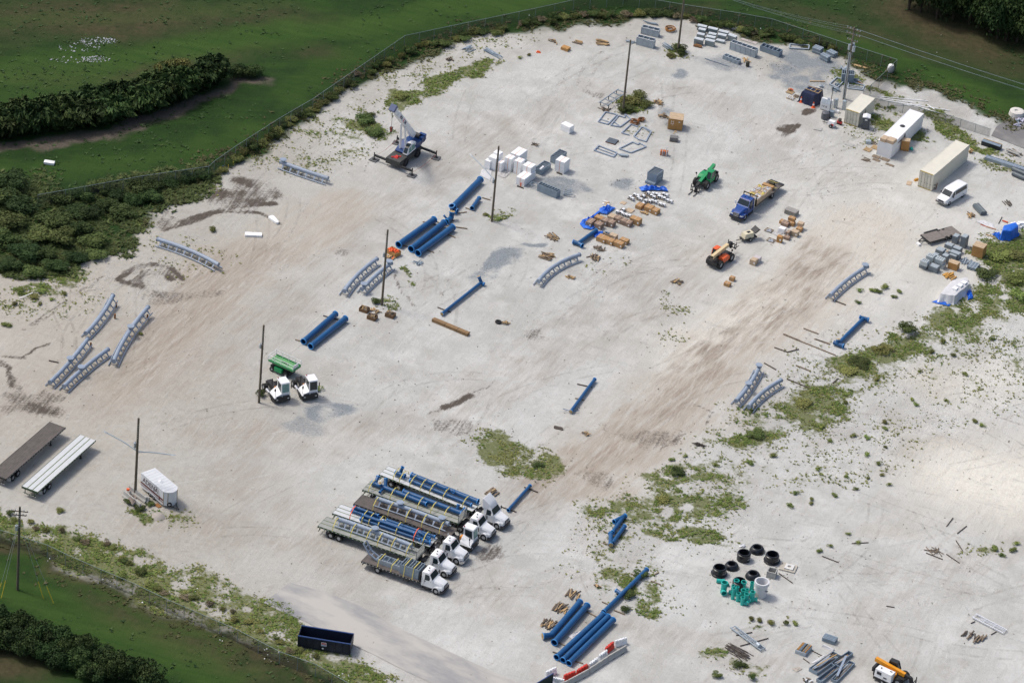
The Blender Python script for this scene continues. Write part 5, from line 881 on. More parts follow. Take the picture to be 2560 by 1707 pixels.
spipe('slim blue pipe with a crosswise head, left of the long timber beam', '11', (1562, 1292), (1892, 1030), .48, ('cap', 'none'), br=[(1., U, R(60), .75, .5, 'cap'), (1., -U, R(-10), .25, .5, 'open')])
spipe('blue pipe with a tee end reaching under the blue tarp', '12', (640, 592), (490, 700), .62, ('open', 'none'), br=[(1., U*.9, 0, .5, .62, 'open'), (1., -U*.9, 0, .55, .62, 'open')])
spipe('lone slim blue pipe with a spread bracket and plywood cap', '22', (628, 430), (428, 700), .5, ('open', 'cap'), br=[(1., 2.4, R(-5), 1.1, .1, 'none'), (1., -2.4+.6, R(-5), 1.1, .1, 'none')])
spipe('blue pipe with elbows at both ends in the right-hand weeds', '13', (1005, 1330), (790, 1545), .62, ('none', 'none'), br=[(0., U*1.1, 0, .45, .62, 'open'), (0., -U*.8, R(10), .35, .55, 'open'), (1., U, 0, .6, .62, 'open'), (1., -U, 0, .4, .62, 'none'), (1., -2.4, R(70), .35, .6, 'cap')])
spipe('slim blue pipe lying right of the row of trucks', '21', (2303, 1322), (2118, 1528), .45)
pipe('forked blue pipe piece with three open mouths', [gp('32', 790, 190, .6), gp('32', 885, 140, .6)], .62, ('open', 'open'), [(gp('32', 870, 148, .55), gp('32', 775, 280, .55), .55, 'open')])
pipe('V-shaped blue pipe piece with a plywood-capped joint', [gp('32', 762, 290, .6), gp('32', 762, 385, .6)], .62, ('open', 'cap'), [(gp('32', 775, 370, .55), gp('32', 880, 228, .55), .55, 'open')])
spipe('long slim blue pipe with a side branch, over green weeds', '32', (1065, 592), (703, 948), .62, br=[(.58, -U*1.15, 0, .75, .5, 'open')])
pipe('blue pipe with a bent, plywood-capped end by the stacked stakes', [gp('32', 505, 862, .7), gp('32', 262, 1142, .7), gp('32', 192, 1150, .7)], .82, ('open', 'cap'))
spipe('straight blue pipe beside the bent capped one', '32', (565, 893), (288, 1205), .84)
spipe('left pipe of the three long parallel blue pipes near the barriers', '32', (698, 968), (306, 1328), .76); spipe('middle pipe of the three long parallel blue pipes near the barriers', '32', (742, 985), (360, 1352), .76); spipe('right pipe of the three long parallel blue pipes near the barriers', '32', (783, 1012), (410, 1378), .76)
def bear(label, k, a, b, m=TIMB, w=.16, h=.12, z=.0, group='timber bearers under pipes'):
    A_, B_ = g(k, *a), g(k, *b); d = B_-A_; one('timber_bearer', label, 'timber', MB().bar((0, 0, h/2+z), (d.x, d.y, h/2+z), w, h), m, A_, 0, group)
lb = 'weathered timber lying under or beside the blue pipes'
for k, a, b in [('11', (1400, 522), (1520, 548)), ('11', (1510, 520), (1640, 565)), ('11', (1640, 560), (1775, 580)), ('11', (1210, 718), (1330, 742)), ('11', (1420, 755), (1495, 780)), ('11', (1600, 625), (1675, 655)), ('11', (1690, 450), (1770, 440)), ('11', (1600, 500), (1665, 512)), ('11', (1900, 320), (1970, 340)), ('11', (1760, 405), (1830, 430)),
                ('11', (565, 1310), (690, 1345)), ('11', (330, 1510), (380, 1525)), ('11', (1525, 1240), (1635, 1282)), ('22', (480, 472), (605, 500)), ('22', (462, 592), (540, 608)), ('22', (35, 1338), (150, 1380)), ('21', (2065, 1505), (2185, 1545)), ('32', (560, 945), (640, 990)), ('32', (320, 1205), (385, 1235)), ('32', (275, 1285), (320, 1300)),
                ('32', (450, 1360), (530, 1382)), ('32', (690, 865), (735, 885)), ('32', (790, 935), (880, 972)), ('32', (935, 632), (985, 648)), ('32', (700, 270), (830, 335)), ('32', (695, 372), (800, 400)), ('32', (1100, 690), (1180, 720)), ('32', (1125, 638), (1165, 618)), ('13', (330, 1462), (470, 1520)), ('13', (590, 1505), (720, 1546)), ('23', (330, 55), (770, 232)), ('23', (500, 5), (625, 52)), ('23', (600, 95), (720, 140)),
                ('23', (255, 165), (365, 205)), ('23', (360, 205), (460, 180)), ('23', (360, 430), (560, 510)), ('23', (435, 315), (555, 362)), ('23', (745, 465), (790, 425)), ('22', (2050, 295), (2150, 352)), ('13', (750, 1180), (855, 1220))]:
    bear(lb, k, a, b, rnd.choice((TIMB, TIMB, TIMBD)))
# ------------------------------------------------------------------ coaster-like track pieces (spine on top, two rails below)
def track(label, k, a, b, bow_=0., ports=(), dia=.6, z0=0., n=14, lift=(0, 0), rail_n=None, group='pale blue track pieces', gauge=1.45):
    zs = .92; A_, B_ = (g(k, *a, zs+z0), g(k, *b, zs+z0)) if isinstance(k, str) else (a, b)
    o = Vector((A_.x, A_.y, z0)); d = B_-A_; L = math.hypot(d.x, d.y); f_ = Vector((d.x/L, d.y/L, 0)); s_ = Vector((-f_.y, f_.x, 0)); th = thing('track_piece', label, 'track', o, 0, group)
    bow_ *= .55
    def pt(t_): return f_*(L*t_)+s_*(bow_*4*t_*(1-t_))+Vector((0, 0, zs+lift[0]*(1-t_)**2+lift[1]*t_**2))
    sp = [pt(i/n) for i in range(n+1)]; part(th, 'spine', MB().tube(sp, dia/2, 14, True), TRACK, True)
    R_ = {-1: [], 1: []}; K = rail_n or max(5, round(L/1.35))
    for i in range(n+1):
        tn = (pt(min(1, i/n+.01))-pt(max(0, i/n-.01))).normalized(); sd_ = Vector((-tn.y, tn.x, 0)).normalized()
        for s in (-1, 1): R_[s].append(sp[i]+sd_*(s*gauge/2)-Vector((0, 0, .76)))
    for s in (-1, 1): part(th, 'rail', MB().tube(R_[s], .085, 8, True), TRACK, True)
    for i in range(K):
        t_ = (i+.5)/K; c = pt(t_); tn = (pt(min(1, t_+.01))-pt(max(0, t_-.01))).normalized(); sd_ = Vector((-tn.y, tn.x, 0)).normalized()
        for s in (-1, 1):
            m = MB(); q = c+sd_*(s*gauge/2)-Vector((0, 0, .74)); e = c+sd_*(s*dia*.4)-Vector((0, 0, dia*.25)); w = tn*.065
            m.add([e-w*2.4, e+w*2.4, q+w*.8, q-w*.8, e-w*2.4-Vector((0, 0, .09)), e+w*2.4-Vector((0, 0, .09)), q+w*.7-Vector((0, 0, .05)), q-w*.7-Vector((0, 0, .05))], [(0, 1, 2, 3), (7, 6, 5, 4), (0, 4, 5, 1), (1, 5, 6, 2), (2, 6, 7, 3), (3, 7, 4, 0)])
            part(th, 'tie_bracket', m, TRACK)
    for t_ in ports:
        c = pt(t_); q = part(th, 'support_stub', MB().cyl(c, c+Vector((0, 0, dia*.5+.28)), .3, n=14), TRACK, True); part(q, 'stub_flange', MB().cyl(c+Vector((0, 0, dia*.5+.26)), c+Vector((0, 0, dia*.5+.34)), .52, n=18).cyl(c+Vector((0, 0, dia*.5+.34)), c+Vector((0, 0, dia*.5+.36)), .34, n=14), TRACK)
    part(th, 'end_flange', MB().ring(sp[0]-f_*.03, sp[0]+f_*.05, dia*.6, dia*.3, 16).ring(sp[-1]-f_*.05, sp[-1]+f_*.03, dia*.6, dia*.3, 16), TRACK); return th
track('straight pale track piece in the scrub left of the crane', '01', (205, 1360), (605, 1498), -.2, (.06,))
track('long curved pale track piece beside the dark tyre loops', '10', (1322, 665), (1835, 882), 1.0, lift=(0, .05))
track('pale track piece raised on an orange block, upper left of the left group', '10', (948, 1165), (720, 1455), .5, lift=(.55, 0))
track('strongly curved pale track piece with round stub, upper right of the left group', '10', (1243, 1260), (955, 1690), -.9, (.42,), lift=(.5, 0), n=16)
track('pale track piece with large stub, lower left of the left group', '20', (735, 108), (420, 455), .35, (.5,), lift=(.3, 0))
track('pale track piece with stub, lower right of the left group', '20', (908, 178), (537, 490), -.45, (.58,))
track('curved pale track piece left of the timber boxes pole', '11', (1015, 830), (742, 1102), -.75)
track('pale track piece with stubs at both ends beside the timber boxes pole', '11', (1135, 865), (888, 1085), -.3, (.06, .92))
track('strongly curved pale track piece below the blue tee pipe', '12', (500, 795), (155, 1020), -1.5)
track('pale track piece with end stub lying on the tan track at right', '13', (1035, 895), (725, 1138), -.65, (.05,))
track('pale track piece with two stubs, left one of the right-hand pair', '22', (2010, 325), (1815, 612), .5, (.04, .56))
track('pale track piece without stubs, right one of the right-hand pair', '22', (2193, 437), (1922, 660), -.75)
for lbl, k, x, y in (('orange timber block propping the upper-left track piece', '10', 975, 1235), ('orange timber post propping the upper-left track piece', '10', 965, 1330), ('orange timber block propping the stubbed curved track piece', '10', 1238, 1335), ('orange timber block propping the lower-left track piece', '20', 762, 160)):
    one('timber_block', lbl, 'timber', MB().box(-.12, .12, -.1, .1, 0, .75), mat('orange_timber', (.26, .12, .04), .9, 0, .2, 3), g(k, x, y), .3)
# ------------------------------------------------------------------ loads on the trailers
def onT(i, d0, y0, h, d1=None, y1=None):
    """point above trailer i's deck, d0 metres from the rear, y0 to the far side"""
    th = TRL[i]; A_, B_ = g('s', *TR[i][0], 1.45), g('s', *TR[i][1], 1.45); L = (B_-A_).length; return w2(th, -L+d0, y0, 1.45+h)
def tp_(label, i, d0, y0, d1, y1, dia, ends=('open', 'open'), br=(), h=None, grp=None): 
    h = h or dia/2*1.28+.06; return pipe(label, [onT(i, d0, y0, h), onT(i, d1, y1, h)], dia, ends, br, grp)
tp_('thick blue pipe on the far side of the farthest trailer', 0, 4.0, .62, 14.6, .62, .72); tp_('slim blue pipe on the near side of the farthest trailer', 0, 4.4, -.45, 14.2, -.45, .5)
for d in (9.9, 11.0): pipe('small open blue stub on the thick pipe of the farthest trailer', [onT(0, d, .25, .9), onT(0, d, -.02, 1.0)], .36, ('none', 'open'), group='blue stubs on the farthest trailer')
tp_('short blue tee with upright branch at the tail of the farthest trailer', 0, 1.9, -.1, 3.4, -.1, .62, br=[(onT(0, 2.5, .1, .4), onT(0, 2.7, .35, 1.45), .45, 'open')])
tp_('blue pipe with many branches at the tail of the second trailer', 1, .6, .3, 9.2, -.1, .62, br=[(onT(1, 2.0, .2, .5), onT(1, 2.0, -.1, 1.15), .45, 'cap'), (onT(1, 2.6, .4, .5), onT(1, 2.2, 1.2, 1.2), .5, 'open'), (onT(1, 1.0, .5, .45), onT(1, .9, 1.5, .9), .5, 'open'), (onT(1, 2.5, 0, .4), onT(1, 2.5, -1.0, .35), .35, 'open')])
tp_('thick blue pipe toward the headboard of the second trailer', 1, 5.2, .75, 14.2, .55, .68, br=[(onT(1, 13.5, .6, .5), onT(1, 13.4, 1.1, 1.3), .45, 'open'), (onT(1, 14.1, .5, .5), onT(1, 14.5, .9, 1.2), .45, 'open')])
for n_, (d0, y0, d1, y1, lbl) in enumerate([(2.2, .75, 6.3, .75, 'far pipe of the short pair at the tail of the bundle trailer'), (2.1, .25, 6.4, .25, 'near pipe of the short pair at the tail of the bundle trailer'), (4.0, -.35, 13.2, -.35, 'long pipe second from the near side on the bundle trailer'), (4.0, -.85, 13.0, -.85, 'long pipe on the near side of the bundle trailer'), (6.9, .35, 14.0, .25, 'long pipe in the middle of the bundle trailer'), (7.2, .85, 14.4, .85, 'long pipe on the far side of the bundle trailer')]): tp_('slim blue '+lbl, 3, d0, y0, d1, y1, .42)
tp_('slim blue pipe on top of the short pair on the bundle trailer', 3, 2.3, .5, 6.0, .5, .38, h=.85); tp_('slim blue pipe stacked on the long pipes of the bundle trailer', 3, 4.2, -.6, 12.0, -.6, .4, h=.85)
pipe('curved blue hook-shaped pipe at the front of the bundle trailer', [onT(3, 12.6, -.1, .5), onT(3, 12.4, -.2, 1.0), onT(3, 13.2, -.4, 1.0), onT(3, 14.3, -.5, .45)], .4); pipe('blue elbow at the very front of the bundle trailer', [onT(3, 13.4, -.95, .35), onT(3, 14.5, -.75, .35)], .48)
track('pale track piece with two stubs loaded on the dark trailer', 3, onT(2, 2.6, .35, .8), onT(2, 13.6, .35, .8), .25, (.32, .9), z0=1.47, gauge=1.5, group=None); track('pale track piece with one stub loaded on the nearest trailer', 3, onT(4, 2.0, .45, .8), onT(4, 13.3, .2, .8), .25, (.5,), z0=1.47, rail_n=12, gauge=1.5, group=None)
def strap(i, d, h, y0=-1.29, y1=1.29, m=STRAP, lbl=None, w=.11):
    th = TRL[i]; P = [onT(i, d, y0, -.1), onT(i, d, y0*.85, h*.55), onT(i, d, (y0+y1)/2-.35, h), onT(i, d, (y0+y1)/2+.35, h), onT(i, d, y1*.85, h*.55), onT(i, d, y1, -.1)]; o = P[0]; mb = MB(); f_ = vec(th.rotation_euler.z, w/2)
    for a, b in zip(P[:-1], P[1:]):
        a = a-o; b = b-o; e = Vector((0, 0, .015)); mb.hexa([a-f_-e, a+f_-e, b+f_-e, b-f_-e], [a-f_+e, a+f_+e, b+f_+e, b-f_+e])
    one('ratchet_strap', lbl, 'strap', mb, m, o, 0, 'straps of '+lbl)
nm = ['farthest trailer', 'second farthest trailer', 'dark plank trailer', 'bundle trailer', 'nearest trailer']
for i, ds, h in ((0, (2.2, 3.2, 4.9, 6.5, 8.0, 10.1, 13.2), 1.0), (1, (.9, 4.2, 6.2, 8.4, 10.4, 12.4), 1.0), (2, (2.9, 5.2, 7.9, 10.3, 13.0), 1.25), (3, (4.4, 5.4, 6.8, 9.5, 13.6), 1.15), (4, (2.2, 4.9, 7.2, 8.9, 10.9, 13.2), 1.25)):
    for d in ds: strap(i, d, h, lbl='yellow ratchet strap over the load of the '+nm[i])
for d in (2.6, 12.2): strap(3, d, 1.25, m=ORNG, lbl='orange strap over the load of the bundle trailer')
# steel frames on the straight truck
def frame_box(th, L, W, H, m, ribs=6, z=0., walls=True, t_=.08, nm='divider'):
    if walls: part(th, 'wall', MB().box(-L/2, L/2, -W/2, -W/2+t_, z, z+H).box(-L/2, L/2, W/2-t_, W/2, z, z+H).box(-L/2, -L/2+t_, -W/2+t_, W/2-t_, z, z+H).box(L/2-t_, L/2, -W/2+t_, W/2-t_, z, z+H), m)
    else: part(th, 'frame', MB().bar((-L/2, -W/2, z+H), (L/2, -W/2, z+H), t_).bar((-L/2, W/2, z+H), (L/2, W/2, z+H), t_).bar((-L/2, -W/2, z+t_/2), (L/2, -W/2, z+t_/2), t_).bar((-L/2, W/2, z+t_/2), (L/2, W/2, z+t_/2), t_), m)
    for i in range(1, ribs): part(th, nm, MB().box(-L/2+L*i/ribs-.03, -L/2+L*i/ribs+.03, -W/2+t_, W/2-t_, z+H*(.45 if walls else .9), z+H-.01), GALVL if walls else m)
    if walls: part(th, 'floor', MB().box(-L/2+t_, L/2-t_, -W/2+t_, W/2-t_, z+.02, z+.08), GALV)
hb_ = bt.rotation_euler.z
t_ = thing('steel_bin', 'grey steel crate of dividers behind the cab of the near flatbed truck', 'steel bin', w2(bt, X0-1.75, 0, 1.2), hb_); frame_box(t_, 2.8, 1.9, 1.5, GALV, 7)
t_ = thing('steel_trough', 'low pale steel trough on the near flatbed truck', 'steel trough', w2(bt, X0-5.0, .1, 1.2), hb_); frame_box(t_, 3.5, 1.3, .75, GALVL, 5)
t_ = thing('steel_ladder_piece', 'upturned pale steel ladder frame at the tail of the near flatbed truck', 'steel frame', w2(bt, X0-8.0, .2, 1.2), hb_)
for s in (-1, 1): part(t_, 'side_beam', MB().bar((1.1, s*.4, .15), (-.2, s*.4, .8), .16, .2).bar((-.2, s*.4, .8), (-1.1, s*.4, 2.1), .16, .2), TRACK)
for q, (a_, b_) in enumerate(((.9, .25), (.2, .6), (-.35, 1.0), (-.75, 1.6), (-1.1, 2.1))): part(t_, 'rung', MB().bar((a_, -.4, b_), (a_, .4, b_), .1), TRACK)
for d, h in ((-1.1, 2.8), (-2.4, 2.8), (-4.3, 2.05), (-6.3, 2.05)):
    mb = MB(); P = [(0, -1.27, 1.15), (0, -.95, h), (0, .95, h), (0, 1.27, 1.15)]
    for a, b in zip(P[:-1], P[1:]): mb.hexa([(-.055, a[1], a[2]), (.055, a[1], a[2]), (.055, b[1], b[2]), (-.055, b[1], b[2])], [(-.055, a[1], a[2]+.03), (.055, a[1], a[2]+.03), (.055, b[1], b[2]+.03), (-.055, b[1], b[2]+.03)])
    one('ratchet_strap', 'yellow ratchet strap over the steel frames on the near flatbed truck', 'strap', mb, STRAP, w2(bt, X0+d, 0), hb_, 'straps on the near flatbed truck')
# ------------------------------------------------------------------ containers
def container(label, FL, FR_, back, L, H, paint, logo=False, doors=True, vent=False):
    A_, B_ = g('q', *FL), g('q', *FR_); hd_ = ang(g('q', *back[0], H), g('q', *back[1], H)); W = 2.44; c = (A_+B_)/2; th = thing('shipping_container', label, 'container', c, hd_)      # x runs back from the door end
    def corr(y, s):
        m = MB(); p = .28; x = .1; V = []
        while x < L-.1-p: V += [(x, 0), (x+p*.35, 0), (x+p*.5, .04), (x+p*.85, .04)]; x += p
        V.append((L-.1, 0)); o = 0
        for a, b in V: m.v += [(a, y-s*b, .15), (a, y-s*b, H-.1)]
        m.f += [(2*i, 2*i+2, 2*i+3, 2*i+1) for i in range(len(V)-1)]; return m
    for s in (-1, 1):
        sp = part(th, 'side_panel', corr(s*(W/2-.02), s), paint); part(th, 'side_rail', MB().box(0, L, s*(W/2-.05)-.05, s*(W/2-.05)+.05, 0, .16).box(0, L, s*(W/2-.04)-.04, s*(W/2-.04)+.04, H-.12, H-.001), paint)
        if logo and s < 0: part(sp, 'logo', MB().quad((L*.36, -W/2-.004, H*.45), (L*.40, -W/2-.004, H*.86), (L*.42, -W/2-.004, H*.86), (L*.45, -W/2-.004, H*.40)).quad((L*.20, -W/2-.004, H*.62), (L*.33, -W/2-.004, H*.62), (L*.33, -W/2-.004, H*.70), (L*.20, -W/2-.004, H*.70)), mat('dark_logo', (.06, .05, .06), .6))
    part(th, 'roof', MB().box(.05, L-.05, -W/2+.06, W/2-.06, H-.06, H-.02), paint); part(th, 'end_wall', MB().box(L-.08, L-.02, -W/2+.08, W/2-.08, .1, H-.1), paint)
    for x in (0, L-.12):
        for s in (-1, 1): part(th, 'corner_post', MB().box(x, x+.12, s*(W/2-.06)-.061, s*(W/2-.06)+.061, 0, H), paint)
    part(th, 'end_rail', MB().box(0, .1, -W/2+.1, W/2-.1, 0, .14).box(0, .1, -W/2+.1, W/2-.1, H-.13, H-.002), mat('yellowed_edge', (.52, .40, .13), .6) if paint is CREAM else paint)
    if doors:
        for s in (-1, 1):
            d = part(th, 'door', MB().box(.02, .07, min(s*.01, s*(W/2-.13)), max(s*.01, s*(W/2-.13)), .16, H-.15), paint); m = MB()
            for y in (.22, .78): m.cyl((-.02, s*y, .1), (-.02, s*y, H-.1), .03, n=6); m.box(-.05, .0, s*y-.18, s*y+.02, 1.0, 1.07)
            part(d, 'lock_rod', m, mat('dull_rod', (.30, .29, .24), .5, .3)); part(d, 'door_panel_seam', MB().box(.012, .019, min(s*.3, s*.72), max(s*.3, s*.72), .35, .39).box(.012, .019, min(s*.3, s*.72), max(s*.3, s*.72), H-.6, H-.56), mat('dull_rod', (.30, .29, .24)))
        part(th, 'door_gap', MB().box(.03, .05, -.012, .012, .15, H-.15), GRILLE)
    else: part(th, 'door', MB().box(.01, .07, -W/2+.1, W/2-.1, .14, H-.13), paint)
    if vent: part(th, 'roof_vent', MB().lathe([(.42, 0), (.42, .06), (.3, .1), (.01, .1)], 16, (L*.52, -.1, H-.02)), mat('black_vent', (.03, .03, .03), .5))
    return th
container('short cream shipping container with closed doors beside the portable toilet', (168, 492), (352, 553), ((390, 358), (607, 148)), 6.06, 2.6, CREAM, True)
container('long white shipping container with cartons on its roof', (617, 928), (817, 995), ((852, 795), (1300, 352)), 12.19, 2.6, mat('white_container_paint', (.78, .79, .81), .5, 0, .05, .6, .04), True, False, True)
cc_ = container('long cream shipping container with closed doors behind the van', (1193, 1380), (1396, 1443), ((1428, 1218), (1925, 795)), 12.19, 2.9, CREAM)
# ------------------------------------------------------------------ generic boxes
def bx(k, x, y, L, W, H, m, label, z0=0., rot=0., name='carton', cat='carton', group=None, tape=None, lid=None, base=None, strapc=None, sticker=False):
    """x, y = centre of the top face in the photo; L runs across the yard (DB), W along it"""
    p_ = g(k, x, y, z0+H); p_.z = z0; L, W = (L*1.1, W*1.15) if k == 'b' else (L*1.16, W*1.18) if name == 'grey_cabinet' else (L, W); th = thing(name, label, cat, p_, DB+rot, group); b = min(.04, H*.1)
    part(th, 'box', MB().hexa([(-L/2, -W/2, 0), (L/2, -W/2, 0), (L/2, W/2, 0), (-L/2, W/2, 0)], [(-L/2, -W/2, H-b), (L/2, -W/2, H-b), (L/2, W/2, H-b), (-L/2, W/2, H-b)]).hexa([(-L/2, -W/2, H-b), (L/2, -W/2, H-b), (L/2, W/2, H-b), (-L/2, W/2, H-b)], [(-L/2+b, -W/2+b, H), (L/2-b, -W/2+b, H), (L/2-b, W/2-b, H), (-L/2+b, W/2-b, H)]), m)
    if tape: part(th, 'tape', MB().box(-.05, .05, -W/2-.006, W/2+.006, H-.25, H+.008), tape)
    if lid:
        nb = max(3, round(W/.35))
        for i in range(nb): part(th, 'lid_board', MB().box(-L/2-.02, L/2+.02, -W/2+W*i/nb+.015, -W/2+W*(i+1)/nb-.015, H+.002, H+.035+.01*(i % 2)), lid)
    if base: part(th, 'pallet_base', MB().box(-L/2-.03, L/2+.03, -W/2-.03, W/2+.03, -.0, .1), base)
    if strapc: part(th, 'strap', MB().box(-.04, .04, -W/2-.012, W/2+.012, 0, H+.012), strapc)
    if sticker: part(th, 'paper_label', MB().box(L/2-.3, L/2-.08, -W/2-.008, -W/2+.01, H*.35, H*.65), FOAM)
    return th
def bale(x, y, L, W, H, label, z0=0., rot=0., k='a', st=True):
    L *= 1.2; W *= 1.15; H *= 1.05
    th = bx(k, x, y, L, W, H, FOAM, label, z0, rot, 'wrapped_bale', 'bale', 'white wrapped bales', None, None, None, mat('faded_orange_strap', (.72, .42, .30), .7) if st else None)
    part(th, 'wrap_seam', MB().box(-L/2-.008, L/2+.008, -W/2-.008, W/2+.008, H*.48, H*.5), mat('wrap_band_grey', (.6, .62, .64), .7)); return th  # thin grey band round the middle of the bale
bale(925, 300, 1.35, 2.1, 1.85, 'largest white bale at the back of the group, orange strap lengthwise'); bale(752, 408, 1.0, 1.1, 2.1, 'tall white bale with red scrawl, left of two in front'); bale(940, 470, 1.0, 1.15, 2.1, 'tall white bale with dark scrawl, right of two in front')
bale(1060, 740, 1.25, 2.9, 1.2, 'long low white bale reaching toward the camera with an orange tag'); bale(1128, 562, 1.3, 1.3, .95, 'white bale stacked on the back of the long low bale', 1.2)
bale(435, 400, 1.1, .95, 2.0, 'white bale left of the lamp pole, taller', st=False); bale(515, 315, 1.0, .9, 2.3, 'white bale behind the lamp pole, highest', st=False); bale(330, 470, .8, .7, 1.4, 'small leaning white bale at the left end', st=False); bale(565, 500, .8, .9, 1.5, 'white bale right of the lamp pole with orange strap')
bale(1782, 452, 1.35, 1.5, 1.9, 'white bale standing alone beside the steel bins'); bale(400, 1045, 1.5, .95, 1.1, 'white bale alone on open sand, black scuffs on top', k='02', st=False, rot=-.15)
one('orange_tag', 'orange tag hanging on the end of the long low bale', 'tag', MB().box(-.1, .1, -.02, .02, 0, .6), ORPL, g('a', 955, 985, .2), DB); one('timber_skid', 'dark timber under the long low bale', 'timber', MB().box(-.55, .55, -.08, .08, 0, .18), TIMBD, g('a', 945, 1010), DB+.05); one('timber_skid', 'dark timber under the lone bale by the steel bins', 'timber', MB().box(-.5, .5, -.08, .08, 0, .2), TIMBD, g('a', 1712, 745), DB)
def sbin(k, x, y, L, W, H, label, ribs=5, rot=0., m=GALV, z0=0., name='steel_bin', grp='grey steel bins'):
    p_ = g(k, x, y, H+z0); p_.z = z0; th = thing(name, label, 'steel bin', p_, DA+rot, grp); frame_box(th, L, W, H, m, ribs); return th
sbin('a', 1702, 350, 2.7, 1.35, 1.15, 'grey steel bin with ribs behind the lone white bale', 5); sbin('a', 1390, 578, 2.9, 1.3, .9, 'grey steel bin with a white offcut lying inside', 6); one('foam_offcut', 'white foam offcut lying in the ribbed steel bin', 'foam', MB().box(-.14, .14, -.6, .6, 0, .15), FOAM, g('a', 1367, 630, .75)-Vector((0, 0, .05)), DA-U+.1)
sbin('a', 1510, 1000, 3.6, 1.1, 1.15, 'long ribbed steel trough with a loose frame at its right end', 8, -U-.05)
t_ = thing('steel_framework', 'bent steel frame leaning at the right end of the long trough', 'steel frame', g('a', 1790, 1150), DB+.5)
part(t_, 'loop', MB().bar((0, -.3, .2), (1.2, -.35, .9), .1).bar((0, .3, .2), (1.2, .35, .9), .1).bar((1.2, -.35, .9), (1.2, .35, .9), .1).bar((0, -.3, .2), (0, .3, .2), .1), GALV); part(t_, 'cross_bar', MB().bar((.2, -.3, .1), (1.4, -.3, .4), .1), GALV)
t_ = thing('steel_framework', 'small steel frame at the left end of the long trough', 'steel frame', g('a', 1200, 1000), DB); part(t_, 'loop', MB().bar((-.5, -.4, .5), (.5, -.4, .6), .1).bar((-.5, .4, .5), (.5, .4, .6), .1).bar((-.5, -.4, .5), (-.5, .4, .5), .1), GALV); part(t_, 'leg', MB().bar((-.5, -.4, 0), (-.5, -.4, .5), .1).bar((-.5, .4, 0), (-.5, .4, .5), .1), GALV)
th = sbin('12', 1140, 92, 2.2, 1.65, 1.75, 'tall grey steel bin with a drawer-like foot behind the blue tarp', 5); part(th, 'foot_tray', MB().box(-1.6, -1.1, -.82, .82, .05, .4), GALV); part(th, 'side_stiffener', MB().box(-1.0, 1.0, -.88, -.825, .5, .65).box(-1.0, 1.0, -.88, -.825, 1.1, 1.2), GALV)
def sheet(k, pts, label, m, name='plastic_sheet', cat='sheet', z=.05, seed=0, bumps=.12):
    P = [g(k, *p) for p in pts]; c = sum(P, Vector())/len(P); r_ = np.random.RandomState(seed+3); V = []; F_ = []; n_ = len(P); ringN = 5
    dense = []
    for i in range(n_):
        a, b = P[i], P[(i+1) % n_]
        for t_ in (0, .33, .66): dense.append(a.lerp(b, t_))
    nd = len(dense)
    for j in range(ringN):
        for q in dense: w = c.lerp(q, (j+1)/ringN); V.append((w.x-c.x+r_.normal()*.03, w.y-c.y+r_.normal()*.03, z+abs(r_.normal())*bumps*(1 if j < ringN-1 else .25)))
    V.append((0, 0, z+bumps)); F_ += [(nd*ringN, i, (i+1) % nd) for i in range(nd)]
    for j in range(ringN-1): F_ += [(j*nd+i, (j+1)*nd+i, (j+1)*nd+(i+1) % nd, j*nd+(i+1) % nd) for i in range(nd)]
    return one(name, label, cat, MB().add(V, F_), m, c, 0, smooth=False)
PLAS = mat('dusty_white_plastic', (.58, .58, .59), .5, 0, .1, 2, .15); CLEAR = mat('grey_film', (.46, .45, .44), .4, 0, .15, 2, .2)
sheet('a', [(200, 655), (380, 680), (360, 880), (150, 770)], 'flat white plastic sheet left of the lamp pole', PLAS, seed=1, bumps=.04); sheet('a', [(510, 690), (640, 650), (760, 720), (640, 830), (500, 780)], 'crumpled grey film in front of the bales', CLEAR, seed=2, bumps=.05)
sheet('32', [(400, 1150), (500, 1108), (520, 1125), (440, 1178)], 'pale plastic sheet between the long blue pipes', PLAS, seed=3, bumps=.05); sheet('f', [(1400, 420), (1560, 400), (1740, 480), (1780, 570), (1620, 520)], 'white plastic sheet trailing left of the blue tarped stack', PLAS, seed=4, bumps=.05)
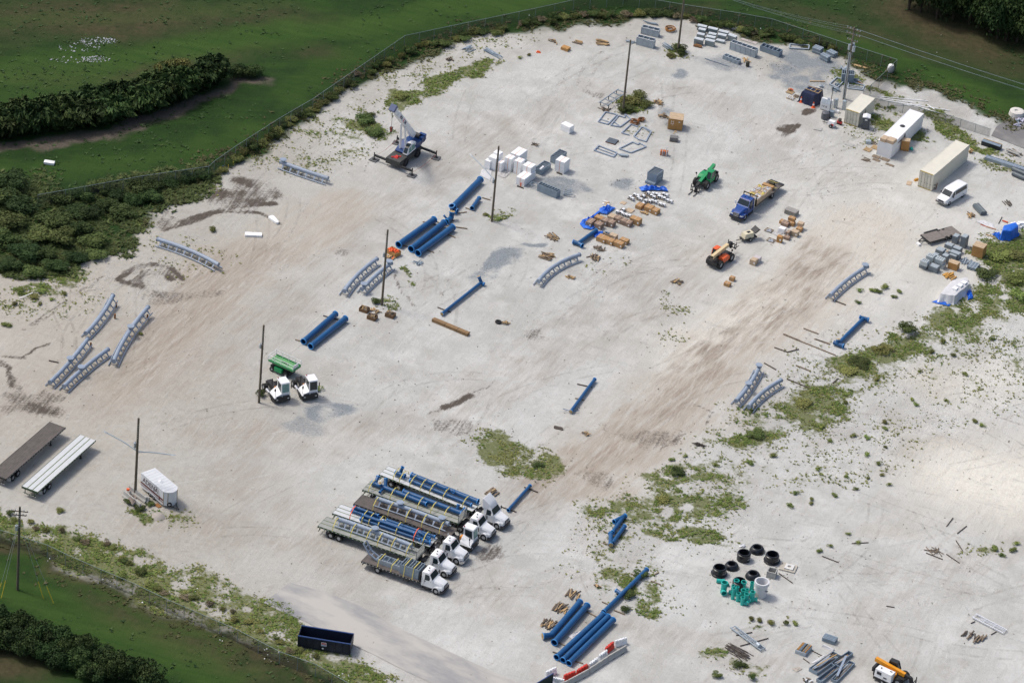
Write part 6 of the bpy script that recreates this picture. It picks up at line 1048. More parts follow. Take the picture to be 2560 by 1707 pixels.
# ------------------------------------------------------------------ cartons and tarps (middle of the yard)
for x, y, L, W, H, m, lbl in [(450, 870, .9, 1.3, .85, CARTONT, 'worn carton nearest the blue tarp, left of pair with paper strip'), (610, 920, 1.1, .9, .8, CARTONT, 'worn carton with white paper strip on the near row'), (615, 795, 1.15, .8, .75, CARTON, 'orange-brown carton behind the worn near row'), (735, 845, .95, .95, .9, CARTONT, 'darker worn carton, third in the near row'), (845, 880, 1.1, .9, .85, CARTONT, 'darker worn carton with white label, fourth in the near row'),
                              (870, 770, 1.0, 1.0, .7, CARTONL, 'pale worn carton in the second row'), (990, 805, 1.1, .95, .75, CARTONT, 'reddish worn carton in the second row'), (1090, 850, 1.0, .8, .75, CARTONT, 'dark reddish carton at the end of the second row'), (1180, 885, 1.1, .95, .7, CARTONT, 'reddish carton standing in front at the right end'), (1335, 820, 1.5, .9, .95, CARTON, 'burst open carton with a bent flap'),
                              (1415, 555, .9, 1.1, .6, CARTON, 'long brown carton, left third of the three in line'), (1600, 590, 1.15, 1.05, .75, CARTON, 'long brown carton, middle of the three in line'), (1725, 650, .9, .95, .75, CARTON, 'brown carton, right end of the three in line'), (1215, 670, 1.0, .95, .12, CARTONL, 'flattened carton lid among the white parts'), (1085, 525, .75, .75, .05, CARTONL, 'square of cardboard flat on the sand'),
                              (680, 1185, 1.35, 1.1, .72, CARTON, 'largest brown carton of the row near the tee pipe'), (830, 1240, 1.15, .85, .72, CARTON, 'middle brown carton of the row near the tee pipe'), (1005, 1290, 1.35, .85, .75, CARTON, 'front brown carton of the row near the tee pipe'), (1110, 1235, 1.2, .8, .65, CARTON, 'brown carton set back at the right of the row'), (895, 1145, 1.05, .75, .75, CARTONL, 'pale wet-topped carton behind the row near the tee pipe')]:
    bx('b', x, y, L, W, H, m, lbl, tape=CARTONL if H > .3 else None, sticker=H > .6)
t_ = thing('open_tray', 'small tray of dark parts behind the brown carton row', 'tray', g('b', 770, 1110, .3), DB); part(t_, 'tray_base', MB().box(-.5, .5, -.35, .35, -.28, -.1), TIMB); part(t_, 'parts', MB().cyl((-.2, 0, -.1), (-.2, 0, .12), .16, n=8).cyl((.2, 0, -.1), (.2, .05, .08), .18, n=8), GALV)
sheet('b', [(1390, 240), (1560, 205), (1760, 230), (1930, 250), (1960, 320), (1820, 300), (1620, 300), (1440, 315)], 'crumpled blue tarp along the top of the white parts', TARP, 'blue_tarp', 'tarp', .12, 5, .25)
sheet('b', [(610, 650), (780, 610), (930, 640), (860, 700), (760, 770), (620, 740)], 'crumpled blue tarp folded behind the worn cartons', TARP, 'blue_tarp', 'tarp', .15, 6, .25); sheet('b', [(600, 690), (430, 820), (280, 870), (225, 950), (300, 1030), (450, 1065), (530, 1020), (470, 930), (480, 840), (640, 720)], 'long blue tarp trailing round the worn cartons to the pipe', TARP, 'blue_tarp', 'tarp', .1, 7, .18)
sheet('b', [(560, 1110), (700, 1090), (650, 1190), (540, 1220), (500, 1190)], 'scrap of blue tarp between the tee pipe and the carton row', TARP, 'blue_tarp', 'tarp', .1, 8, .15)
pal = MB()
for i in range(5): pal.box(-.6, .6, -.5+i*.225, -.38+i*.225, .1, .13)
for y in (-.45, 0, .37): pal.box(-.6, .6, y, y+.08, 0, .1)
PALM = pal.mesh('pallet', TIMBL); PALD = pal.mesh('pallet', TIMB)
def pallet(k, x, y, label, rot=0., group=None, m=None, sc=1.): 
    o = tag(put('pallet', m or PALM, None, g(k, x, y), DB+rot), label, 'pallet', group); o.scale = (sc, sc, 1); return o
WP = MB().box(-.2, .2, -.22, .22, 0, .34).cyl((.0, -.24, .2), (0, .1, .2), .16, n=8).mesh('white_part', mat('white_wrapped_parts', (.74, .76, .78), .5, 0, .1, 5)); WPD = MB().cyl((.0, -.25, .2), (0, -.19, .2), .15, n=8).mesh('dark_bore', GRILLE)
def wpart(p_, lbl, grp): o = tag(put('white_part', WP, None, p_, DB+rnd.uniform(-.3, .3)), lbl, 'wrapped part', grp); put('dark_bore', WPD, o)
for x, y in [(1240, 420), (1330, 370), (1400, 430), (1480, 380), (1560, 330), (1660, 390), (1700, 340), (1790, 350), (1690, 480), (1770, 400), (1850, 420), (1560, 480), (1470, 530), (1910, 350), (1990, 470), (1840, 550), (1090, 640), (1000, 700), (1110, 740), (1200, 770)]:
    pallet('b', x, y+30, 'timber pallet carrying small white wrapped parts near the blue tarps', group='pallets of white parts', m=PALD, sc=.8); p_ = g('b', x, y+30, .13)
    for dx in ((-.28, .28) if rnd.random() < .8 else (0,)): wpart(p_+vec(DB, dx)+vec(DA, rnd.uniform(-.15, .2)), 'small white wrapped part standing on a pallet near the blue tarps', 'white wrapped parts on pallets')
# ------------------------------------------------------------------ piles of timber
def pile(k, x, y, label, n_=18, L=1.6, w=.14, spread=.7, m=(TIMB, TIMBD, TIMBL), rot=0., jit=.35, name='timber_pile', cat='timber pile', hmax=.35, group=None):
    """sticks one by one: each is a part of the pile"""
    th = thing(name, label, cat, g(k, x, y), DA+rot, group)
    for i in range(n_):
        ln = L*rnd.uniform(.5, 1.); a = rnd.gauss(0, jit); cx, cy = rnd.gauss(0, spread*.25), rnd.uniform(-spread, spread); z = .06+rnd.random()*hmax*(1-abs(cy)/spread*.8); d = Vector((math.cos(a), math.sin(a), rnd.uniform(-.12, .12)))*ln/2; d.z = min(d.z, z-.05)
        part(th, 'stick', MB().bar(Vector((cx, cy, z))-d, Vector((cx, cy, z))+d, w*rnd.uniform(.7, 1.2), w*.8), rnd.choice(m))
    return th
pile('12', 275, 655, 'pile of timber sticks left of the blue tee pipe', 16, 1.9, spread=.8, rot=-1.7); pile('12', 228, 815, 'larger timber pile left of the curved track piece', 24, 2.0, spread=1.0, rot=-1.4); pile('12', 630, 825, 'timber sticks right of the curved track piece', 14, 1.7, spread=.8, rot=.2, jit=.6); pile('12', 665, 745, 'scattered dark sticks below the brown carton row', 10, 1.3, .09, .7, (TIMBD, TIMB), jit=1.2, hmax=.1)
pile('12', 425, 990, 'small heap of yellowish wood offcuts below the curved track piece', 18, .6, .16, .7, (TIMBL, TIMB), jit=1.5); pile('12', 1325, 1030, 'loose timber pile on open sand left of the two small cartons', 18, 1.4, .13, .7, jit=.5)
pile('22', 555, 892, 'small heap of broken sticks below the lone blue pipe', 12, 1.0, .1, .5, jit=1.); pile('22', 325, 838, 'short dark beams below the lone blue pipe', 4, 1.3, .2, .35, (TIMBD,), rot=-1.3, jit=.1, hmax=.1); pile('22', 1505, 985, 'dark brush heap at the edge of the tan track', 22, 1.0, .08, .8, (TIMBD,), jit=1.5)
pile('21', 1985, 1385, 'timber stack behind the truck with the roof fairing', 12, 2.0, .18, .7, (TIMBL, TIMB), jit=.12); pile('32', 440, 805, 'stack of stakes behind the capped bent pipe, farthest', 16, 2.2, .16, .9, rot=.15, jit=.2, m=(TIMB, TIMBL, TIMBD)); pile('32', 340, 920, 'stack of stakes behind the capped bent pipe, middle', 18, 2.2, .16, .9, rot=.1, jit=.22); pile('32', 235, 1045, 'stack of stakes behind the capped bent pipe, nearest', 18, 2.2, .16, .9, rot=.05, jit=.2)
pile('32', 650, 735, 'little heap of wood by the branched blue pipe', 10, .8, .1, .4, jit=1.3); pile('02', 690, 360, 'pale log pile left of the grey bins at the back', 16, 2.3, .16, .8, (TIMB, TIMBL), rot=-1.2, jit=.15); pile('02', 275, 352, 'scattered wood offcuts at the back left', 12, .7, .14, .9, (TIMB, TIMBL), jit=1.5); pile('02', 490, 362, 'small stack of boards left of the log pile', 5, 1.8, .18, .4, (TIMBL, TIMB), rot=-1.6, jit=.2)
pile('02', 1210, 985, 'heap of wood scrap left of the tall crate', 22, .9, .13, .8, (TIMBL, TIMB), jit=1.4, hmax=.5); pile('02', 1165, 870, 'heap of wood scrap on a pallet right of the weedy mound', 24, .9, .13, .8, (TIMBL, TIMB), jit=1.4, hmax=.6); pile('02', 130, 1222, 'twiggy wood scrap behind the white bales', 8, .9, .1, .5, (TIMBD, TIMB), jit=1.3); pile('01', 1630, 505, 'old pallet wreck beside the green strip', 12, 1.1, .14, .5, (TIMB, TIMBD), jit=.8)
pile('32', 1825, 1285, 'fan of dark thin rods lying on the sand', 26, 4.2, .07, .95, (TIMBD, mat('dark_rod', (.06, .05, .05), .6)), rot=-1.78, jit=.12, hmax=.12, name='rod_pile', cat='rod pile'); pile('33', 1940, 1165, 'pile of split grey logs below the white ladder frame', 16, 1.7, .17, 1.3, (TIMB, TIMBD), rot=.05, jit=.25); pile('33', 1855, 1135, 'two dark logs left of the split log pile', 3, 1.8, .16, .2, (TIMBD,), rot=.05, jit=.1)
pile('33', 1600, 440, 'loose poles crossed on the open sand', 9, 2.2, .09, .7, (TIMBD, TIMB), rot=.3, jit=.9, hmax=.1); pile('33', 540, 1530, 'heap of rubbish and wood at the bottom edge', 16, .7, .13, .6, (TIMB, FOAM, TIMBD), jit=1.5); pile('13', 1905, 470, 'wood and film scrap beside the grey pipe bundle', 10, 1.2, .18, .6, (TIMBL, TIMB), rot=1.0, jit=.7)
pile('o', 405, 1300, 'row of short dark sticks on the sand at the right', 9, 1.7, .09, .8, (TIMBD,), rot=.9, jit=.06, hmax=.06); pile('f', 900, 1500, 'stack of bright orange-yellow planks below the plywood crates', 14, 1.6, .16, 1.0, (mat('bright_planks', (.55, .30, .07), .8, 0, .2, 3),), rot=-.2, jit=.12); pile('f', 1640, 1470, 'brown boards lying in the grass at the right', 6, 1.9, .18, .5, (TIMB, TIMBL), rot=-1.4, jit=.1, hmax=.1)
pile('q', 1940, 905, 'yellow wood offcuts leaning behind the long cream container', 12, .8, .14, .4, (TIMBL,), jit=1.2, hmax=.6); pile('c', 1450, 600, 'small brown plank stack in front of the wrapped packs', 5, 1.6, .2, .4, (mat('red_brown_planks', (.24, .12, .05), .85, 0, .2, 3),), rot=-1.3, jit=.1); pile('h', 250, 590, 'broken grey boards below the steel trestle', 12, 1.2, .12, .7, (TIMB, TIMBD), jit=1.2, hmax=.15)
pile('o', 480, 650, 'stack of weathered boards and slats at the right edge', 12, 2.8, .22, .9, (TIMB, TIMBD, CONC), rot=-1.75, jit=.1, hmax=.4); pile('b', 760, 545, 'torn packaging scraps above the folded blue tarp', 8, 1.2, .2, .4, (CARTONL, FOAM, TIMBL), rot=-1.5, jit=.6, hmax=.2); pile('b', 1500, 740, 'torn carton scraps right of the burst carton', 9, .8, .16, .5, (CARTON, TIMBL), jit=1.2, hmax=.2); pile('b', 600, 1430, 'brushwood on the sand below the brown carton row', 12, 1.2, .07, .8, (TIMBD, TIMB), jit=1.3, hmax=.12)
# timber boxes round the pole, tyre, beam
def lumberbox(k, x, y, label):
    th = thing('timber_box', label, 'crate', g(k, x, y, .55)-Vector((0, 0, .55)), DB+.1, 'open boxes of broken timber'); m = mat('dark_crate_wood', (.17, .10, .05), .9, 0, .25, 2)
    for s in (-1, 1): part(th, 'side_board', MB().box(-.65, .65, s*.5-.03, s*.5+.03, 0, .55), m); part(th, 'end_board', MB().box(s*.65-.03, s*.65+.03, -.47, .47, 0, .55), m)
    for i in range(12): a = rnd.random()*6.28; c = Vector((rnd.uniform(-.4, .4), rnd.uniform(-.3, .3), .5+rnd.random()*.25)); d = Vector((math.cos(a), math.sin(a), rnd.uniform(-.3, .3)))*.28; part(th, 'offcut', MB().bar(c-d, c+d, .12), rnd.choice((TIMB, TIMBL)))
    return th
lumberbox('11', 912, 1240, 'open box of timber offcuts left of the pole'); lumberbox('11', 978, 1305, 'open box of timber offcuts below the pole, nearest'); lumberbox('11', 1130, 1285, 'open box of timber offcuts right of the pole'); pile('11', 1000, 1270, 'loose offcuts heaped between the timber boxes', 18, .7, .13, .7, (TIMB, TIMBL), jit=1.5)
A_, B_ = g('11', 1485, 1350), g('11', 1785, 1475); t_ = thing('timber_beam', 'long thick bundle of squared timber, banded, on the sand', 'timber', (A_+B_)/2, ang(A_, B_)); Lb2 = (B_-A_).length
for i in range(3):
    for j in range(2): part(t_, 'squared_timber', MB().box(-Lb2/2+.03*i, Lb2/2-.04*j, -.33+i*.225, -.12+i*.225, .02+j*.24, .24+j*.24), mat('brown_beam', (.25, .155, .075), .85, 0, .22, 2))
part(t_, 'band', MB().box(-Lb2*.15, -Lb2*.15+.05, -.35, .35, .0, .5).box(Lb2*.2, Lb2*.2+.05, -.35, .35, 0, .5), TIMBD)
TY = MB()
for a in range(18):
    for b in range(8): A1, B1 = a*6.28319/18, b*6.28319/8; TY.v.append(((.36+.14*math.cos(B1))*math.cos(A1), (.36+.14*math.cos(B1))*math.sin(A1), .14+.14*math.sin(B1)))
TY.f = [(a*8+b, ((a+1) % 18)*8+b, ((a+1) % 18)*8+(b+1) % 8, a*8+(b+1) % 8) for a in range(18) for b in range(8)]
one('loose_tyre', 'black tyre lying beside a heap of wood chips', 'tyre', TY, BLK, g('11', 2035, 1365), 0, smooth=True); pile('11', 2095, 1375, 'heap of wood chips beside the black tyre', 20, .5, .13, .55, (TIMBL, TIMB), jit=1.5)
# orange box
t_ = thing('orange_net_box', 'timber box heaped with orange netting by the blue pipes', 'crate', g('11', 1155, 790), DB-.2)
for s in (-1, 1): part(t_, 'side_board', MB().box(-.9, .9, s*.6-.04, s*.6+.04, 0, .7), CRATE); part(t_, 'end_board', MB().box(s*.9-.04, s*.9+.04, -.56, .56, 0, .7), CRATE)
m = MB()
for i in range(26): c = Vector((rnd.uniform(-.8, .8), rnd.uniform(-.5, .5), .45+rnd.random()*.3)); d = Vector((rnd.gauss(0, 1), rnd.gauss(0, 1), rnd.gauss(0, .3))).normalized()*.28; m.tube([c-d, c+Vector((0, 0, .12)), c+d], .09, 6, True)
part(t_, 'orange_netting', m, ORPL)
pile('11', 1130, 820, 'spill of orange netting and pale planks before the orange box', 9, 1.0, .12, .6, (ORPL, TIMBL), jit=.6, hmax=.2)
def steelpile(k, x, y, label, n_=8, L=1.2, spread=.5, rot=0., m=GALVL, jit=.6, w=.12): return pile(k, x, y, label, n_, L, w, spread, (m, GALV), rot, jit, 'steel_scrap', 'steel scrap', .35)
steelpile('11', 1355, 870, 'small heap of steel brackets right of the track pieces', 9, 1.3, .5, m=GALVL, jit=.9)
# ------------------------------------------------------------------ steel frames on the sand (upper middle)
def loop(label, k, pts, w=.16, m=TRACK, z=.1, closed=True, extra=(), group='pale steel frames on the sand'):
    P = [g(k, *p) for p in pts]; o = P[0]; th = thing('steel_framework', label, 'steel frame', o, 0, group)
    seq = list(zip(P, P[1:]+P[:1])) if closed else list(zip(P[:-1], P[1:]))
    for i, (a, b) in enumerate(seq): part(th, 'beam', MB().bar(a-o+Vector((0, 0, z+.003*i)), b-o+Vector((0, 0, z+.003*i)), w, w*.9), m)
    for a, b in extra: part(th, 'brace', MB().bar(g(k, *a)-o+Vector((0, 0, z)), g(k, *b)-o+Vector((0, 0, z)), w*.6), m)
    return th
loop('pale steel frame nearest the weedy mound, leftmost', 'h', [(120, 830), (260, 640), (490, 690), (310, 880)], extra=[((160, 780), (350, 840))]); loop('pale steel frame with a diagonal, right of the leftmost frame', 'h', [(365, 900), (520, 710), (640, 750), (650, 690), (755, 780), (550, 930)], extra=[((430, 830), (550, 920))])
loop('open pale steel frame below the two rusty coils', 'h', [(730, 1090), (580, 1050), (760, 880), (900, 930)], closed=False); loop('pale steel frame beside the open one, right end', 'h', [(820, 1115), (970, 935), (1020, 945), (1160, 1020), (1055, 1220), (910, 1180)], extra=[((1010, 950), (1130, 1030))]); loop('pale steel frame with six corners above the plank wreck', 'h', [(530, 1360), (790, 1230), (900, 1275), (930, 1250), (1060, 1320), (760, 1440)])
loop('pale double frame at the lower left of the steel frames', 'h', [(40, 1390), (130, 1300), (490, 1440), (420, 1520)], .18, extra=[((90, 1345), (460, 1480))]); steelpile('h', 620, 1500, 'bent steel pieces at the foot of the steel frames', 6, 1.6, .4, -1.3, m=GALVL, jit=.2, w=.2)
t_ = bx('h', 395, 1190, 1.6, 1.5, .18, mat('slate_panel', (.085, .105, .13), .5, 0, .15, 1.5, .1), 'square dark slate panel on a rusty frame', 0, .12, 'slate_sheet', 'panel', None, None, None, mat('rust_edge', (.16, .06, .02), .9))
th = thing('steel_trestle', 'long steel trestle behind the pole in the weedy mound', 'steel frame', g('h', 400, 420), ang(g('h', 215, 515), g('h', 570, 265)))
for s in (-1, 1): part(th, 'long_beam', MB().bar((-2.9, s*.75, .7), (2.9, s*.75, .7), .12), GALV)
for i in range(5): part(th, 'cross_beam', MB().bar((-2.6+i*1.3, -.75, .7), (-2.6+i*1.3, .75, .7), .1), GALV)
for i in (-2.4, 0, 2.4):
    for s in (-1, 1): part(th, 'leg', MB().bar((i, s*.75, 0), (i, s*.75, .7), .1), CHAS)
def coil(k, x, y, label, r=.6, m=mat('rusty_coil', (.20, .075, .02), .8, 0, .35, 4)):
    mb = MB()
    for i in range(7):
        rr = r*(.65+.4*rnd.random()); cx, cy, z = rnd.uniform(-.1, .1), rnd.uniform(-.1, .1), .08+i*.06; tl = rnd.uniform(-.1, .1); mb.tube([(cx+rr*math.cos(a*.4189), cy+rr*math.sin(a*.4189), z+tl*math.cos(a*.4189)) for a in range(16)], .05, 5)
    one('rusty_coil', label, 'coil', mb, m, g(k, x, y), 0)
coil('h', 840, 850, 'larger rusty coil of bar beside the steel frames', .68); coil('h', 965, 800, 'smaller rusty coil of bar beside the steel frames', .5); coil('c', 900, 280, 'orange-brown coil of bar behind the far pole', .85, mat('orange_coil', (.32, .14, .03), .8, 0, .35, 4))
# tall plywood crate with a white mark, box and post pieces
t_ = bx('h', 1660, 715, 2.2, 2.1, 1.9, CRATE, 'tall plywood crate with a white painted mark', 0, R(24), 'plywood_crate', 'crate', 'plywood crates', None, CRATET)
WM = mat('white_marking', (.8, .8, .78), .7); part(t_, 'painted_mark', MB().box(-.75, -.3, -1.06, -1.054, 1.45, 1.5).box(-.8, -.25, -1.06, -1.054, 1.05, 1.1).box(-.70, -.65, -1.06, -1.054, 1.0, 1.62).box(-.36, -.31, -1.06, -1.054, 1.0, 1.62).box(-.52, -.47, -1.06, -1.054, .75, 1.05).box(.45, .7, -1.06, -1.054, 1.4, 1.58), WM); part(t_, 'side_batten', MB().box(-1.22, -1.1, -.95, -.85, 0, 2.1), CRATET)
bx('h', 1610, 1110, 1.25, .9, .75, mat('grey_box', (.15, .15, .15), .7, 0, .2, 2), 'grey box with loose battens in front of the tall crate', 0, R(24), 'grey_box', 'box', None, None, None, TIMB); pile('h', 1640, 1120, 'loose battens on the grey box', 4, .9, .1, .3, (TIMBL,), .6, .2).location.z = .75
t_ = thing('barricade_posts', 'orange box with two white posts standing below the tall crate', 'barricade', g('h', 1410, 1470), DB+R(24)); part(t_, 'orange_box', MB().box(-.6, .6, -.3, .3, 0, .75), mat('dull_orange', (.45, .12, .03), .7, 0, .2, 3)); part(t_, 'white_post', MB().box(-.32, -.22, -.35, -.3, 0, 1.3), WM); part(t_, 'white_post', MB().box(.3, .42, -.36, -.3, 0, 1.7), WM); part(t_, 'dark_post', MB().box(.5, .62, -.34, -.2, 0, .9).box(-.1, .1, -.33, -.3, 0, .8), GALV)
# ------------------------------------------------------------------ back row: bins, packs, racks
def rack(k, x, y, L, W, H, label, bays=3, rot=0., m=DECKW, panel=GALVL, name='steel_rack'):
    """open-topped bays with a solid front and a lighter frame standing on it"""
    p_ = g(k, x, y, H); p_.z = 0; th = thing(name, label, 'steel bin', p_, DB+rot, 'steel racks at the back'); part(th, 'front_panel', MB().box(-L/2, L/2, -W/2, -W/2+.07, 0, H), panel); part(th, 'back_panel', MB().box(-L/2, L/2, W/2-.07, W/2, 0, H), panel); part(th, 'floor', MB().box(-L/2, L/2, -W/2+.07, W/2-.07, .03, .1), panel)
    for i in range(bays+1): xx = -L/2+L*i/bays; part(th, 'divider', MB().box(xx-.04, xx+.04, -W/2+.07, W/2-.07, .1, H), panel); part(th, 'front_rib', MB().box(xx-.05, xx+.05, -W/2-.06, -W/2, 0, H), panel)
    part(th, 'top_frame', MB().box(-L/2, L/2, -W/2-.03, -W/2+.09, H, H+.06).box(-L/2, L/2, W/2-.09, W/2+.03, H, H+.06), m); return th
rack('c', 530, 240, 2.9, 1.0, 1.15, 'three-bay steel rack at the back, farther of two', 3, .22); rack('c', 440, 435, 2.9, 1.0, 1.35, 'three-bay steel rack at the back, nearer of two', 3, .18); steelpile('c', 520, 170, 'pale rails lying behind the farther three-bay rack', 6, 3.0, .4, -1.35, jit=.05); steelpile('c', 130, 520, 'tangle of pale steel beside the pole top, left of the racks', 8, 1.3, .6, jit=1.0)
rack('d', 480, 420, 4.6, 1.0, 1.35, 'longest steel rack with frames on top, right of the wrapped packs', 5, .02); sbin('d', 1010, 465, 3.6, 1.2, .95, 'five-bay open steel bin right of the longest rack', 5, -U+.0); steelpile('c', 860, 620, 'stack of pale ladder frames left of the far bush', 9, 2.6, .6, -1.95, jit=.06); th = rack('d', 240, 660, 2.9, .9, .6, 'low pale steel cage in front of the longest rack', 4, -.03, GALVL, GALVL)
def packs():
    for x, y, L, H, lbl in [(1535, 195, 1.5, .8, 'wrapped silver pack, back left'), (1535, 262, 1.15, .8, 'wrapped silver pack, second from the back in the left column'), (1745, 245, 1.6, .9, 'wrapped silver pack, back of the second column'), (1955, 305, 1.6, .6, 'wrapped silver pack, back of the third column'), (2130, 385, 1.4, 1.0, 'tall wrapped silver pack at the right end, set at an angle'), (1508, 355, 1.2, .6, 'wrapped silver pack, third in the left column'), (1735, 350, 1.3, .6, 'wrapped silver pack, second in the second column'), (1925, 370, 1.4, .8, 'wrapped silver pack, second in the third column'), (1705, 410, 1.5, .6, 'wrapped silver pack, third in the second column'),
                            (1470, 450, 1.45, 1.0, 'wrapped silver pack, nearest in the left column'), (1690, 480, 1.55, .9, 'wrapped silver pack, nearest in the second column'), (1895, 480, 1.35, .35, 'flat wrapped silver pack, nearest in the third column')]:
        bx('c', x, y, L, .75, H, mat('pack_side', (.22, .26, .27), .5, .1, .15, 3), lbl+' of the back storage', 0, .24 if x < 2100 else .0, 'wrapped_pack', 'wrapped pack', 'wrapped packs at the back', None, mat('pack_top', (.60, .64, .66), .3, .1, .2, 4))
packs()
loop('pale rectangular frame lying behind the five-bay bin', 'd', [(1360, 490), (1370, 410), (1745, 435), (1735, 510)], .2, GALVL, .12)
def bundle(k, x, y, label, L=1.6, rows=3, cols=5, rot=0., m=GALVL, r=.11):
    th = thing('steel_bundle', label, 'steel bundle', g(k, x, y), DB+rot, 'bundles of galvanised sections')
    for j in range(rows):
        for i in range(cols): part(th, 'section', MB().box(-L/2, L/2, (i-cols/2)*r*2.2, (i-cols/2)*r*2.2+r*1.7, .06+j*r*2.2, .06+j*r*2.2+r*1.7), m if (i+j) % 2 else GALV)
    return th
bundle('d', 1910, 560, 'square bundle of galvanised sections at the back fence, left', 1.5, 4, 5, .0); bundle('d', 2190, 620, 'bundle of galvanised sections at the back fence, far right', 1.5, 3, 5, -.2); bundle('d', 2060, 710, 'bundle of galvanised sections at the back fence, nearest', 1.6, 4, 4, -.2)
one('dark_barrel', 'small dark barrel at the end of the steel cage', 'barrel', MB().lathe([(0, 0), (.3, 0), (.32, .35), (.3, .8), (.26, .82), (0, .8)], 14), mat('barrel', (.03, .03, .02), .6), g('d', 538, 830), 0, smooth=True); one('loose_rod', 'long thin dark rod lying left of the steel cage', 'rod', MB().bar((0, 0, .05), g('c', 2070, 1000)-g('c', 1580, 840)+Vector((0, 0, .05)), .09), GALV, g('c', 1580, 840)); pile('d', 500, 720, 'crossed yellowish planks by the dark barrel', 6, 2.2, .13, .3, (TIMBL,), .55, .25)
sheet('d', [(430, 280), (740, 370), (700, 410), (400, 310)], 'long pale board lying behind the longest rack', mat('pale_board', (.46, .42, .40), .8), 'pale_board', 'board', .06, 9, .01); bear('dark timber lying on the asphalt near the tarp shelter', 'd', (1760, 1130), (2060, 1135), TIMBL, group=None); one('orange_debris', 'bit of orange debris on the sand at the back left', 'debris', MB().hexa([(-.4, -.2, 0), (.4, -.25, 0), (.35, .25, 0), (-.35, .2, 0)], [(-.2, -.1, .25), (.25, -.1, .18), (.2, .15, .2), (-.2, .1, .3)]), ORPL, g('02', 155, 442)); bx('02', 385, 395, 1.3, 1.0, .5, CRATE, 'open brown box of scrap on the sand at the back left', name='scrap_box', cat='box')
steelpile('01', 1785, 415, 'small pale steel rack lying at the back left', 7, 1.9, .8, -.2, jit=.03); steelpile('01', 1990, 455, 'bundle of long pale steel lengths at the back left', 10, 4.2, .5, -1.75, jit=.03)
# ------------------------------------------------------------------ tarp shelter, ice box, toilet and neighbours (frame e)
def drape(k, pts, H, label, m, seed=1, top=.75, name='tarp_covered_stack', loc=None):
    P = [g(k, *p) for p in pts]; c = sum(P, Vector())/len(P); th = thing(name, label, 'covered stack', c); r_ = random.Random(seed); V = []; F_ = []; D = []
    for i in range(len(P)):
        a, b = P[i]-c, P[(i+1) % len(P)]-c
        for t_ in range(6): D.append(a.lerp(b, t_/6))
    n_ = len(D)
    for lv, (s_, z) in enumerate(((1.08, .02), (1.0, H*.12), (.93, H*.55), (.86, H*.93), (top, H))):
        for i, d in enumerate(D): f_ = 1+(.05*math.sin(i*2.1+seed)+r_.uniform(-.02, .02))*(1.3-z/H); V.append((d.x*s_*f_, d.y*s_*f_, z+(r_.uniform(-.04, .04) if lv > 1 else 0)))
    V.append((0, 0, H+.05))
    for lv in range(4): F_ += [(lv*n_+i, lv*n_+(i+1) % n_, lv*n_+n_+(i+1) % n_, lv*n_+n_+i) for i in range(n_)]
    F_ += [(4*n_+i, 4*n_+(i+1) % n_, 5*n_) for i in range(n_)]; part(th, 'tarp', MB().add(V, F_), m, True); return th
NAVY = mat('navy_tarp', (.006, .013, .05), .55, 0, .25, 1.2, 0, .5)
th = drape('e', [(290, 740), (560, 840), (720, 790), (760, 690), (430, 600)], 1.9, 'stack under a dark navy tarp with timber frames on top', NAVY, 2, .8)
for i in range(4): part(th, 'top_frame', MB().bar(vec(DB, -1.2+.75*i)+vec(DA, -.5)+Vector((0, 0, 2.02)), vec(DB, -1.2+.75*i)+vec(DA, .6)+Vector((0, 0, 2.02)), .09), TIMBL if i > 1 else GALVL)
for s in (-.5, .6): part(th, 'top_frame', MB().bar(vec(DB, -1.25)+vec(DA, s)+Vector((0, 0, 2.08)), vec(DB, 1.1)+vec(DA, s)+Vector((0, 0, 2.08)), .09), TIMBL)
CONE = MB().lathe([(.24, .04), (.16, .05), (.05, .78), (.0, .78)], 12).box(-.25, .25, -.25, .25, 0, .045); CM = CONE.mesh('cone', ORPL); CB = MB().lathe([(.118, .35), (.085, .58)], 12).mesh('reflective_band', FOAM)
for k, x, y, lbl in (('e', 332, 750, 'orange traffic cone at the left of the navy tarp'), ('e', 572, 855, 'orange traffic cone at the right of the navy tarp')): o = tag(put('traffic_cone', CM, None, g(k, x, y)), lbl, 'cone'); o.scale = (1.25, 1.25, 1.25); put('reflective_band', CB, o)
hi = DB+.12; t_ = thing('ice_freezer', 'white twin-door ice box lettered ICE', 'freezer', g('e', 850, 930), hi); t_.location = g('e', 850, 690, 1.9)+Vector((0, 0, -1.9))
part(t_, 'cabinet', MB().prism([(-.45, .1), (.5, .1), (.5, 1.75), (.2, 1.9), (-.1, 1.9), (-.45, 1.2)], -.9, .9, 'x'), WHT)
for s in (-1, 1): d = part(t_, 'door', MB().hexa([(min(s*.04, s*.82), -.45, 1.2), (max(s*.04, s*.82), -.45, 1.2), (max(s*.04, s*.82), -.4, 1.2), (min(s*.04, s*.82), -.4, 1.2)], [(min(s*.04, s*.82), -.14, 1.86), (max(s*.04, s*.82), -.14, 1.86), (max(s*.04, s*.82), -.09, 1.86), (min(s*.04, s*.82), -.09, 1.86)]), mat('grey_door_panel', (.42, .47, .52), .4)); d.location = (0, -.03, .02)
o = put('lettering', text_mesh('I C E', .42, mat('black_letter', (.02, .02, .02), .5), bold=.015), t_, (-.62, -.456, .55)); o.rotation_euler = (R(90), 0, 0)
part(t_, 'roof_fan', MB().cyl((.2, .1, 1.9), (.2, .1, 2.1), .22, n=10), ZINC)
one('light_mast', 'thin dark mast beside the ice box', 'mast', MB().cyl((0, 0, 0), (.0, .0, 5.3), .06, n=6).box(-.1, .1, -.1, .1, 5.2, 5.5).box(-.3, .3, -.3, .3, 0, .06), CHAS, g('e', 880, 1050))
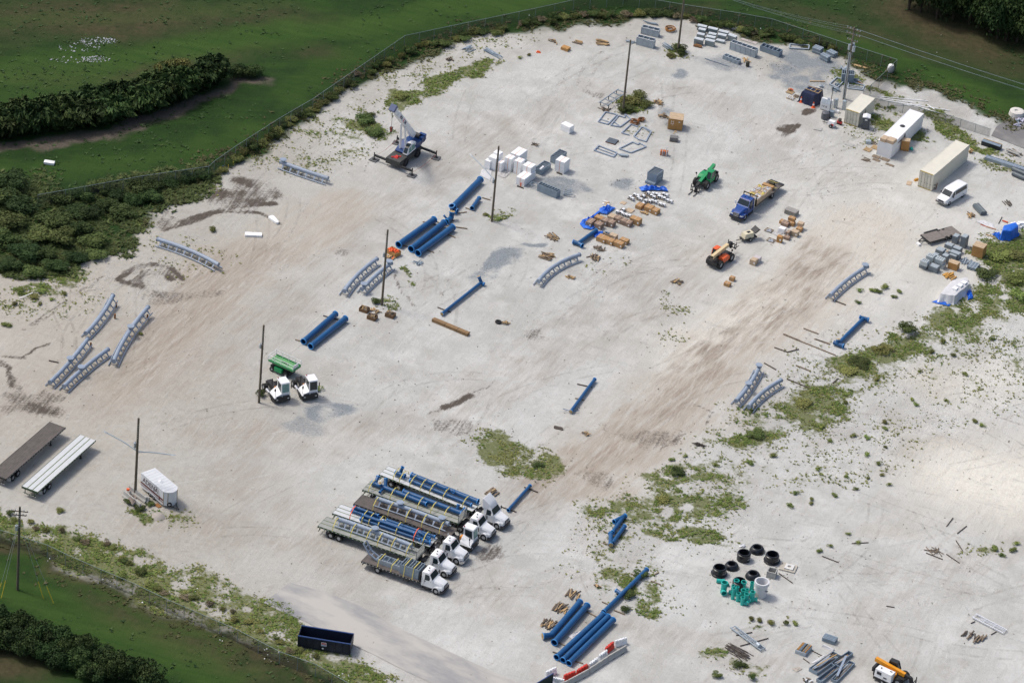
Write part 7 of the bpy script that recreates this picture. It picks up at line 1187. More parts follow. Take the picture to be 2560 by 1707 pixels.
one('grey_tank', 'round grey tank in front of the ice box', 'tank', MB().lathe([(0, 0), (.62, 0), (.64, .5), (.6, 1.1), (.3, 1.25), (0, 1.25)], 18), mat('dark_tank', (.10, .105, .12), .5, 0, .2, 2), g('e', 800, 1070), 0, smooth=True); bx('e', 930, 920, .8, .5, 1.0, GALV, 'grey steel cabinet between the ice box and the tank', name='grey_cabinet', cat='cabinet')
for x, y, lbl in ((1030, 735, 'grey electrical cabinet left of the transformer pole foot'), (1195, 770, 'grey electrical cabinet right of the transformer pole foot')): t_ = bx('e', x, y-50, .5, .5, 1.6, GALVL, lbl, name='electrical_cabinet', cat='cabinet'); part(t_, 'cabinet_door', MB().box(-.22, .22, -.262, -.252, .1, 1.5), ZINC)
t_ = thing('portable_generator', 'small white and red generator before the cream container', 'generator', g('e', 930, 1230), DB); part(t_, 'housing', MB().hexa([(-.6, -.4, .35), (.6, -.4, .35), (.6, .4, .35), (-.6, .4, .35)], [(-.5, -.32, 1.05), (.5, -.32, 1.05), (.5, .32, 1.05), (-.5, .32, 1.05)]), WHT); part(t_, 'engine', MB().box(.05, .5, -.41, -.1, .4, .7).box(-.62, -.4, -.2, .3, .5, .8), mat('red_engine', (.42, .03, .03), .5)); part(t_, 'tow_bar', MB().bar((-.6, 0, .35), (-1.7, .1, .3), .08).bar((-1.4, .1, 0), (-1.4, .1, .7), .06), CHAS)
for s in (-1, 1): wheel(t_, .05, s*.5, .3, .18)
t_ = thing('red_air_tank', 'small red compressor right of the white generator', 'compressor', g('e', 1085, 1180), DB); part(t_, 'tank', MB().cyl((-.4, 0, .35), (.4, 0, .35), .26, n=12), mat('red_engine', (.42, .03, .03)), True); part(t_, 'motor', MB().cyl((0, 0, .6), (0, 0, .95), .28, n=12), TIMBD); part(t_, 'feet', MB().box(-.4, .4, -.25, .25, 0, .12), CHAS)
t_ = bx('e', 1040, 905, .8, .5, .4, WHT, 'white cooler box left of the cream container', name='cooler_box', cat='box'); 
t_ = thing('portable_toilet', 'dark grey portable toilet with white roof against the cream container', 'toilet', g('e', 1590, 1250), DB+.42); part(t_, 'cabin', MB().box(-.58, .58, -.58, .58, .08, 2.05), mat('toilet_plastic', (.06, .07, .085), .5, 0, .1, 2)); part(t_, 'roof', MB().prism([(-.62, 2.05), (.62, 2.05), (.62, 2.12), (0, 2.32), (-.62, 2.12)], -.62, .62, 'y'), WHT); part(t_, 'door', MB().box(-.42, .42, -.6, -.581, .15, 1.95), mat('toilet_door', (.075, .085, .10), .5)); part(t_, 'sign', MB().box(-.2, .2, -.61, -.601, 1.6, 1.8).box(.581, .592, -.2, .2, 1.6, 1.8), TAPE); part(t_, 'skid', MB().box(-.6, .6, -.6, .6, 0, .08), CHAS)
pallet('e', 120, 560, 'pallet heaped with orange and brown fittings left of the navy tarp, farther', m=PALM); pile('e', 125, 535, 'orange and brown fittings heaped on the farther pallet', 12, .45, .13, .35, (ORPL, TIMBL, CARTONL), jit=1.5, hmax=.4, name='fittings_heap', cat='fittings').location.z = .13
pallet('e', 130, 675, 'pallet set with pale jugs left of the navy tarp, nearer', m=PALM)
for i in range(8): one('pale_jug', 'small pale jug standing on the nearer pallet by the navy tarp', 'jug', MB().cyl((0, 0, 0), (0, 0, .28), .09, n=8).cyl((0, 0, .28), (0, 0, .36), .04, n=6), FOAM, g('e', 130, 675, .13)+vec(DB, -.45+.3*(i % 4))+vec(DA, -.2+.4*(i//4)), 0, 'jugs on the pallet')
pallet('e', 240, 640, 'bare dark pallet against the navy tarp', m=PALD, sc=.7)
loop('pale steel frame lying left of the transformer pole', 'e', [(890, 410), (1030, 280), (1195, 325), (1040, 480)], .2, GALVL, .12); loop('pale steel frame lying right of the transformer pole', 'e', [(1245, 490), (1270, 345), (1575, 435), (1540, 525)], .18, GALVL, .12, extra=[((1255, 420), (1560, 480)), ((1250, 455), (1550, 505))])
steelpile('e', 1000, 520, 'heap of bright pipe ends before the transformer pole', 8, 1.6, .4, -1.5, jit=.2, w=.18); steelpile('e', 750, 460, 'small heap of pale fittings behind the navy tarp', 8, .6, .5, jit=1.4)
steelpile('e', 1180, 110, 'leaning lattice of steel racks behind the transformer pole', 14, 2.0, .8, .3, m=GALVL, jit=.3, w=.12); steelpile('e', 1350, 330, 'loose steel sections right of the transformer pole', 10, 2.2, .6, -1.4, m=GALVL, jit=.15, w=.12); steelpile('e', 1060, 420, 'short steel offcuts left of the transformer pole', 9, .9, .6, 0, m=GALVL, jit=1.2, w=.14); th = rack('e', 1260, 170, 1.9, 1.5, 1.5, 'tall stack of ribbed steel racks behind the transformer pole', 6, .5, GALVL, GALV); sheet('e', [(1290, 320), (1420, 320), (1560, 400), (1480, 400)], 'rust-brown sheet behind the pale steel frame', mat('rust_sheet', (.22, .10, .04), .9), 'rust_sheet', 'sheet', .05, 11, .03); sheet('e', [(1330, 0), (1400, 10), (1660, 80), (1600, 95), (1360, 40)], 'long brown board near the back fence corner', TIMBL, 'brown_board', 'board', .05, 12, .02)
one('white_tank', 'white rounded tank lying by the fence corner', 'tank', MB().lathe([(0, 0), (.42, .05), (.55, .4), (.55, 1.0), (.42, 1.3), (0, 1.35)], 16), FOAM, g('e', 2085, 160), 0, smooth=True); bx('e', 665, 1270, 1.3, .9, .06, CONC, 'pale flat slab lying before the ice box', rot=.3, name='flat_slab', cat='slab')
for i, (a, b) in enumerate([((1120, 815), (1545, 855)), ((1130, 840), (1730, 935)), ((1140, 830), (1420, 868)), ((1250, 885), (1480, 890)), ((1400, 880), (1640, 960)), ((1540, 885), (1600, 930))]):
    A_, B_ = g('03', *a), g('03', *b); one('white_pole', 'long white pipe lying loose behind the containers', 'pipe', MB().tube([(0, 0, .1), B_-A_+Vector((0, 0, .1+.02*i))], .06, 6, True), FOAM, A_, 0, 'long white pipes behind the containers')
# boxes round the white container
for x, y, L, lbl in ((738, 690, .95, 'left carton on the roof of the white container'), (835, 715, 1.25, 'right carton on the roof of the white container')): bx('q', x, y, L, 1.3, .55, CARTONL, lbl, 2.6)
t_ = bx('q', 1040, 725, 1.25, 1.1, 1.75, CRATE, 'plywood crate standing against the white container', rot=.35, name='plywood_crate', cat='crate', group='plywood crates', lid=CRATET); one('teal_bag', 'teal bag behind the plywood crate', 'bag', MB().lathe([(0, 0), (.25, 0), (.3, .2), (.15, .45), (0, .5)], 10), TEAL, g('q', 1110, 865), 0, smooth=True)
for i, (a, lbl) in enumerate((((500, 870), 'pale pallet left of the white container'), ((605, 840), 'pallet leaning at the corner of the white container'))): pallet('q', *a, lbl, m=PALM if i == 0 else PALM)
for (x, y, L, W, lbl) in ((245, 790, 1.3, .9, 'pale flat board left of the white container'), (620, 960, 1.3, .8, 'board under the corner of the white container, left'), (745, 1000, 1.4, .8, 'board under the corner of the white container, right'), (620, 1005, 1.2, .6, 'second board before the white container'), (810, 1075, 1.4, .5, 'brown board lying before the white container')): bx('q', x, y, L, W, .06, CONC if x < 300 else TIMB, lbl, name='flat_board', cat='board')
bx('q', 515, 735, .8, .7, .5, GALVL, 'small grey box left of the white container', rot=.5, name='grey_box', cat='box'); pile('q', 560, 770, 'dark brush and scrap left of the white container', 14, 1.0, .08, .8, (TIMBD, TIMB), jit=1.2, hmax=.15); pile('q', 480, 1010, 'slatted scrap boards before the white container', 7, 1.2, .1, .5, (TIMB,), -1.4, .06, hmax=.05)
bx('q', 1080, 1330, .75, 1.3, .05, CARTONL, 'brown board lying left of the long cream container', rot=.3, name='flat_board', cat='board'); one('yellow_bag', 'yellow-brown sack at the corner of the long cream container', 'sack', MB().hexa([(-.4, -.2, 0), (.4, -.2, 0), (.4, .2, 0), (-.4, .2, 0)], [(-.3, -.12, .3), (.3, -.1, .35), (.3, .12, .35), (-.3, .1, .3)]), mat('ochre_sack', (.45, .22, .03), .8), g('q', 1180, 1295), .6)
t_ = thing('step_frame', 'small brown step frame leaning at the cream container doors', 'step frame', g('q', 1430, 1425), DB+.5); part(t_, 'side_bar', MB().bar((-.2, 0, 0), (-.1, .3, 1.1), .1).bar((.25, 0, 0), (.35, .3, 1.1), .1), mat('rust_edge', (.16, .06, .02))); part(t_, 'panel', MB().bar((-.2, .05, .25), (.3, .05, .25), .1).bar((-.15, .2, .7), (.35, .2, .7), .1), TIMBD)
# ------------------------------------------------------------------ right cluster (frame f)
for x, y, L, W, H, z, lbl in [(1030, 690, .75, .9, 1.25, 0, 'grey cabinet stack behind the others, left'), (1200, 700, .75, .95, 1.9, 0, 'tallest grey cabinet, set apart at the right'), (895, 865, 1.1, .8, .6, 0, 'grey cabinet nearest the plank-decked trailer'), (1050, 930, 1.15, .85, .85, 0, 'grey cabinet right of the one nearest the trailer'), (725, 960, 1.1, 1.0, .8, 0, 'pale-topped wide grey cabinet, left half'), (830, 1000, .9, .8, .6, 0, 'pale-topped wide grey cabinet with a bag on it'), (1010, 1020, 1.5, .8, .95, 0, 'long pale-lidded grey cabinet'), (970, 1070, 1.1, .6, .75, 0, 'small pale cabinet in front of the long one'),
                               (820, 1075, .8, .8, 1.3, 0, 'grey cabinet behind the double stack'), (625, 1060, .8, .7, 1.0, 0, 'grey cabinet at the left of the middle row'), (530, 1080, 1.0, .85, .75, .75, 'slotted pale box on the upper-left cabinet'), (530, 1110, 1.0, .85, .74, 0, 'grey cabinet beneath the slotted pale box, upper left'), (415, 1180, 1.0, .85, .75, .75, 'slotted pale box at the left end of the cabinets'), (400, 1240, 1.05, .85, .74, 0, 'grey cabinet at the left end of the front row'), (715, 1140, 1.2, .9, .75, .75, 'slotted pale box in the middle of the cabinets'), (730, 1230, 1.2, .9, .74, 0, 'grey cabinet beneath the middle slotted box'), (600, 1285, 1.25, .95, .9, 0, 'single grey cabinet nearest the camera')]:
    sl_ = 'slotted' in lbl; t_ = bx('f', x, y if z == 0 or True else y, L, W, H, mat('cabinet_grey', (.15, .18, .205), .5, .05, .12, 2, .08) if not sl_ else mat('slotted_pale', (.42, .47, .49), .4, .1, .12, 2), lbl, z, 0, 'grey_cabinet', 'cabinet', 'grey cabinets', None, None)
    if sl_:
        for q in (-.28, 0, .28): part(t_, 'slot', MB().box(q*L/1.0-.04, q*L/1.0+.04, -W/2+.1, W/2-.1, H-.03, H+.006), GRILLE)
    else: part(t_, 'lid', MB().box(-L/2-.01, L/2+.01, -W/2-.01, W/2+.01, H-.0, H+.03), mat('cabinet_lid', (.36, .41, .44), .45, .1, .15, 2, .08))
one('pale_bag', 'small pale bag on the wide grey cabinet', 'bag', MB().lathe([(0, 0), (.2, 0), (.22, .12), (0, .25)], 10), CARTONL, g('f', 850, 1010, .62), 0, smooth=True)
bx('f', 1490, 880, 1.75, 1.6, 1.8, CRATE, 'tall plywood crate with pale boarded top at the right', rot=.08, name='plywood_crate', cat='crate', group='plywood crates', lid=CRATET); bx('f', 985, 1215, 1.5, 1.1, 1.1, CRATE, 'smaller plywood crate beside the grey cabinets', rot=.05, name='plywood_crate', cat='crate', group='plywood crates', lid=CRATET)
steelpile('f', 1220, 1210, 'loose heap of bright steel sections between the plywood crates', 18, 1.9, .7, .1, m=GALVL, jit=.15, w=.09); bundle('f', 1350, 1320, 'flat bundle of pale steel sections beside the grass', 1.9, 2, 6, U+.1)
th = drape('f', [(1880, 790), (2080, 800), (2240, 700), (2180, 600), (1900, 680)], 1.75, 'stack under a bright blue tarp at the right edge', TARP, 4, .72); sheet('f', [(1720, 680), (1870, 640), (1860, 800), (1780, 720)], 'bunched blue tarp end left of the blue tarped stack', TARP, 'blue_tarp', 'tarp', .1, 13, .25); sheet('f', [(2190, 640), (2260, 670), (2250, 720), (2180, 730)], 'bunched blue tarp end right of the blue tarped stack', TARP, 'blue_tarp', 'tarp', .1, 14, .2)
for i in range(5): one('white_block', 'white block in the heap behind the blue tarped stack', 'block', MB().box(-.5, .5, -.3, .3, 0, .3), FOAM, g('f', 2150+45*i, 500+20*(i % 3), 0)+Vector((0, 0, .3*(i % 2))), DB+.2*i, 'white blocks behind the tarped stack')
bear('pale timber lying left of the blue tarped stack', 'f', (1600, 680), (1770, 735), TIMBL, group=None); bear('pinkish timber by the white plastic sheet', 'f', (1620, 530), (1800, 585), mat('pink_timber', (.42, .24, .15), .8), .2, group=None); one('red_tube', 'short red tube lying behind the blue tarped stack', 'tube', MB().cyl((-.4, 0, .1), (.5, 0, .1), .12, n=8), mat('red_tube', (.55, .08, .03), .5), g('f', 1975, 430), DB); bear('dark pole standing askew on the sand at right', 'f', (1850, 470), (1920, 340), TIMBD, .08, group=None)
bear('thin red strip on the sand left of the blue tarped stack', 'f', (1495, 478), (1640, 535), mat('red_tube', (.55, .08, .03)), .1, .05, group=None)
th = drape('13', [(1620, 1190), (1760, 1215), (1900, 1100), (1880, 1030), (1740, 1060), (1670, 1130)], 1.35, 'stack wrapped in clear white plastic with blue tarp ends', mat('cloudy_plastic', (.60, .60, .61), .3, 0, .12, 1.5, .08, .4), 6, .66); th['category'] = 'covered stack'
for i, (x, y) in enumerate(((1775, 1060), (1815, 1035), (1850, 1012))): bx('13', x, y+12, .75, .8, .3, FOAM, 'white carton on top of the plastic-wrapped stack', 1.3, name='white_carton', group='white cartons on the wrapped stack')
sheet('13', [(1575, 1195), (1640, 1170), (1720, 1190), (1800, 1160), (1720, 1230)], 'blue tarp spread at the foot of the plastic-wrapped stack', TARP, 'blue_tarp', 'tarp', .05, 15, .1); sheet('13', [(1870, 1090), (1900, 1080), (1925, 1165), (1880, 1180)], 'blue tarp end at the right of the plastic-wrapped stack', TARP, 'blue_tarp', 'tarp', .06, 16, .25)
# plank-decked equipment trailer
A_, B_ = g('f', 1120, 655, .6), g('f', 510, 825, .6); he = ang(A_, B_); Le = (B_-A_).length; t_ = thing('equipment_trailer', 'low trailer with a grey plank deck beside the grey cabinets', 'trailer', Vector((B_.x, B_.y, 0))+vec(he+(-U), 1.15)*1, he)
sgn = 1
for i in range(7): part(t_, 'deck_plank', MB().box(-Le, 0, -1.15+i*.33+.012, -1.15+(i+1)*.33-.012, .55, .61), WOODD if False else mat('grey_planks', (.20, .178, .16), .85, 0, .22, 1.3, .12))
part(t_, 'frame', MB().box(-Le, .05, -1.2, -1.15, .4, .63).box(-Le, .05, 1.16, 1.21, .4, .63).box(0, .06, -1.15, 1.16, .4, .63).box(-Le-.02, -Le+.05, -1.15, 1.16, .4, .6), CHAS); part(t_, 'tongue', MB().bar((0, -.6, .45), (1.3, 0, .45), .12).bar((0, .6, .45), (1.3, 0, .45), .12).cyl((1.0, 0, 0), (1.0, 0, .7), .05, n=6), CHAS); part(t_, 'ramp', MB().box(-Le*.55, -Le*.12, -1.45, -1.22, .62, .72), CHAS); part(t_, 'deck_seam', MB().box(-Le*.5, -Le*.5+.04, -1.15, 1.16, .612, .62), CHAS)
for xx in (-Le*.55, -Le*.55-.85):
    for s in (-1, 1): wheel(t_, xx, s*1.0, .36, .22)
one('white_block', 'white block under the tongue of the plank-decked trailer', 'block', MB().box(-.2, .2, -.35, .35, 0, .3), FOAM, g('f', 280, 880), he)
one('grey_pipe_bundle', 'long grey bundle of pipes wrapped together, right of the van', 'pipe bundle', MB().prism([(-.5, 0), (.5, 0), (.62, .3), (.45, .62), (.12, .66), (0, .58), (-.12, .66), (-.45, .62), (-.62, .3)], -1.3, 1.3, 'x'), mat('slate_wrap', (.10, .125, .14), .45, 0, .15, 1.5, .05), (g('f', 1400, 130)+g('f', 1560, 300))/2+Vector((0, 0, 0)), ang(g('f', 1400, 130), g('f', 1570, 310)), smooth=False)
A_, B_ = g('o', 120, 715), g('o', 627, 880); t_ = thing('steel_beam', 'long pale blue steel beam running off the right edge', 'steel beam', A_, ang(A_, B_))
part(t_, 'beam_web', MB().box(0, 13, -.4, .4, .12, .42), TRACK); part(t_, 'beam_flange', MB().box(0, 13, -.45, -.4, .0, .55).box(0, 13, .4, .45, 0, .55).box(0, 13, -.06, .06, .42, .5), GALVL)
for i, (x, y) in enumerate(((545, 900), (545, 960))): one('wrapped_roll', 'dark grey wrapped roll by the pale steel beam, %s' % ('upper', 'lower')[i], 'roll', MB().cyl((-1.0, 0, .34), (1.3, 0, .34), .36, n=14), mat('slate_wrap', (.10, .125, .14)), g('o', x, y), DB-.1, smooth=True)
t_ = thing('dark_trough', 'dark trough with a pale lid and orange rim behind the pale beam', 'trough', g('o', 200, 560), DB+.05); part(t_, 'trough_box', MB().box(-1.6, 1.6, -.5, .5, 0, .7), mat('black_trough', (.02, .025, .03), .5)); part(t_, 'lid', MB().box(-1.55, 1.55, -.45, .3, .7, .75), GALV); part(t_, 'rim', MB().box(-1.6, 1.6, .35, .5, .7, .8), TIMBL)
one('white_basin', 'white round basin on the grass behind the asphalt pad', 'basin', MB().lathe([(1.3, 0), (1.15, .7), (.8, .8), (.45, .75), (.35, .55), (0, .5)], 20), mat('pale_sand_heap', (.6, .58, .54), .95), g('o', 530, 140), 0, smooth=True); steelpile('o', 560, 250, 'white and lilac scrap heap on the asphalt pad', 14, 1.4, 1.2, -1.3, m=mat('lilac_scrap', (.5, .48, .6), .6), jit=1., w=.2)
# ------------------------------------------------------------------ loose cartons right of the blue truck (frame i)
bx('i', 1290, 575, 1.9, 1.2, .7, mat('slat_grey', (.22, .21, .19), .8, 0, .2, 2), 'stack under grey battens behind the loose cartons', name='battened_stack', cat='stack', lid=mat('slat_grey2', (.30, .29, .27), .8))
for x, y, L, W, H, z, m, lbl in [(1295, 660, 1.05, .75, .5, .55, CARTON, 'brown carton on top of the upper stack'), (1285, 710, 1.1, .8, .55, 0, CARTON, 'brown carton at the base of the upper stack'), (1220, 715, 1.1, 1.1, .55, 0, CARTONT, 'wide brown carton left of the upper stack'), (1185, 695, .8, .8, .5, 0, CARTON, 'half open carton with yellow flap'), (1395, 720, .9, .75, .55, .55, CARTONL, 'pale wrapped carton on the right stack'), (1380, 780, .9, .8, .55, 0, CARTON, 'brown carton beneath the pale wrapped one'), (1330, 815, 1.1, .9, .8, 0, CARTONL, 'square carton with worn top in the middle'), (1255, 820, .5, .9, .85, 0, CARTONT, 'dark carton wall left of the worn square carton'), (1235, 880, .95, .7, .45, 0, CARTONT, 'low film-covered carton at the front'), (1155, 875, .8, .6, 1.05, 0, CRATE, 'tall narrow orange-brown carton at the front'),
                                 (1185, 780, 1.0, .85, .8, 0, FOAM, 'white film-wrapped cube left of the cartons'), (855, 1140, .95, 1.0, .85, 0, CARTONL, 'film-topped carton near the orange telehandler, left'), (895, 1115, 1.0, .9, .8, 0, mat('pinkish_film', (.50, .46, .47), .5), 'film-wrapped carton near the orange telehandler, right'), (550, 1410, .95, .75, .55, 0, CARTON, 'brown carton below the orange telehandler, lower'), (605, 1345, .75, .65, .6, 0, CARTON, 'brown carton with white edging below the orange telehandler, upper')]:
    bx('i', x, y, L, W, H, m, lbl, z, .05, tape=CARTONL if m in (CARTON, CARTONT) else None, sticker=H > .6)
for x, y, lbl in ((1025, 815, 'pallet with a small parcel left of the cartons'), (1050, 930, 'pallet with crumpled film at the front of the cartons')): pallet('i', x, y, lbl, m=PALD); one('small_parcel', 'small parcel on the '+lbl.split(' left')[0].split(' at')[0], 'parcel', MB().hexa([(-.4, -.3, 0), (.4, -.3, 0), (.4, .3, 0), (-.4, .3, 0)], [(-.2, -.15, .3), (.25, -.1, .22), (.2, .15, .28), (-.25, .1, .2)]), WRAP, g('i', x, y, .13), DB+.3)
sheet('i', [(1060, 850), (1130, 800), (1190, 850), (1120, 880)], 'clear film spread before the white wrapped cube', CLEAR, seed=21, bumps=.05)
# cream towable compressor
t_ = thing('towable_compressor', 'cream towable compressor with its black hood raised', 'compressor', g('i', 770, 920), ang(g('i', 830, 870), g('i', 690, 905))); part(t_, 'housing', MB().hexa([(-.85, -.55, .55), (.85, -.55, .55), (.85, .55, .55), (-.85, .55, .55)], [(-.8, -.5, 1.35), (.7, -.5, 1.3), (.7, .5, 1.3), (-.8, .5, 1.35)]), mat('cream_paint', (.62, .57, .42), .5, 0, .08, 2, .05)); part(t_, 'chassis', MB().box(-1.5, 1.1, -.5, .5, .35, .55).bar((1.0, 0, .4), (2.0, 0, .38), .1), CHAS); part(t_, 'raised_hood', MB().hexa([(-1.0, -.6, 1.1), (-.9, -.6, 1.25), (-.9, .6, 1.25), (-1.0, .6, 1.1)], [(-1.9, -.6, 1.6), (-1.7, -.6, 1.85), (-1.7, .6, 1.85), (-1.9, .6, 1.6)]), CHAS); part(t_, 'vent', MB().box(-.3, .4, -.56, -.552, .8, 1.1).box(-.4, .1, -.2, .2, 1.33, 1.4), CHAS)
for s in (-1, 1): wheel(t_, -.15, s*.68, .33, .2)
# ------------------------------------------------------------------ manhole rings, teal pipes, concrete pieces (frame j)
def mh(label, x, y, kind, sc=1.):
    prof = {'cone': [(.62, .62), (.80, .60), (.98, .30), (1.06, .0), (1.0, 0), (.9, .3), (.58, .56), (.52, .62), (.52, .12), (0, .1)], 'ring': [(.88, 0), (.92, 0), (.95, 1.0), (.82, 1.06), (.82, 1.22), (.72, 1.22), (.70, .1), (0, .1)], 'base': [(1.1, 0), (1.14, .22), (.97, .26), (.95, 1.0), (.86, 1.06), (.86, 1.2), (.74, 1.2), (.72, .15), (0, .15)]}[kind]
    prof = [(1.06, 0), (1.08, .1), (.98, .34), (.78, .66), (.66, .70), (.55, .66), (.5, .1), (0, .08)] if kind == 'cone' else prof
    hgt = max(z for _, z in prof)*sc; p_ = g('j', x, y, hgt); p_.z = 0; th = thing('manhole_section', label, 'manhole section', p_, 0, 'black coated manhole sections'); part(th, 'shell', MB().lathe([(r*sc, z*sc) for r, z in prof], 28), BLACKPL, True)
    m = MB()
    for i in range(5): a = -1.0+i*.16; m.box(.97*sc*math.cos(a)-.02, .97*sc*math.cos(a)+.02, .97*sc*math.sin(a)-.05, .97*sc*math.sin(a)+.02, .5*sc, .53*sc+.05*(i % 2))
    if kind != 'cone': part(th, 'chalk_marks', m, FOAM)
    return th
mh('black manhole cone, farthest of the group', 1050, 205, 'cone'); mh('black manhole ring left of the farthest cone', 790, 310, 'ring'); mh('black manhole base with flared foot, rightmost', 1345, 345, 'base'); mh('black manhole cone behind the leftmost ring', 550, 530, 'cone', .95); mh('black manhole ring with flared foot, leftmost', 312, 600, 'base', .98); mh('black manhole cone beside the white concrete pipe', 970, 715, 'cone')
mh('black manhole ring half hidden behind the teal pipes', 700, 860, 'ring')
t_ = thing('concrete_pipe', 'white concrete manhole pipe standing upright beside the teal pipes', 'concrete pipe', g('j', 1120, 1150), 0); t_.location = g('j', 1140, 880, 2.3)-Vector((0, 0, 2.3)); WCON = mat('white_concrete', (.60, .61, .63), .7, 0, .08, 1.5, .08)
part(t_, 'shell', MB().lathe([(.8, 0), (.86, .0), (.86, 1.7), (1.02, 1.85), (1.02, 2.3), (.82, 2.3), (.76, 1.9), (.76, .05), (0, .05)], 30), WCON, True); dn = Vector((-.62, -.78, 0)).normalized(); part(t_, 'port', MB().cyl(dn*.80+Vector((0, 0, .45)), dn*.875+Vector((0, 0, .45)), .32, n=18), mat('port_sand', (.5, .47, .42), .9)); part(t_, 'painted_mark', MB().box(.55, .9, -.8, -.6, 1.2, 1.22), GRILLE)
t_ = thing('concrete_box', 'open grey concrete box beside the white concrete pipe', 'concrete box', g('j', 1340, 660, .95)-Vector((0, 0, .95)), DB+.25)
for s in (-1, 1): part(t_, 'long_wall', MB().box(-.62, .62, s*.56-.06, s*.56+.06, 0, .95), CONC); part(t_, 'short_wall', MB().box(s*.56-.06, s*.56+.06, -.5, .5, 0, .948), CONC)
part(t_, 'floor', MB().box(-.5, .5, -.5, .5, .02, .1), CONC); part(t_, 'port', MB().cyl((.615, .05, .55), (.635, .05, .55), .17, n=14), GRILLE)
t_ = thing('manhole_cover_slab', 'concrete slab with a raised square ring lid', 'concrete slab', g('j', 1650, 620), DB+.25); part(t_, 'slab', MB().box(-1.1, 1.1, -.9, .9, 0, .14), mat('buff_concrete', (.45, .42, .36), .9, 0, .12, 2, .1)); sq = MB(); N = 24
sq.v = [(.6*max(-1, min(1, 1.42*math.cos(6.28319*i/N)))+.15, .6*max(-1, min(1, 1.42*math.sin(6.28319*i/N))), .3) for i in range(N)]+[(.27*math.cos(6.28319*i/N)+.15, .27*math.sin(6.28319*i/N), .3) for i in range(N)]; sq.v += [(a, b, .142) for a, b, c in sq.v]
for i in range(N): j = (i+1) % N; sq.f += [(i, j, N+j, N+i), (2*N+i, 2*N+j, j, i), (N+i, N+j, 3*N+j, 3*N+i)]
part(t_, 'ring_lid', sq, mat('pale_lid', (.62, .62, .6), .8)); part(t_, 'stencil', MB().box(-1.0, -.75, .55, .6, .142, .146).box(-1.0, -.9, .3, .6, .147, .15), GRILLE)
one('dark_bar', 'long dark bar lying beside the concrete box', 'bar', MB().bar((0, 0, .06), g('j', 1735, 920)-g('j', 1465, 730)+Vector((0, 0, .06)), .1), TIMBD, g('j', 1465, 730)); sheet('j', [(675, 215), (760, 165), (815, 185), (780, 230)], 'white scrap of board behind the manhole rings', FOAM, 'white_scrap', 'board', .1, 22, .1)
def teal(x, y, h, r, label, tee=None, lie=None):
    th = thing('teal_pipe', label, 'pipe', g('j', x, y), 0, 'teal pipe fittings')
    if lie is None:
        th.location = g('j', x, y, h)-Vector((0, 0, h)); part(th, 'barrel', MB().tube([(0, 0, 0), (0, 0, h)], r, 16), TEAL, True); part(th, 'socket', MB().ring((0, 0, h-.2), (0, 0, h+.01), r*1.12, r*.9, 16), TEAL, True)
        if tee: d = Vector((math.cos(tee), math.sin(tee), 0)); part(th, 'tee_branch', MB().tube([(0, 0, r*1.1), d*(r+.3)+Vector((0, 0, r*1.1))], r*.8, 14), TEAL, True); part(th, 'branch_socket', MB().ring(d*(r+.22)+Vector((0, 0, r*1.1)), d*(r+.42)+Vector((0, 0, r*1.1)), r*.98, r*.72, 14), TEAL, True)
    else: d = Vector((math.cos(lie), math.sin(lie), 0)); part(th, 'barrel', MB().tube([(0, 0, r+.02), d*h+Vector((0, 0, r+.02))], r, 16), TEAL, True); part(th, 'socket', MB().ring(d*(h-.25)+Vector((0, 0, r+.02)), d*h+Vector((0, 0, r+.02)), r*1.15, r*.9, 16), TEAL, True)
south = -1.6
for x, y, h, r, lbl, te in [(640, 860, 1.3, .35, 'upright teal pipe against the black ring, left', None), (785, 890, 1.35, .35, 'upright teal pipe against the black ring, right', None), (575, 960, 1.5, .23, 'slim teal pipe behind the slim front one', None), (590, 1010, 1.8, .25, 'tallest slim teal pipe at the left', None), (660, 985, 1.5, .21, 'slim teal pipe in the middle back', None), (950, 905, 1.25, .27, 'upright teal pipe touching the white concrete pipe', None), (775, 1050, 1.0, .33, 'stout teal pipe in the middle', None), (850, 1035, 1.2, .24, 'slim teal pipe right of the stout one', .2), (680, 1115, 1.25, .28, 'teal tee standing at the front left', -.2), (840, 1125, 1.3, .31, 'teal tee standing at the front middle', -.3), (765, 1195, 1.2, .26, 'teal tee standing nearest the camera', -.1), (960, 1085, 1.5, .32, 'teal tee at the right front', -.1)]: teal(x, y, h, r, lbl, te)
teal(405, 900, 1.7, .42, 'large teal tee with a mouth toward the camera, leftmost', -1.5); teal(240, 900, 1.1, .27, 'teal pipe lying flat at the back left', None, DB+.5); teal(440, 935, .6, .24, 'short teal socket piece lying behind the large tee', None, DB-.9); teal(850, 1330, .35, .25, 'short teal ring fitting lying at the front', None, -1.9); teal(480, 1120, .35, .26, 'short ribbed teal coupling right of the large tee', None, DB+.3)
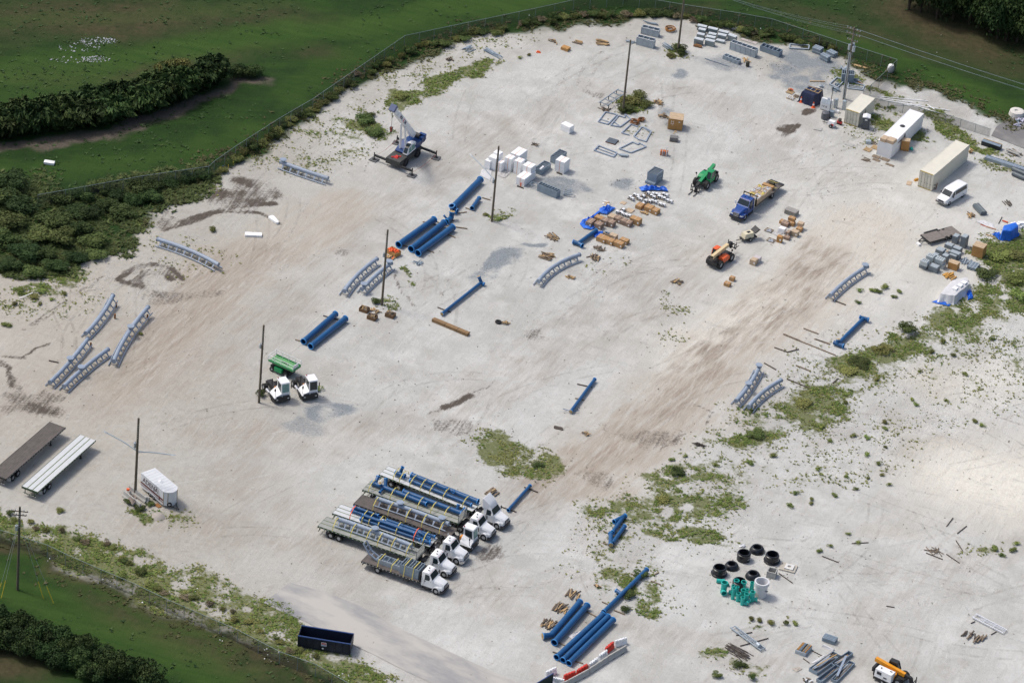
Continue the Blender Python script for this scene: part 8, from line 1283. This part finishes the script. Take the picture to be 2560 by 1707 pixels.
# ------------------------------------------------------------------ bottom right steel (frame k) and ladders
def trough(label, a, b, w=.8, h=.45, m=GALV, fill=8, k='k'):
    A_, B_ = g(k, *a), g(k, *b); L = (B_-A_).length; th = thing('steel_trough', label, 'steel trough', (A_+B_)/2, ang(A_, B_), 'steel troughs'); 
    for s in (-1, 1): part(th, 'side_wall', MB().box(-L/2, L/2, s*w/2-.04, s*w/2+.04, 0, h), m); part(th, 'end_wall', MB().box(s*L/2-.04, s*L/2+.04, -w/2+.04, w/2-.04, 0, h-.004), m)
    part(th, 'floor', MB().box(-L/2+.04, L/2-.04, -w/2+.04, w/2-.04, .01, .05), m)
    for i in range(fill): y = rnd.uniform(-w*.38, w*.38); x = rnd.uniform(-L*.12, L*.12); a_ = rnd.gauss(0, .05); ln = L*rnd.uniform(.25, .42); z = .1+rnd.random()*h*.8; part(th, 'section', MB().bar((x-ln*math.cos(a_), y-ln*math.sin(a_), z), (x+ln*math.cos(a_), y+ln*math.sin(a_), z), rnd.uniform(.06, .16)), rnd.choice((GALVL, TIMBL, TIMB, TRACK, GALV)))
    return th
trough('wide steel trough full of blue and orange sections', (500, 1120), (910, 830), 1.35, .5, fill=12); trough('narrow steel trough behind the wide one', (840, 1010), (1150, 800), .7, .5, fill=5); trough('empty narrow steel trough at the bottom edge', (600, 1290), (930, 1040), .8, .5, fill=3); trough('steel trough piled with thin sections, rightmost', (860, 1280), (1170, 960), .8, .4, fill=10)
A_, B_ = g('k', 910, 1230), g('k', 1060, 900); one('steel_channel', 'long pale channel laid across the right trough', 'steel channel', MB().bar((0, 0, .6), B_-A_+Vector((0, 0, .75)), .3, .12), TRACK, A_); A_, B_ = g('k', 480, 940), g('k', 700, 830)
for i in range(3): one('white_tube', 'thin white tube lying left of the wide steel trough', 'tube', MB().bar((0, 0, .06), g('k', 700-10*i, 815+28*i)-g('k', 480+15*i, 945)+Vector((0, 0, .06)), .06), FOAM, g('k', 480+15*i, 945), 0, 'thin white tubes')
t_ = bx('k', 345, 680, 1.5, 2.1, .55, GALVL, 'pale steel box filled with orange and grey tubes', rot=.05, name='tube_box', cat='steel box')
for i in range(8): part(t_, 'tube', MB().cyl((-.6+i*.17, -.95, .6), (-.58+i*.17, .95, .62), .07, n=8), (TIMBL, mat('orange_tube', (.55, .25, .05), .6), GALV, GALV, CHAS, TIMBL, GALV, mat('orange_tube', (.55, .25, .05)))[i])
bundle('k', 790, 560, 'stack of dark-cored grey sections behind the steel troughs', 1.8, 2, 4, .1, GALV, .14); one('film_roll', 'crumpled clear film before the grey sections', 'film', MB().hexa([(-.9, -.2, 0), (.9, -.25, 0), (.9, .25, 0), (-.9, .2, 0)], [(-.7, -.1, .35), (.8, -.1, .2), (.8, .12, .2), (-.7, .1, .35)]), PLAS, g('k', 760, 690), DB); bear('dark rod sticking out of the pale steel box', 'k', (480, 735), (650, 820), TIMBD, .07, group=None); bear('dark rod under the pale steel box', 'k', (330, 870), (440, 950), TIMBD, .07, group=None); sheet('k', [(130, 1040), (210, 1100), (320, 1040), (250, 1010)], 'brown paper sheet on the sand left of the troughs', mat('brown_paper', (.42, .38, .33), .9), 'paper_sheet', 'sheet', .04, 25, .03)
def ladder(label, k, a, b, w, rungs, m, z=.2, cross=True):
    A_, B_ = g(k, *a), g(k, *b); L = (B_-A_).length; th = thing('steel_ladder', label, 'steel ladder', (A_+B_)/2, ang(A_, B_), 'pale steel ladders')
    for s in (-1, 1): part(th, 'side_rail', MB().box(-L/2, L/2, s*w/2-.07, s*w/2+.07, z, z+.14), m)
    for i in range(rungs): x = -L/2+.1+(L-.2)*i/(rungs-1); part(th, 'rung', MB().box(x-.04, x+.04, -w/2+.07, w/2-.07, z+.03, z+.11), m)
    if cross: part(th, 'inner_tube', MB().bar((-L*.3, -w*.15, z+.1), (L*.45, -w*.05, z+.1), .07).bar((-L*.3, w*.1, z+.1), (L*.45, w*.2, z+.1), .07), m)
    return th
ladder('white steel ladder frame lying at the right of the open sand', '33', (1930, 990), (2190, 1125), .95, 4, mat('white_tube', (.66, .68, .72), .4, 0, .08, 2, .05)); ladder('silver ladder-like conveyor piece left of the tall weeds', '32', (1785, 1085), (2040, 1275), .75, 6, GALVL); one('roller_drum', 'grey round drum on the silver conveyor piece', 'drum', MB().cyl((0, -.3, .5), (0, .3, .5), .3, n=14), GALVL, g('32', 2000, 1250), .6, smooth=True)
for k, a, b in (('32', (1815, 1145), (1950, 1120)), ('32', (1850, 1235), (2085, 1170)), ('33', (1905, 1045), (1940, 1030)), ('33', (2075, 1140), (2120, 1115)), ('33', (905, 375), (1045, 368)), ('33', (655, 482), (795, 535)), ('33', (1780, 350), (1835, 435)), ('33', (1790, 292), (1870, 228)), ('33', (1700, 232), (1755, 160)), ('33', (1700, 465), (1810, 540)), ('33', (1530, 455), (1670, 510)), ('33', (1195, 900), (1265, 912))): bear('loose dark stick lying on the open sand at the lower right', k, a, b, TIMBD, .09, group='loose sticks at the lower right')
# ------------------------------------------------------------------ barriers (frame l), dumpster, cargo trailer
RED = mat('red_barrier_plastic', (.60, .035, .02), .45, 0, .12, 2, .05); WBAR = mat('white_barrier_plastic', (.76, .78, .80), .45, 0, .06, 2, .08)
def wbar(label, a, b, m, grp):
    A_, B_ = g('l', *a, .95), g('l', *b, .95); L = (B_-A_).length; c = (A_+B_)/2; c.z = 0; th = thing('plastic_barrier', label, 'barrier', c, ang(A_, B_), grp)
    prof = [(-.28, 0), (.28, 0), (.28, .2), (.14, .5), (.11, .95), (-.11, .95), (-.14, .5), (-.28, .2)]; part(th, 'shell', MB().prism(prof, -L/2, L/2, 'x'), m); part(th, 'rib', MB().box(-L*.3, -L*.2, -.2, .2, .25, .93).box(.0-.08, .08, -.2, .2, .25, .93).box(L*.22, L*.32, -.2, .2, .25, .93), m)
    for x in (-L*.3, L*.3): part(th, 'filler_cap', MB().cyl((x, 0, .95), (x, 0, .965), .055, n=10), GRILLE)
for lbl, a, b, m in [('white water-filled barrier, farthest along the row', (1790, 370), (2050, 290), WBAR), ('red water-filled barrier next to the farthest white one', (1580, 530), (1750, 385), RED), ('white water-filled barrier, third from the far end', (1430, 700), (1605, 570), WBAR), ('white water-filled barrier beside the orange stripes', (1210, 885), (1395, 745), WBAR), ('red water-filled barrier, second from the near end', (935, 1035), (1160, 890), RED), ('red water-filled barrier, nearest of the red ones', (640, 1145), (890, 1045), RED), ('white water-filled barrier standing off left of the row', (225, 1070), (455, 960), WBAR), ('white water-filled barrier at the bottom edge beside the dark screen', (385, 1190), (640, 1245), WBAR)]: wbar(lbl, a, b, m, 'water-filled barriers')
def kbar(label, a, b):
    A_, B_ = g('l', *a, .8), g('l', *b, .8); L = (B_-A_).length-.04; c = (A_+B_)/2; c.z = 0; th = thing('concrete_barrier', label, 'barrier', c, ang(A_, B_), 'concrete barriers in the row'); prof = [(-.3, 0), (.3, 0), (.3, .18), (.13, .4), (.08, .8), (-.08, .8), (-.13, .4), (-.3, .18)]
    part(th, 'body', MB().prism(prof, -L/2, L/2, 'x'), CONC); part(th, 'lifting_slot', MB().box(-L*.3, -L*.15, -.301, .301, .0, .08).box(L*.15, L*.3, -.301, .301, 0, .08), GRILLE)
kbar('concrete road barrier, far end of the row', (1625, 715), (2045, 465)); kbar('concrete road barrier, second in the row', (1205, 995), (1620, 720)); kbar('concrete road barrier, third in the row', (735, 1250), (1200, 1000)); kbar('concrete road barrier cut by the bottom edge', (330, 1420), (725, 1258))
t_ = thing('striped_barricade', 'orange and white striped panel between barriers', 'panel', g('l', 1170, 1010), ang(g('l', 1060, 1040), g('l', 1240, 930)))
for i in range(6): part(t_, 'stripe', MB().hexa([(-.9+i*.3, -.03, .25), (-.62+i*.3, -.03, .25), (-.62+i*.3, .03, .25), (-.9+i*.3, .03, .25)], [(-.8+i*.3, -.03, .6), (-.52+i*.3, -.03, .6), (-.52+i*.3, .03, .6), (-.8+i*.3, .03, .6)]), ORPL if i % 2 == 0 else FOAM)
part(t_, 'foot', MB().box(-.9, .9, -.15, .15, 0, .24), CONC)
A_, B_ = g('l', 395, 1100, 1.8), g('l', 10, 1330, 1.8); t_ = thing('mesh_screen', 'dark green screened panel with blue rim cut by the bottom edge', 'screen', Vector((A_.x, A_.y, 0)), ang(A_, B_)); part(t_, 'screen', MB().box(.05, 4.2, -.02, .02, .1, 1.75), mat('green_screen', (.015, .03, .028), .8)); part(t_, 'rim', MB().box(0, 4.25, -.05, .05, 1.75, 1.83).box(0, .06, -.05, .05, 0, 1.75), mat('blue_rim', (.02, .06, .2), .5))
# dumpster
A_, B_ = g('p', 270, 900), g('p', 1820, 1150); hdq = ang(A_, B_); L = (B_-A_).length; NV = mat('navy_dumpster', (.007, .013, .032), .5, 0, .25, 1, .05); t_ = thing('dumpster', 'open dark navy roll-off dumpster by the lower-left fence', 'dumpster', (A_+B_)/2+vec(hdq+U, 1.15), hdq); H = 1.75
for s in (-1, 1):
    sp = part(t_, 'side_wall', MB().box(-L/2, L/2, s*1.15-.05, s*1.15+.05, .18, H), NV); part(sp, 'top_rail', MB().box(-L/2, L/2, s*1.15-.09, s*1.15+.09, H, H+.12), mat('blue_rail', (.02, .05, .16), .4, 0, .2, 2))
    for i in range(8): part(t_, 'stiffener', MB().box(-L/2+.1+i*(L-.3)/7, -L/2+.2+i*(L-.3)/7, min(s*1.2, s*1.3), max(s*1.2, s*1.3), .2, H-.03), NV)
part(t_, 'floor', MB().box(-L/2, L/2, -1.1, 1.1, .18, .28), NV); part(t_, 'end_wall', MB().box(-L/2, -L/2+.08, -1.1, 1.1, .28, H+.1), NV); part(t_, 'tail_gate', MB().box(L/2-.08, L/2, -1.1, 1.1, .28, H+.1), NV); part(t_, 'skid_rail', MB().box(-L/2, L/2, -.6, -.45, 0, .18).box(-L/2, L/2, .45, .6, 0, .18), CHAS); sg = part(t_, 'sign', MB().box(-.35, .35, -1.325, -1.305, .95, 1.5), TAPE); part(sg, 'sign_print', MB().box(-.3, .3, -1.332, -1.326, 1.3, 1.45).box(-.3, .3, -1.332, -1.326, 1.15, 1.24), mat('red_print', (.5, .04, .04), .5)); part(sg, 'sign_print', MB().box(-.3, .3, -1.332, -1.326, 1.0, 1.1), mat('blue_print', (.2, .4, .7), .5)); part(t_, 'placard', MB().cyl((-.1, -1.325, .55), (-.1, -1.305, .55), .13, n=10), TAPE)
# lettered cargo trailer
A_, B_ = g('n', 795, 790), g('n', 1425, 1320); hn = ang(A_, B_); Ln = (B_-A_).length; t_ = thing('cargo_trailer', 'white enclosed cargo trailer lettered ADENA in brown', 'trailer', (A_+B_)/2+vec(hn+U, 1.15), hn); z0, z1, W2, h = .35, 2.5, 1.15, Ln/2
SIDE = mat('trailer_white', (.66, .69, .72), .4, 0, .05, 1, .04); MAR = mat('maroon_stripe', (.12, .018, .012), .5); LET = mat('maroon_letter', (.05, .012, .016), .5)
part(t_, 'body', MB().prism([(-h, -W2), (h, -W2), (h+.5, -.75), (h+.75, -.2), (h+.75, .2), (h+.5, .75), (h, W2), (-h, W2)], z0, z1, 'z'), SIDE); rf = part(t_, 'roof', MB().prism([(-h-.02, -W2-.02), (h, -W2-.02), (h+.52, -.77), (h+.77, -.2), (h+.77, .2), (h+.52, .77), (h, W2+.02), (-h-.02, W2+.02)], z1+.002, z1+.06, 'z'), mat('roof_white', (.62, .64, .66), .5, 0, .1, 1, .1))
for i in range(9): part(rf, 'roof_seam', MB().box(-h+.4+i*(2*h-.5)/8, -h+.45+i*(2*h-.5)/8, -W2, W2, z1+.061, z1+.075), mat('seam_grey', (.5, .52, .55), .5))
part(t_, 'roof_vent', MB().box(.1, .5, -.3, .1, z1+.06, z1+.12).hexa([(.5, -.3, z1+.07), (.9, -.3, z1+.07), (.9, .1, z1+.07), (.5, .1, z1+.07)], [(.55, -.3, z1+.3), (.9, -.3, z1+.1), (.9, .1, z1+.1), (.55, .1, z1+.3)]), WHT)
part(t_, 'stripe', MB().box(-h+.01, h, -W2-.008, -W2-.002, 1.0, 1.28), MAR); part(t_, 'stripe', MB().box(-h+.01, h, -W2-.008, -W2-.002, .82, .88).box(-h+.01, h, -W2-.008, -W2-.002, .68, .74), MAR)
o = put('lettering', text_mesh('ADENA', .98, LET, bold=.012), t_, (-h+.45, -W2-.009, 1.5)); o.rotation_euler = (R(90), 0, 0); o.scale = (1.08, 1, 1)
ar = MB(); pa = [(h-1.65+.62*math.cos(a), 1.35+1.0*math.sin(a)) for a in [R(q) for q in range(0, 181, 15)]]
for (x0_, z0_), (x1_, z1_) in zip(pa[:-1], pa[1:]): ar.bar((x0_, -W2-.006, z0_), (x1_, -W2-.006, z1_), .05, .012, up=(0, 1, 0))
ar.bar((h-2.27, -W2-.006, 1.35), (h-2.2, -W2-.006, .95), .05, .012, up=(0, 1, 0)); ar.quad((h-1.05, -W2-.007, .7), (h-.9, -W2-.007, 1.5), (h-.72, -W2-.007, .7)); part(t_, 'arch_logo', ar, LET)
part(t_, 'corner_trim', MB().box(h-.04, h+.04, -W2-.02, -W2+.03, z0, z1).box(h+.47, h+.53, -.8, -.72, z0, z1).box(h+.47, h+.53, .72, .8, z0, z1), mat('bronze_trim', (.32, .25, .16), .4, .3)); part(t_, 'fender', MB().box(-.95, .85, -W2-.06, -W2-.0, .62, .72), SIDE)
for xx in (-.45, .38):
    for s in (-1, 1): wheel(t_, xx, s*1.08, .34, .2)
part(t_, 'tongue', MB().bar((h+.5, -.6, .4), (h+1.9, 0, .42), .1).bar((h+.5, .6, .4), (h+1.9, 0, .42), .1).box(h+1.8, h+2.05, -.08, .08, .35, .55).cyl((h+1.5, 0, 0), (h+1.5, 0, .8), .04, n=6), CHAS); sw = wheel(t_, h+.62, -.55, .34, .2); sw.rotation_euler = (0, 0, R(50)); sw.location.z = .62
bx('n', 1290, 1260, .95, .6, .1, mat('orange_timber', (.26, .12, .04)), 'orange-brown board lying beside the cargo trailer', rot=-.3, name='flat_board', cat='board')
def jersey(label, a, b, sc=1.):
    A_, B_ = g('n', *a), g('n', *b); L = (B_-A_).length; th = thing('concrete_barrier', label, 'barrier', (A_+B_)/2, ang(A_, B_), 'concrete barriers round the pole'); part(th, 'body', MB().prism([(-.32, 0), (.32, 0), (.32, .2), (.14, .42), (.09, .9), (-.09, .9), (-.14, .42), (-.32, .2)], -L/2, L/2, 'x'), CONC); part(th, 'end_slot', MB().box(-L/2-.004, -L/2+.05, -.03, .03, .3, .9), GRILLE)
jersey('concrete barrier behind the foot of the lamp pole', (480, 860), (960, 1190)); jersey('concrete barrier on the left of the lamp pole', (330, 1000), (640, 1250)); jersey('concrete barrier nearest the camera by the lamp pole', (640, 1230), (790, 1370)); jersey('short concrete barrier between the pole and cargo trailer', (900, 1120), (1040, 1200))
sheet('n', [(440, 1180), (600, 1080), (740, 1190), (560, 1380)], 'brown cloth draped over the near concrete barriers', mat('brown_cloth', (.20, .165, .14), .9, 0, .15, 2), 'brown_cloth', 'cloth', .75, 26, .08); one('orange_debris', 'bit of orange plastic behind the concrete barriers', 'debris', MB().box(-.2, .2, -.15, .15, .5, .75), ORPL, g('n', 445, 925)); one('sand_heap', 'low heap of grey sand in front of the cargo trailer', 'sand heap', MB().lathe([(.95, 0), (.7, .18), (.35, .32), (0, .36)], 18), mat('sand_heap', (.34, .31, .28), .95, 0, .15, 3), g('30', 1330, 150), 0, smooth=True)
# ------------------------------------------------------------------ scattered white things
one('foam_slab', 'white foam slab on the grass field at the upper left', 'foam', MB().box(-.8, .8, -.4, .4, 0, .35), FOAM, g('00', 414, 1375), -.1); one('white_cover', 'white boat-shaped cover lying on the sand at left', 'cover', MB().prism([(-1.0, -.35), (-.6, -.48), (1.0, -.25), (1.2, 0), (1.0, .25), (-.6, .48), (-1.0, .35)], 0, .35, 'z'), FOAM, g('10', 2300, 510), ang(g('10', 2275, 485), g('10', 2345, 545))); t_ = one('foam_slab', 'white foam slab with a red edge on the sand at left', 'foam', MB().box(-1.25, 1.25, -.45, .45, 0, .3), FOAM, g('10', 2128, 634), .1); part(t_, 'red_edge', MB().box(-1.0, .8, .455, .5, .05, .12), mat('faint_red', (.5, .2, .2), .7))
one('thin_white_pipe', 'thin white pipe lying among bright tufts at the left', 'pipe', MB().bar((0, 0, .1), g('10', 275, 1135)-g('10', 165, 1165)+Vector((0, 0, .4)), .09), FOAM, g('10', 165, 1165)); bear('dark plank lying left of the lower-left track piece', '20', (410, 275), (490, 292), TIMBD, .15, group=None)
for i, (x, y, c) in enumerate(((1847, 1420, 'y'), (1917, 1400, 'y'), (1958, 1372, 'y'), (1872, 1408, 'b'))): one('marker_stake', 'thin yellow stake at the edge of the thicket' if c == 'y' else 'thin blue stake among the yellow ones', 'stake', MB().box(-.05, .05, -.05, .05, 0, .75), mat('yellow_guard', (.62, .5, .05)) if c == 'y' else mat('blue_flag', (.05, .12, .5)), g('00', x, y+20), 0, 'yellow stakes at the thicket' if c == 'y' else None)
def debris(label, name, spots, n_, m, smin, smax, seed):
    r_ = np.random.RandomState(seed); mb = MB()
    for (x, y, rx, ry, w) in spots:
        for i in range(int(n_*w)):
            a = r_.rand()*6.283; d = math.sqrt(r_.rand()); p_ = G(x+rx*d*math.cos(a), y+ry*d*math.sin(a)); s = smin+(smax-smin)*r_.rand()**2; q = r_.rand()*3.14; cx, sx = math.cos(q)*s, math.sin(q)*s; hgt = s*(.3+.6*r_.rand())
            mb.hexa([(p_.x-cx, p_.y-sx, 0), (p_.x+sx, p_.y-cx, 0), (p_.x+cx, p_.y+sx, 0), (p_.x-sx, p_.y+cx, 0)], [(p_.x-cx*.6, p_.y-sx*.7, hgt), (p_.x+sx*.6, p_.y-cx*.5, hgt*.8), (p_.x+cx*.6, p_.y+sx*.7, hgt), (p_.x-sx*.7, p_.y+cx*.6, hgt*.7)])
    return tag(put(name, mb.mesh(name, m)), label, 'debris', None, 'stuff')
debris('bright white rubble heaped on the grass mound at upper left', 'white_rubble', [(245, 103, 48, 9, 1), (200, 118, 55, 14, .5), (240, 148, 36, 8, .9), (175, 150, 50, 8, .35)], 110, mat('dull_rubble', (.42, .43, .45), .8, 0, .3, 4), .05, .2, 1)
debris('white litter caught along the fences', 'litter', [(60, 1290, 60, 14, .25), (160, 1390, 60, 20, .3), (280, 1450, 50, 16, .4), (400, 1510, 50, 18, .45), (470, 1480, 60, 18, .2), (600, 1590, 60, 18, .35), (680, 1640, 60, 20, .5), (780, 1600, 60, 20, .25), (870, 1690, 40, 15, .3), (1500, 40, 200, 12, .4), (1800, 70, 120, 16, .3), (2150, 175, 60, 20, .2), (120, 560, 110, 60, .25), (400, 480, 60, 30, .15), (60, 620, 60, 60, .12), (2350, 130, 160, 50, .12), (2330, 240, 60, 20, .2)], 26, FOAM, .04, .16, 2)
debris('dark clods and chips strewn over the sand', 'clods', [(1280, 700, 600, 400, 3), (1250, 1080, 500, 160, 3.5), (2100, 1250, 420, 300, 3), (500, 850, 420, 260, 2.5), (1700, 420, 300, 200, 1), (1930, 165, 60, 14, .8), (1880, 1380, 300, 120, 2), (2200, 1000, 300, 120, 3), (1580, 455, 60, 20, .8), (300, 680, 200, 80, 1.5), (820, 330, 150, 70, 1)], 60, TIMBD, .03, .11, 3)
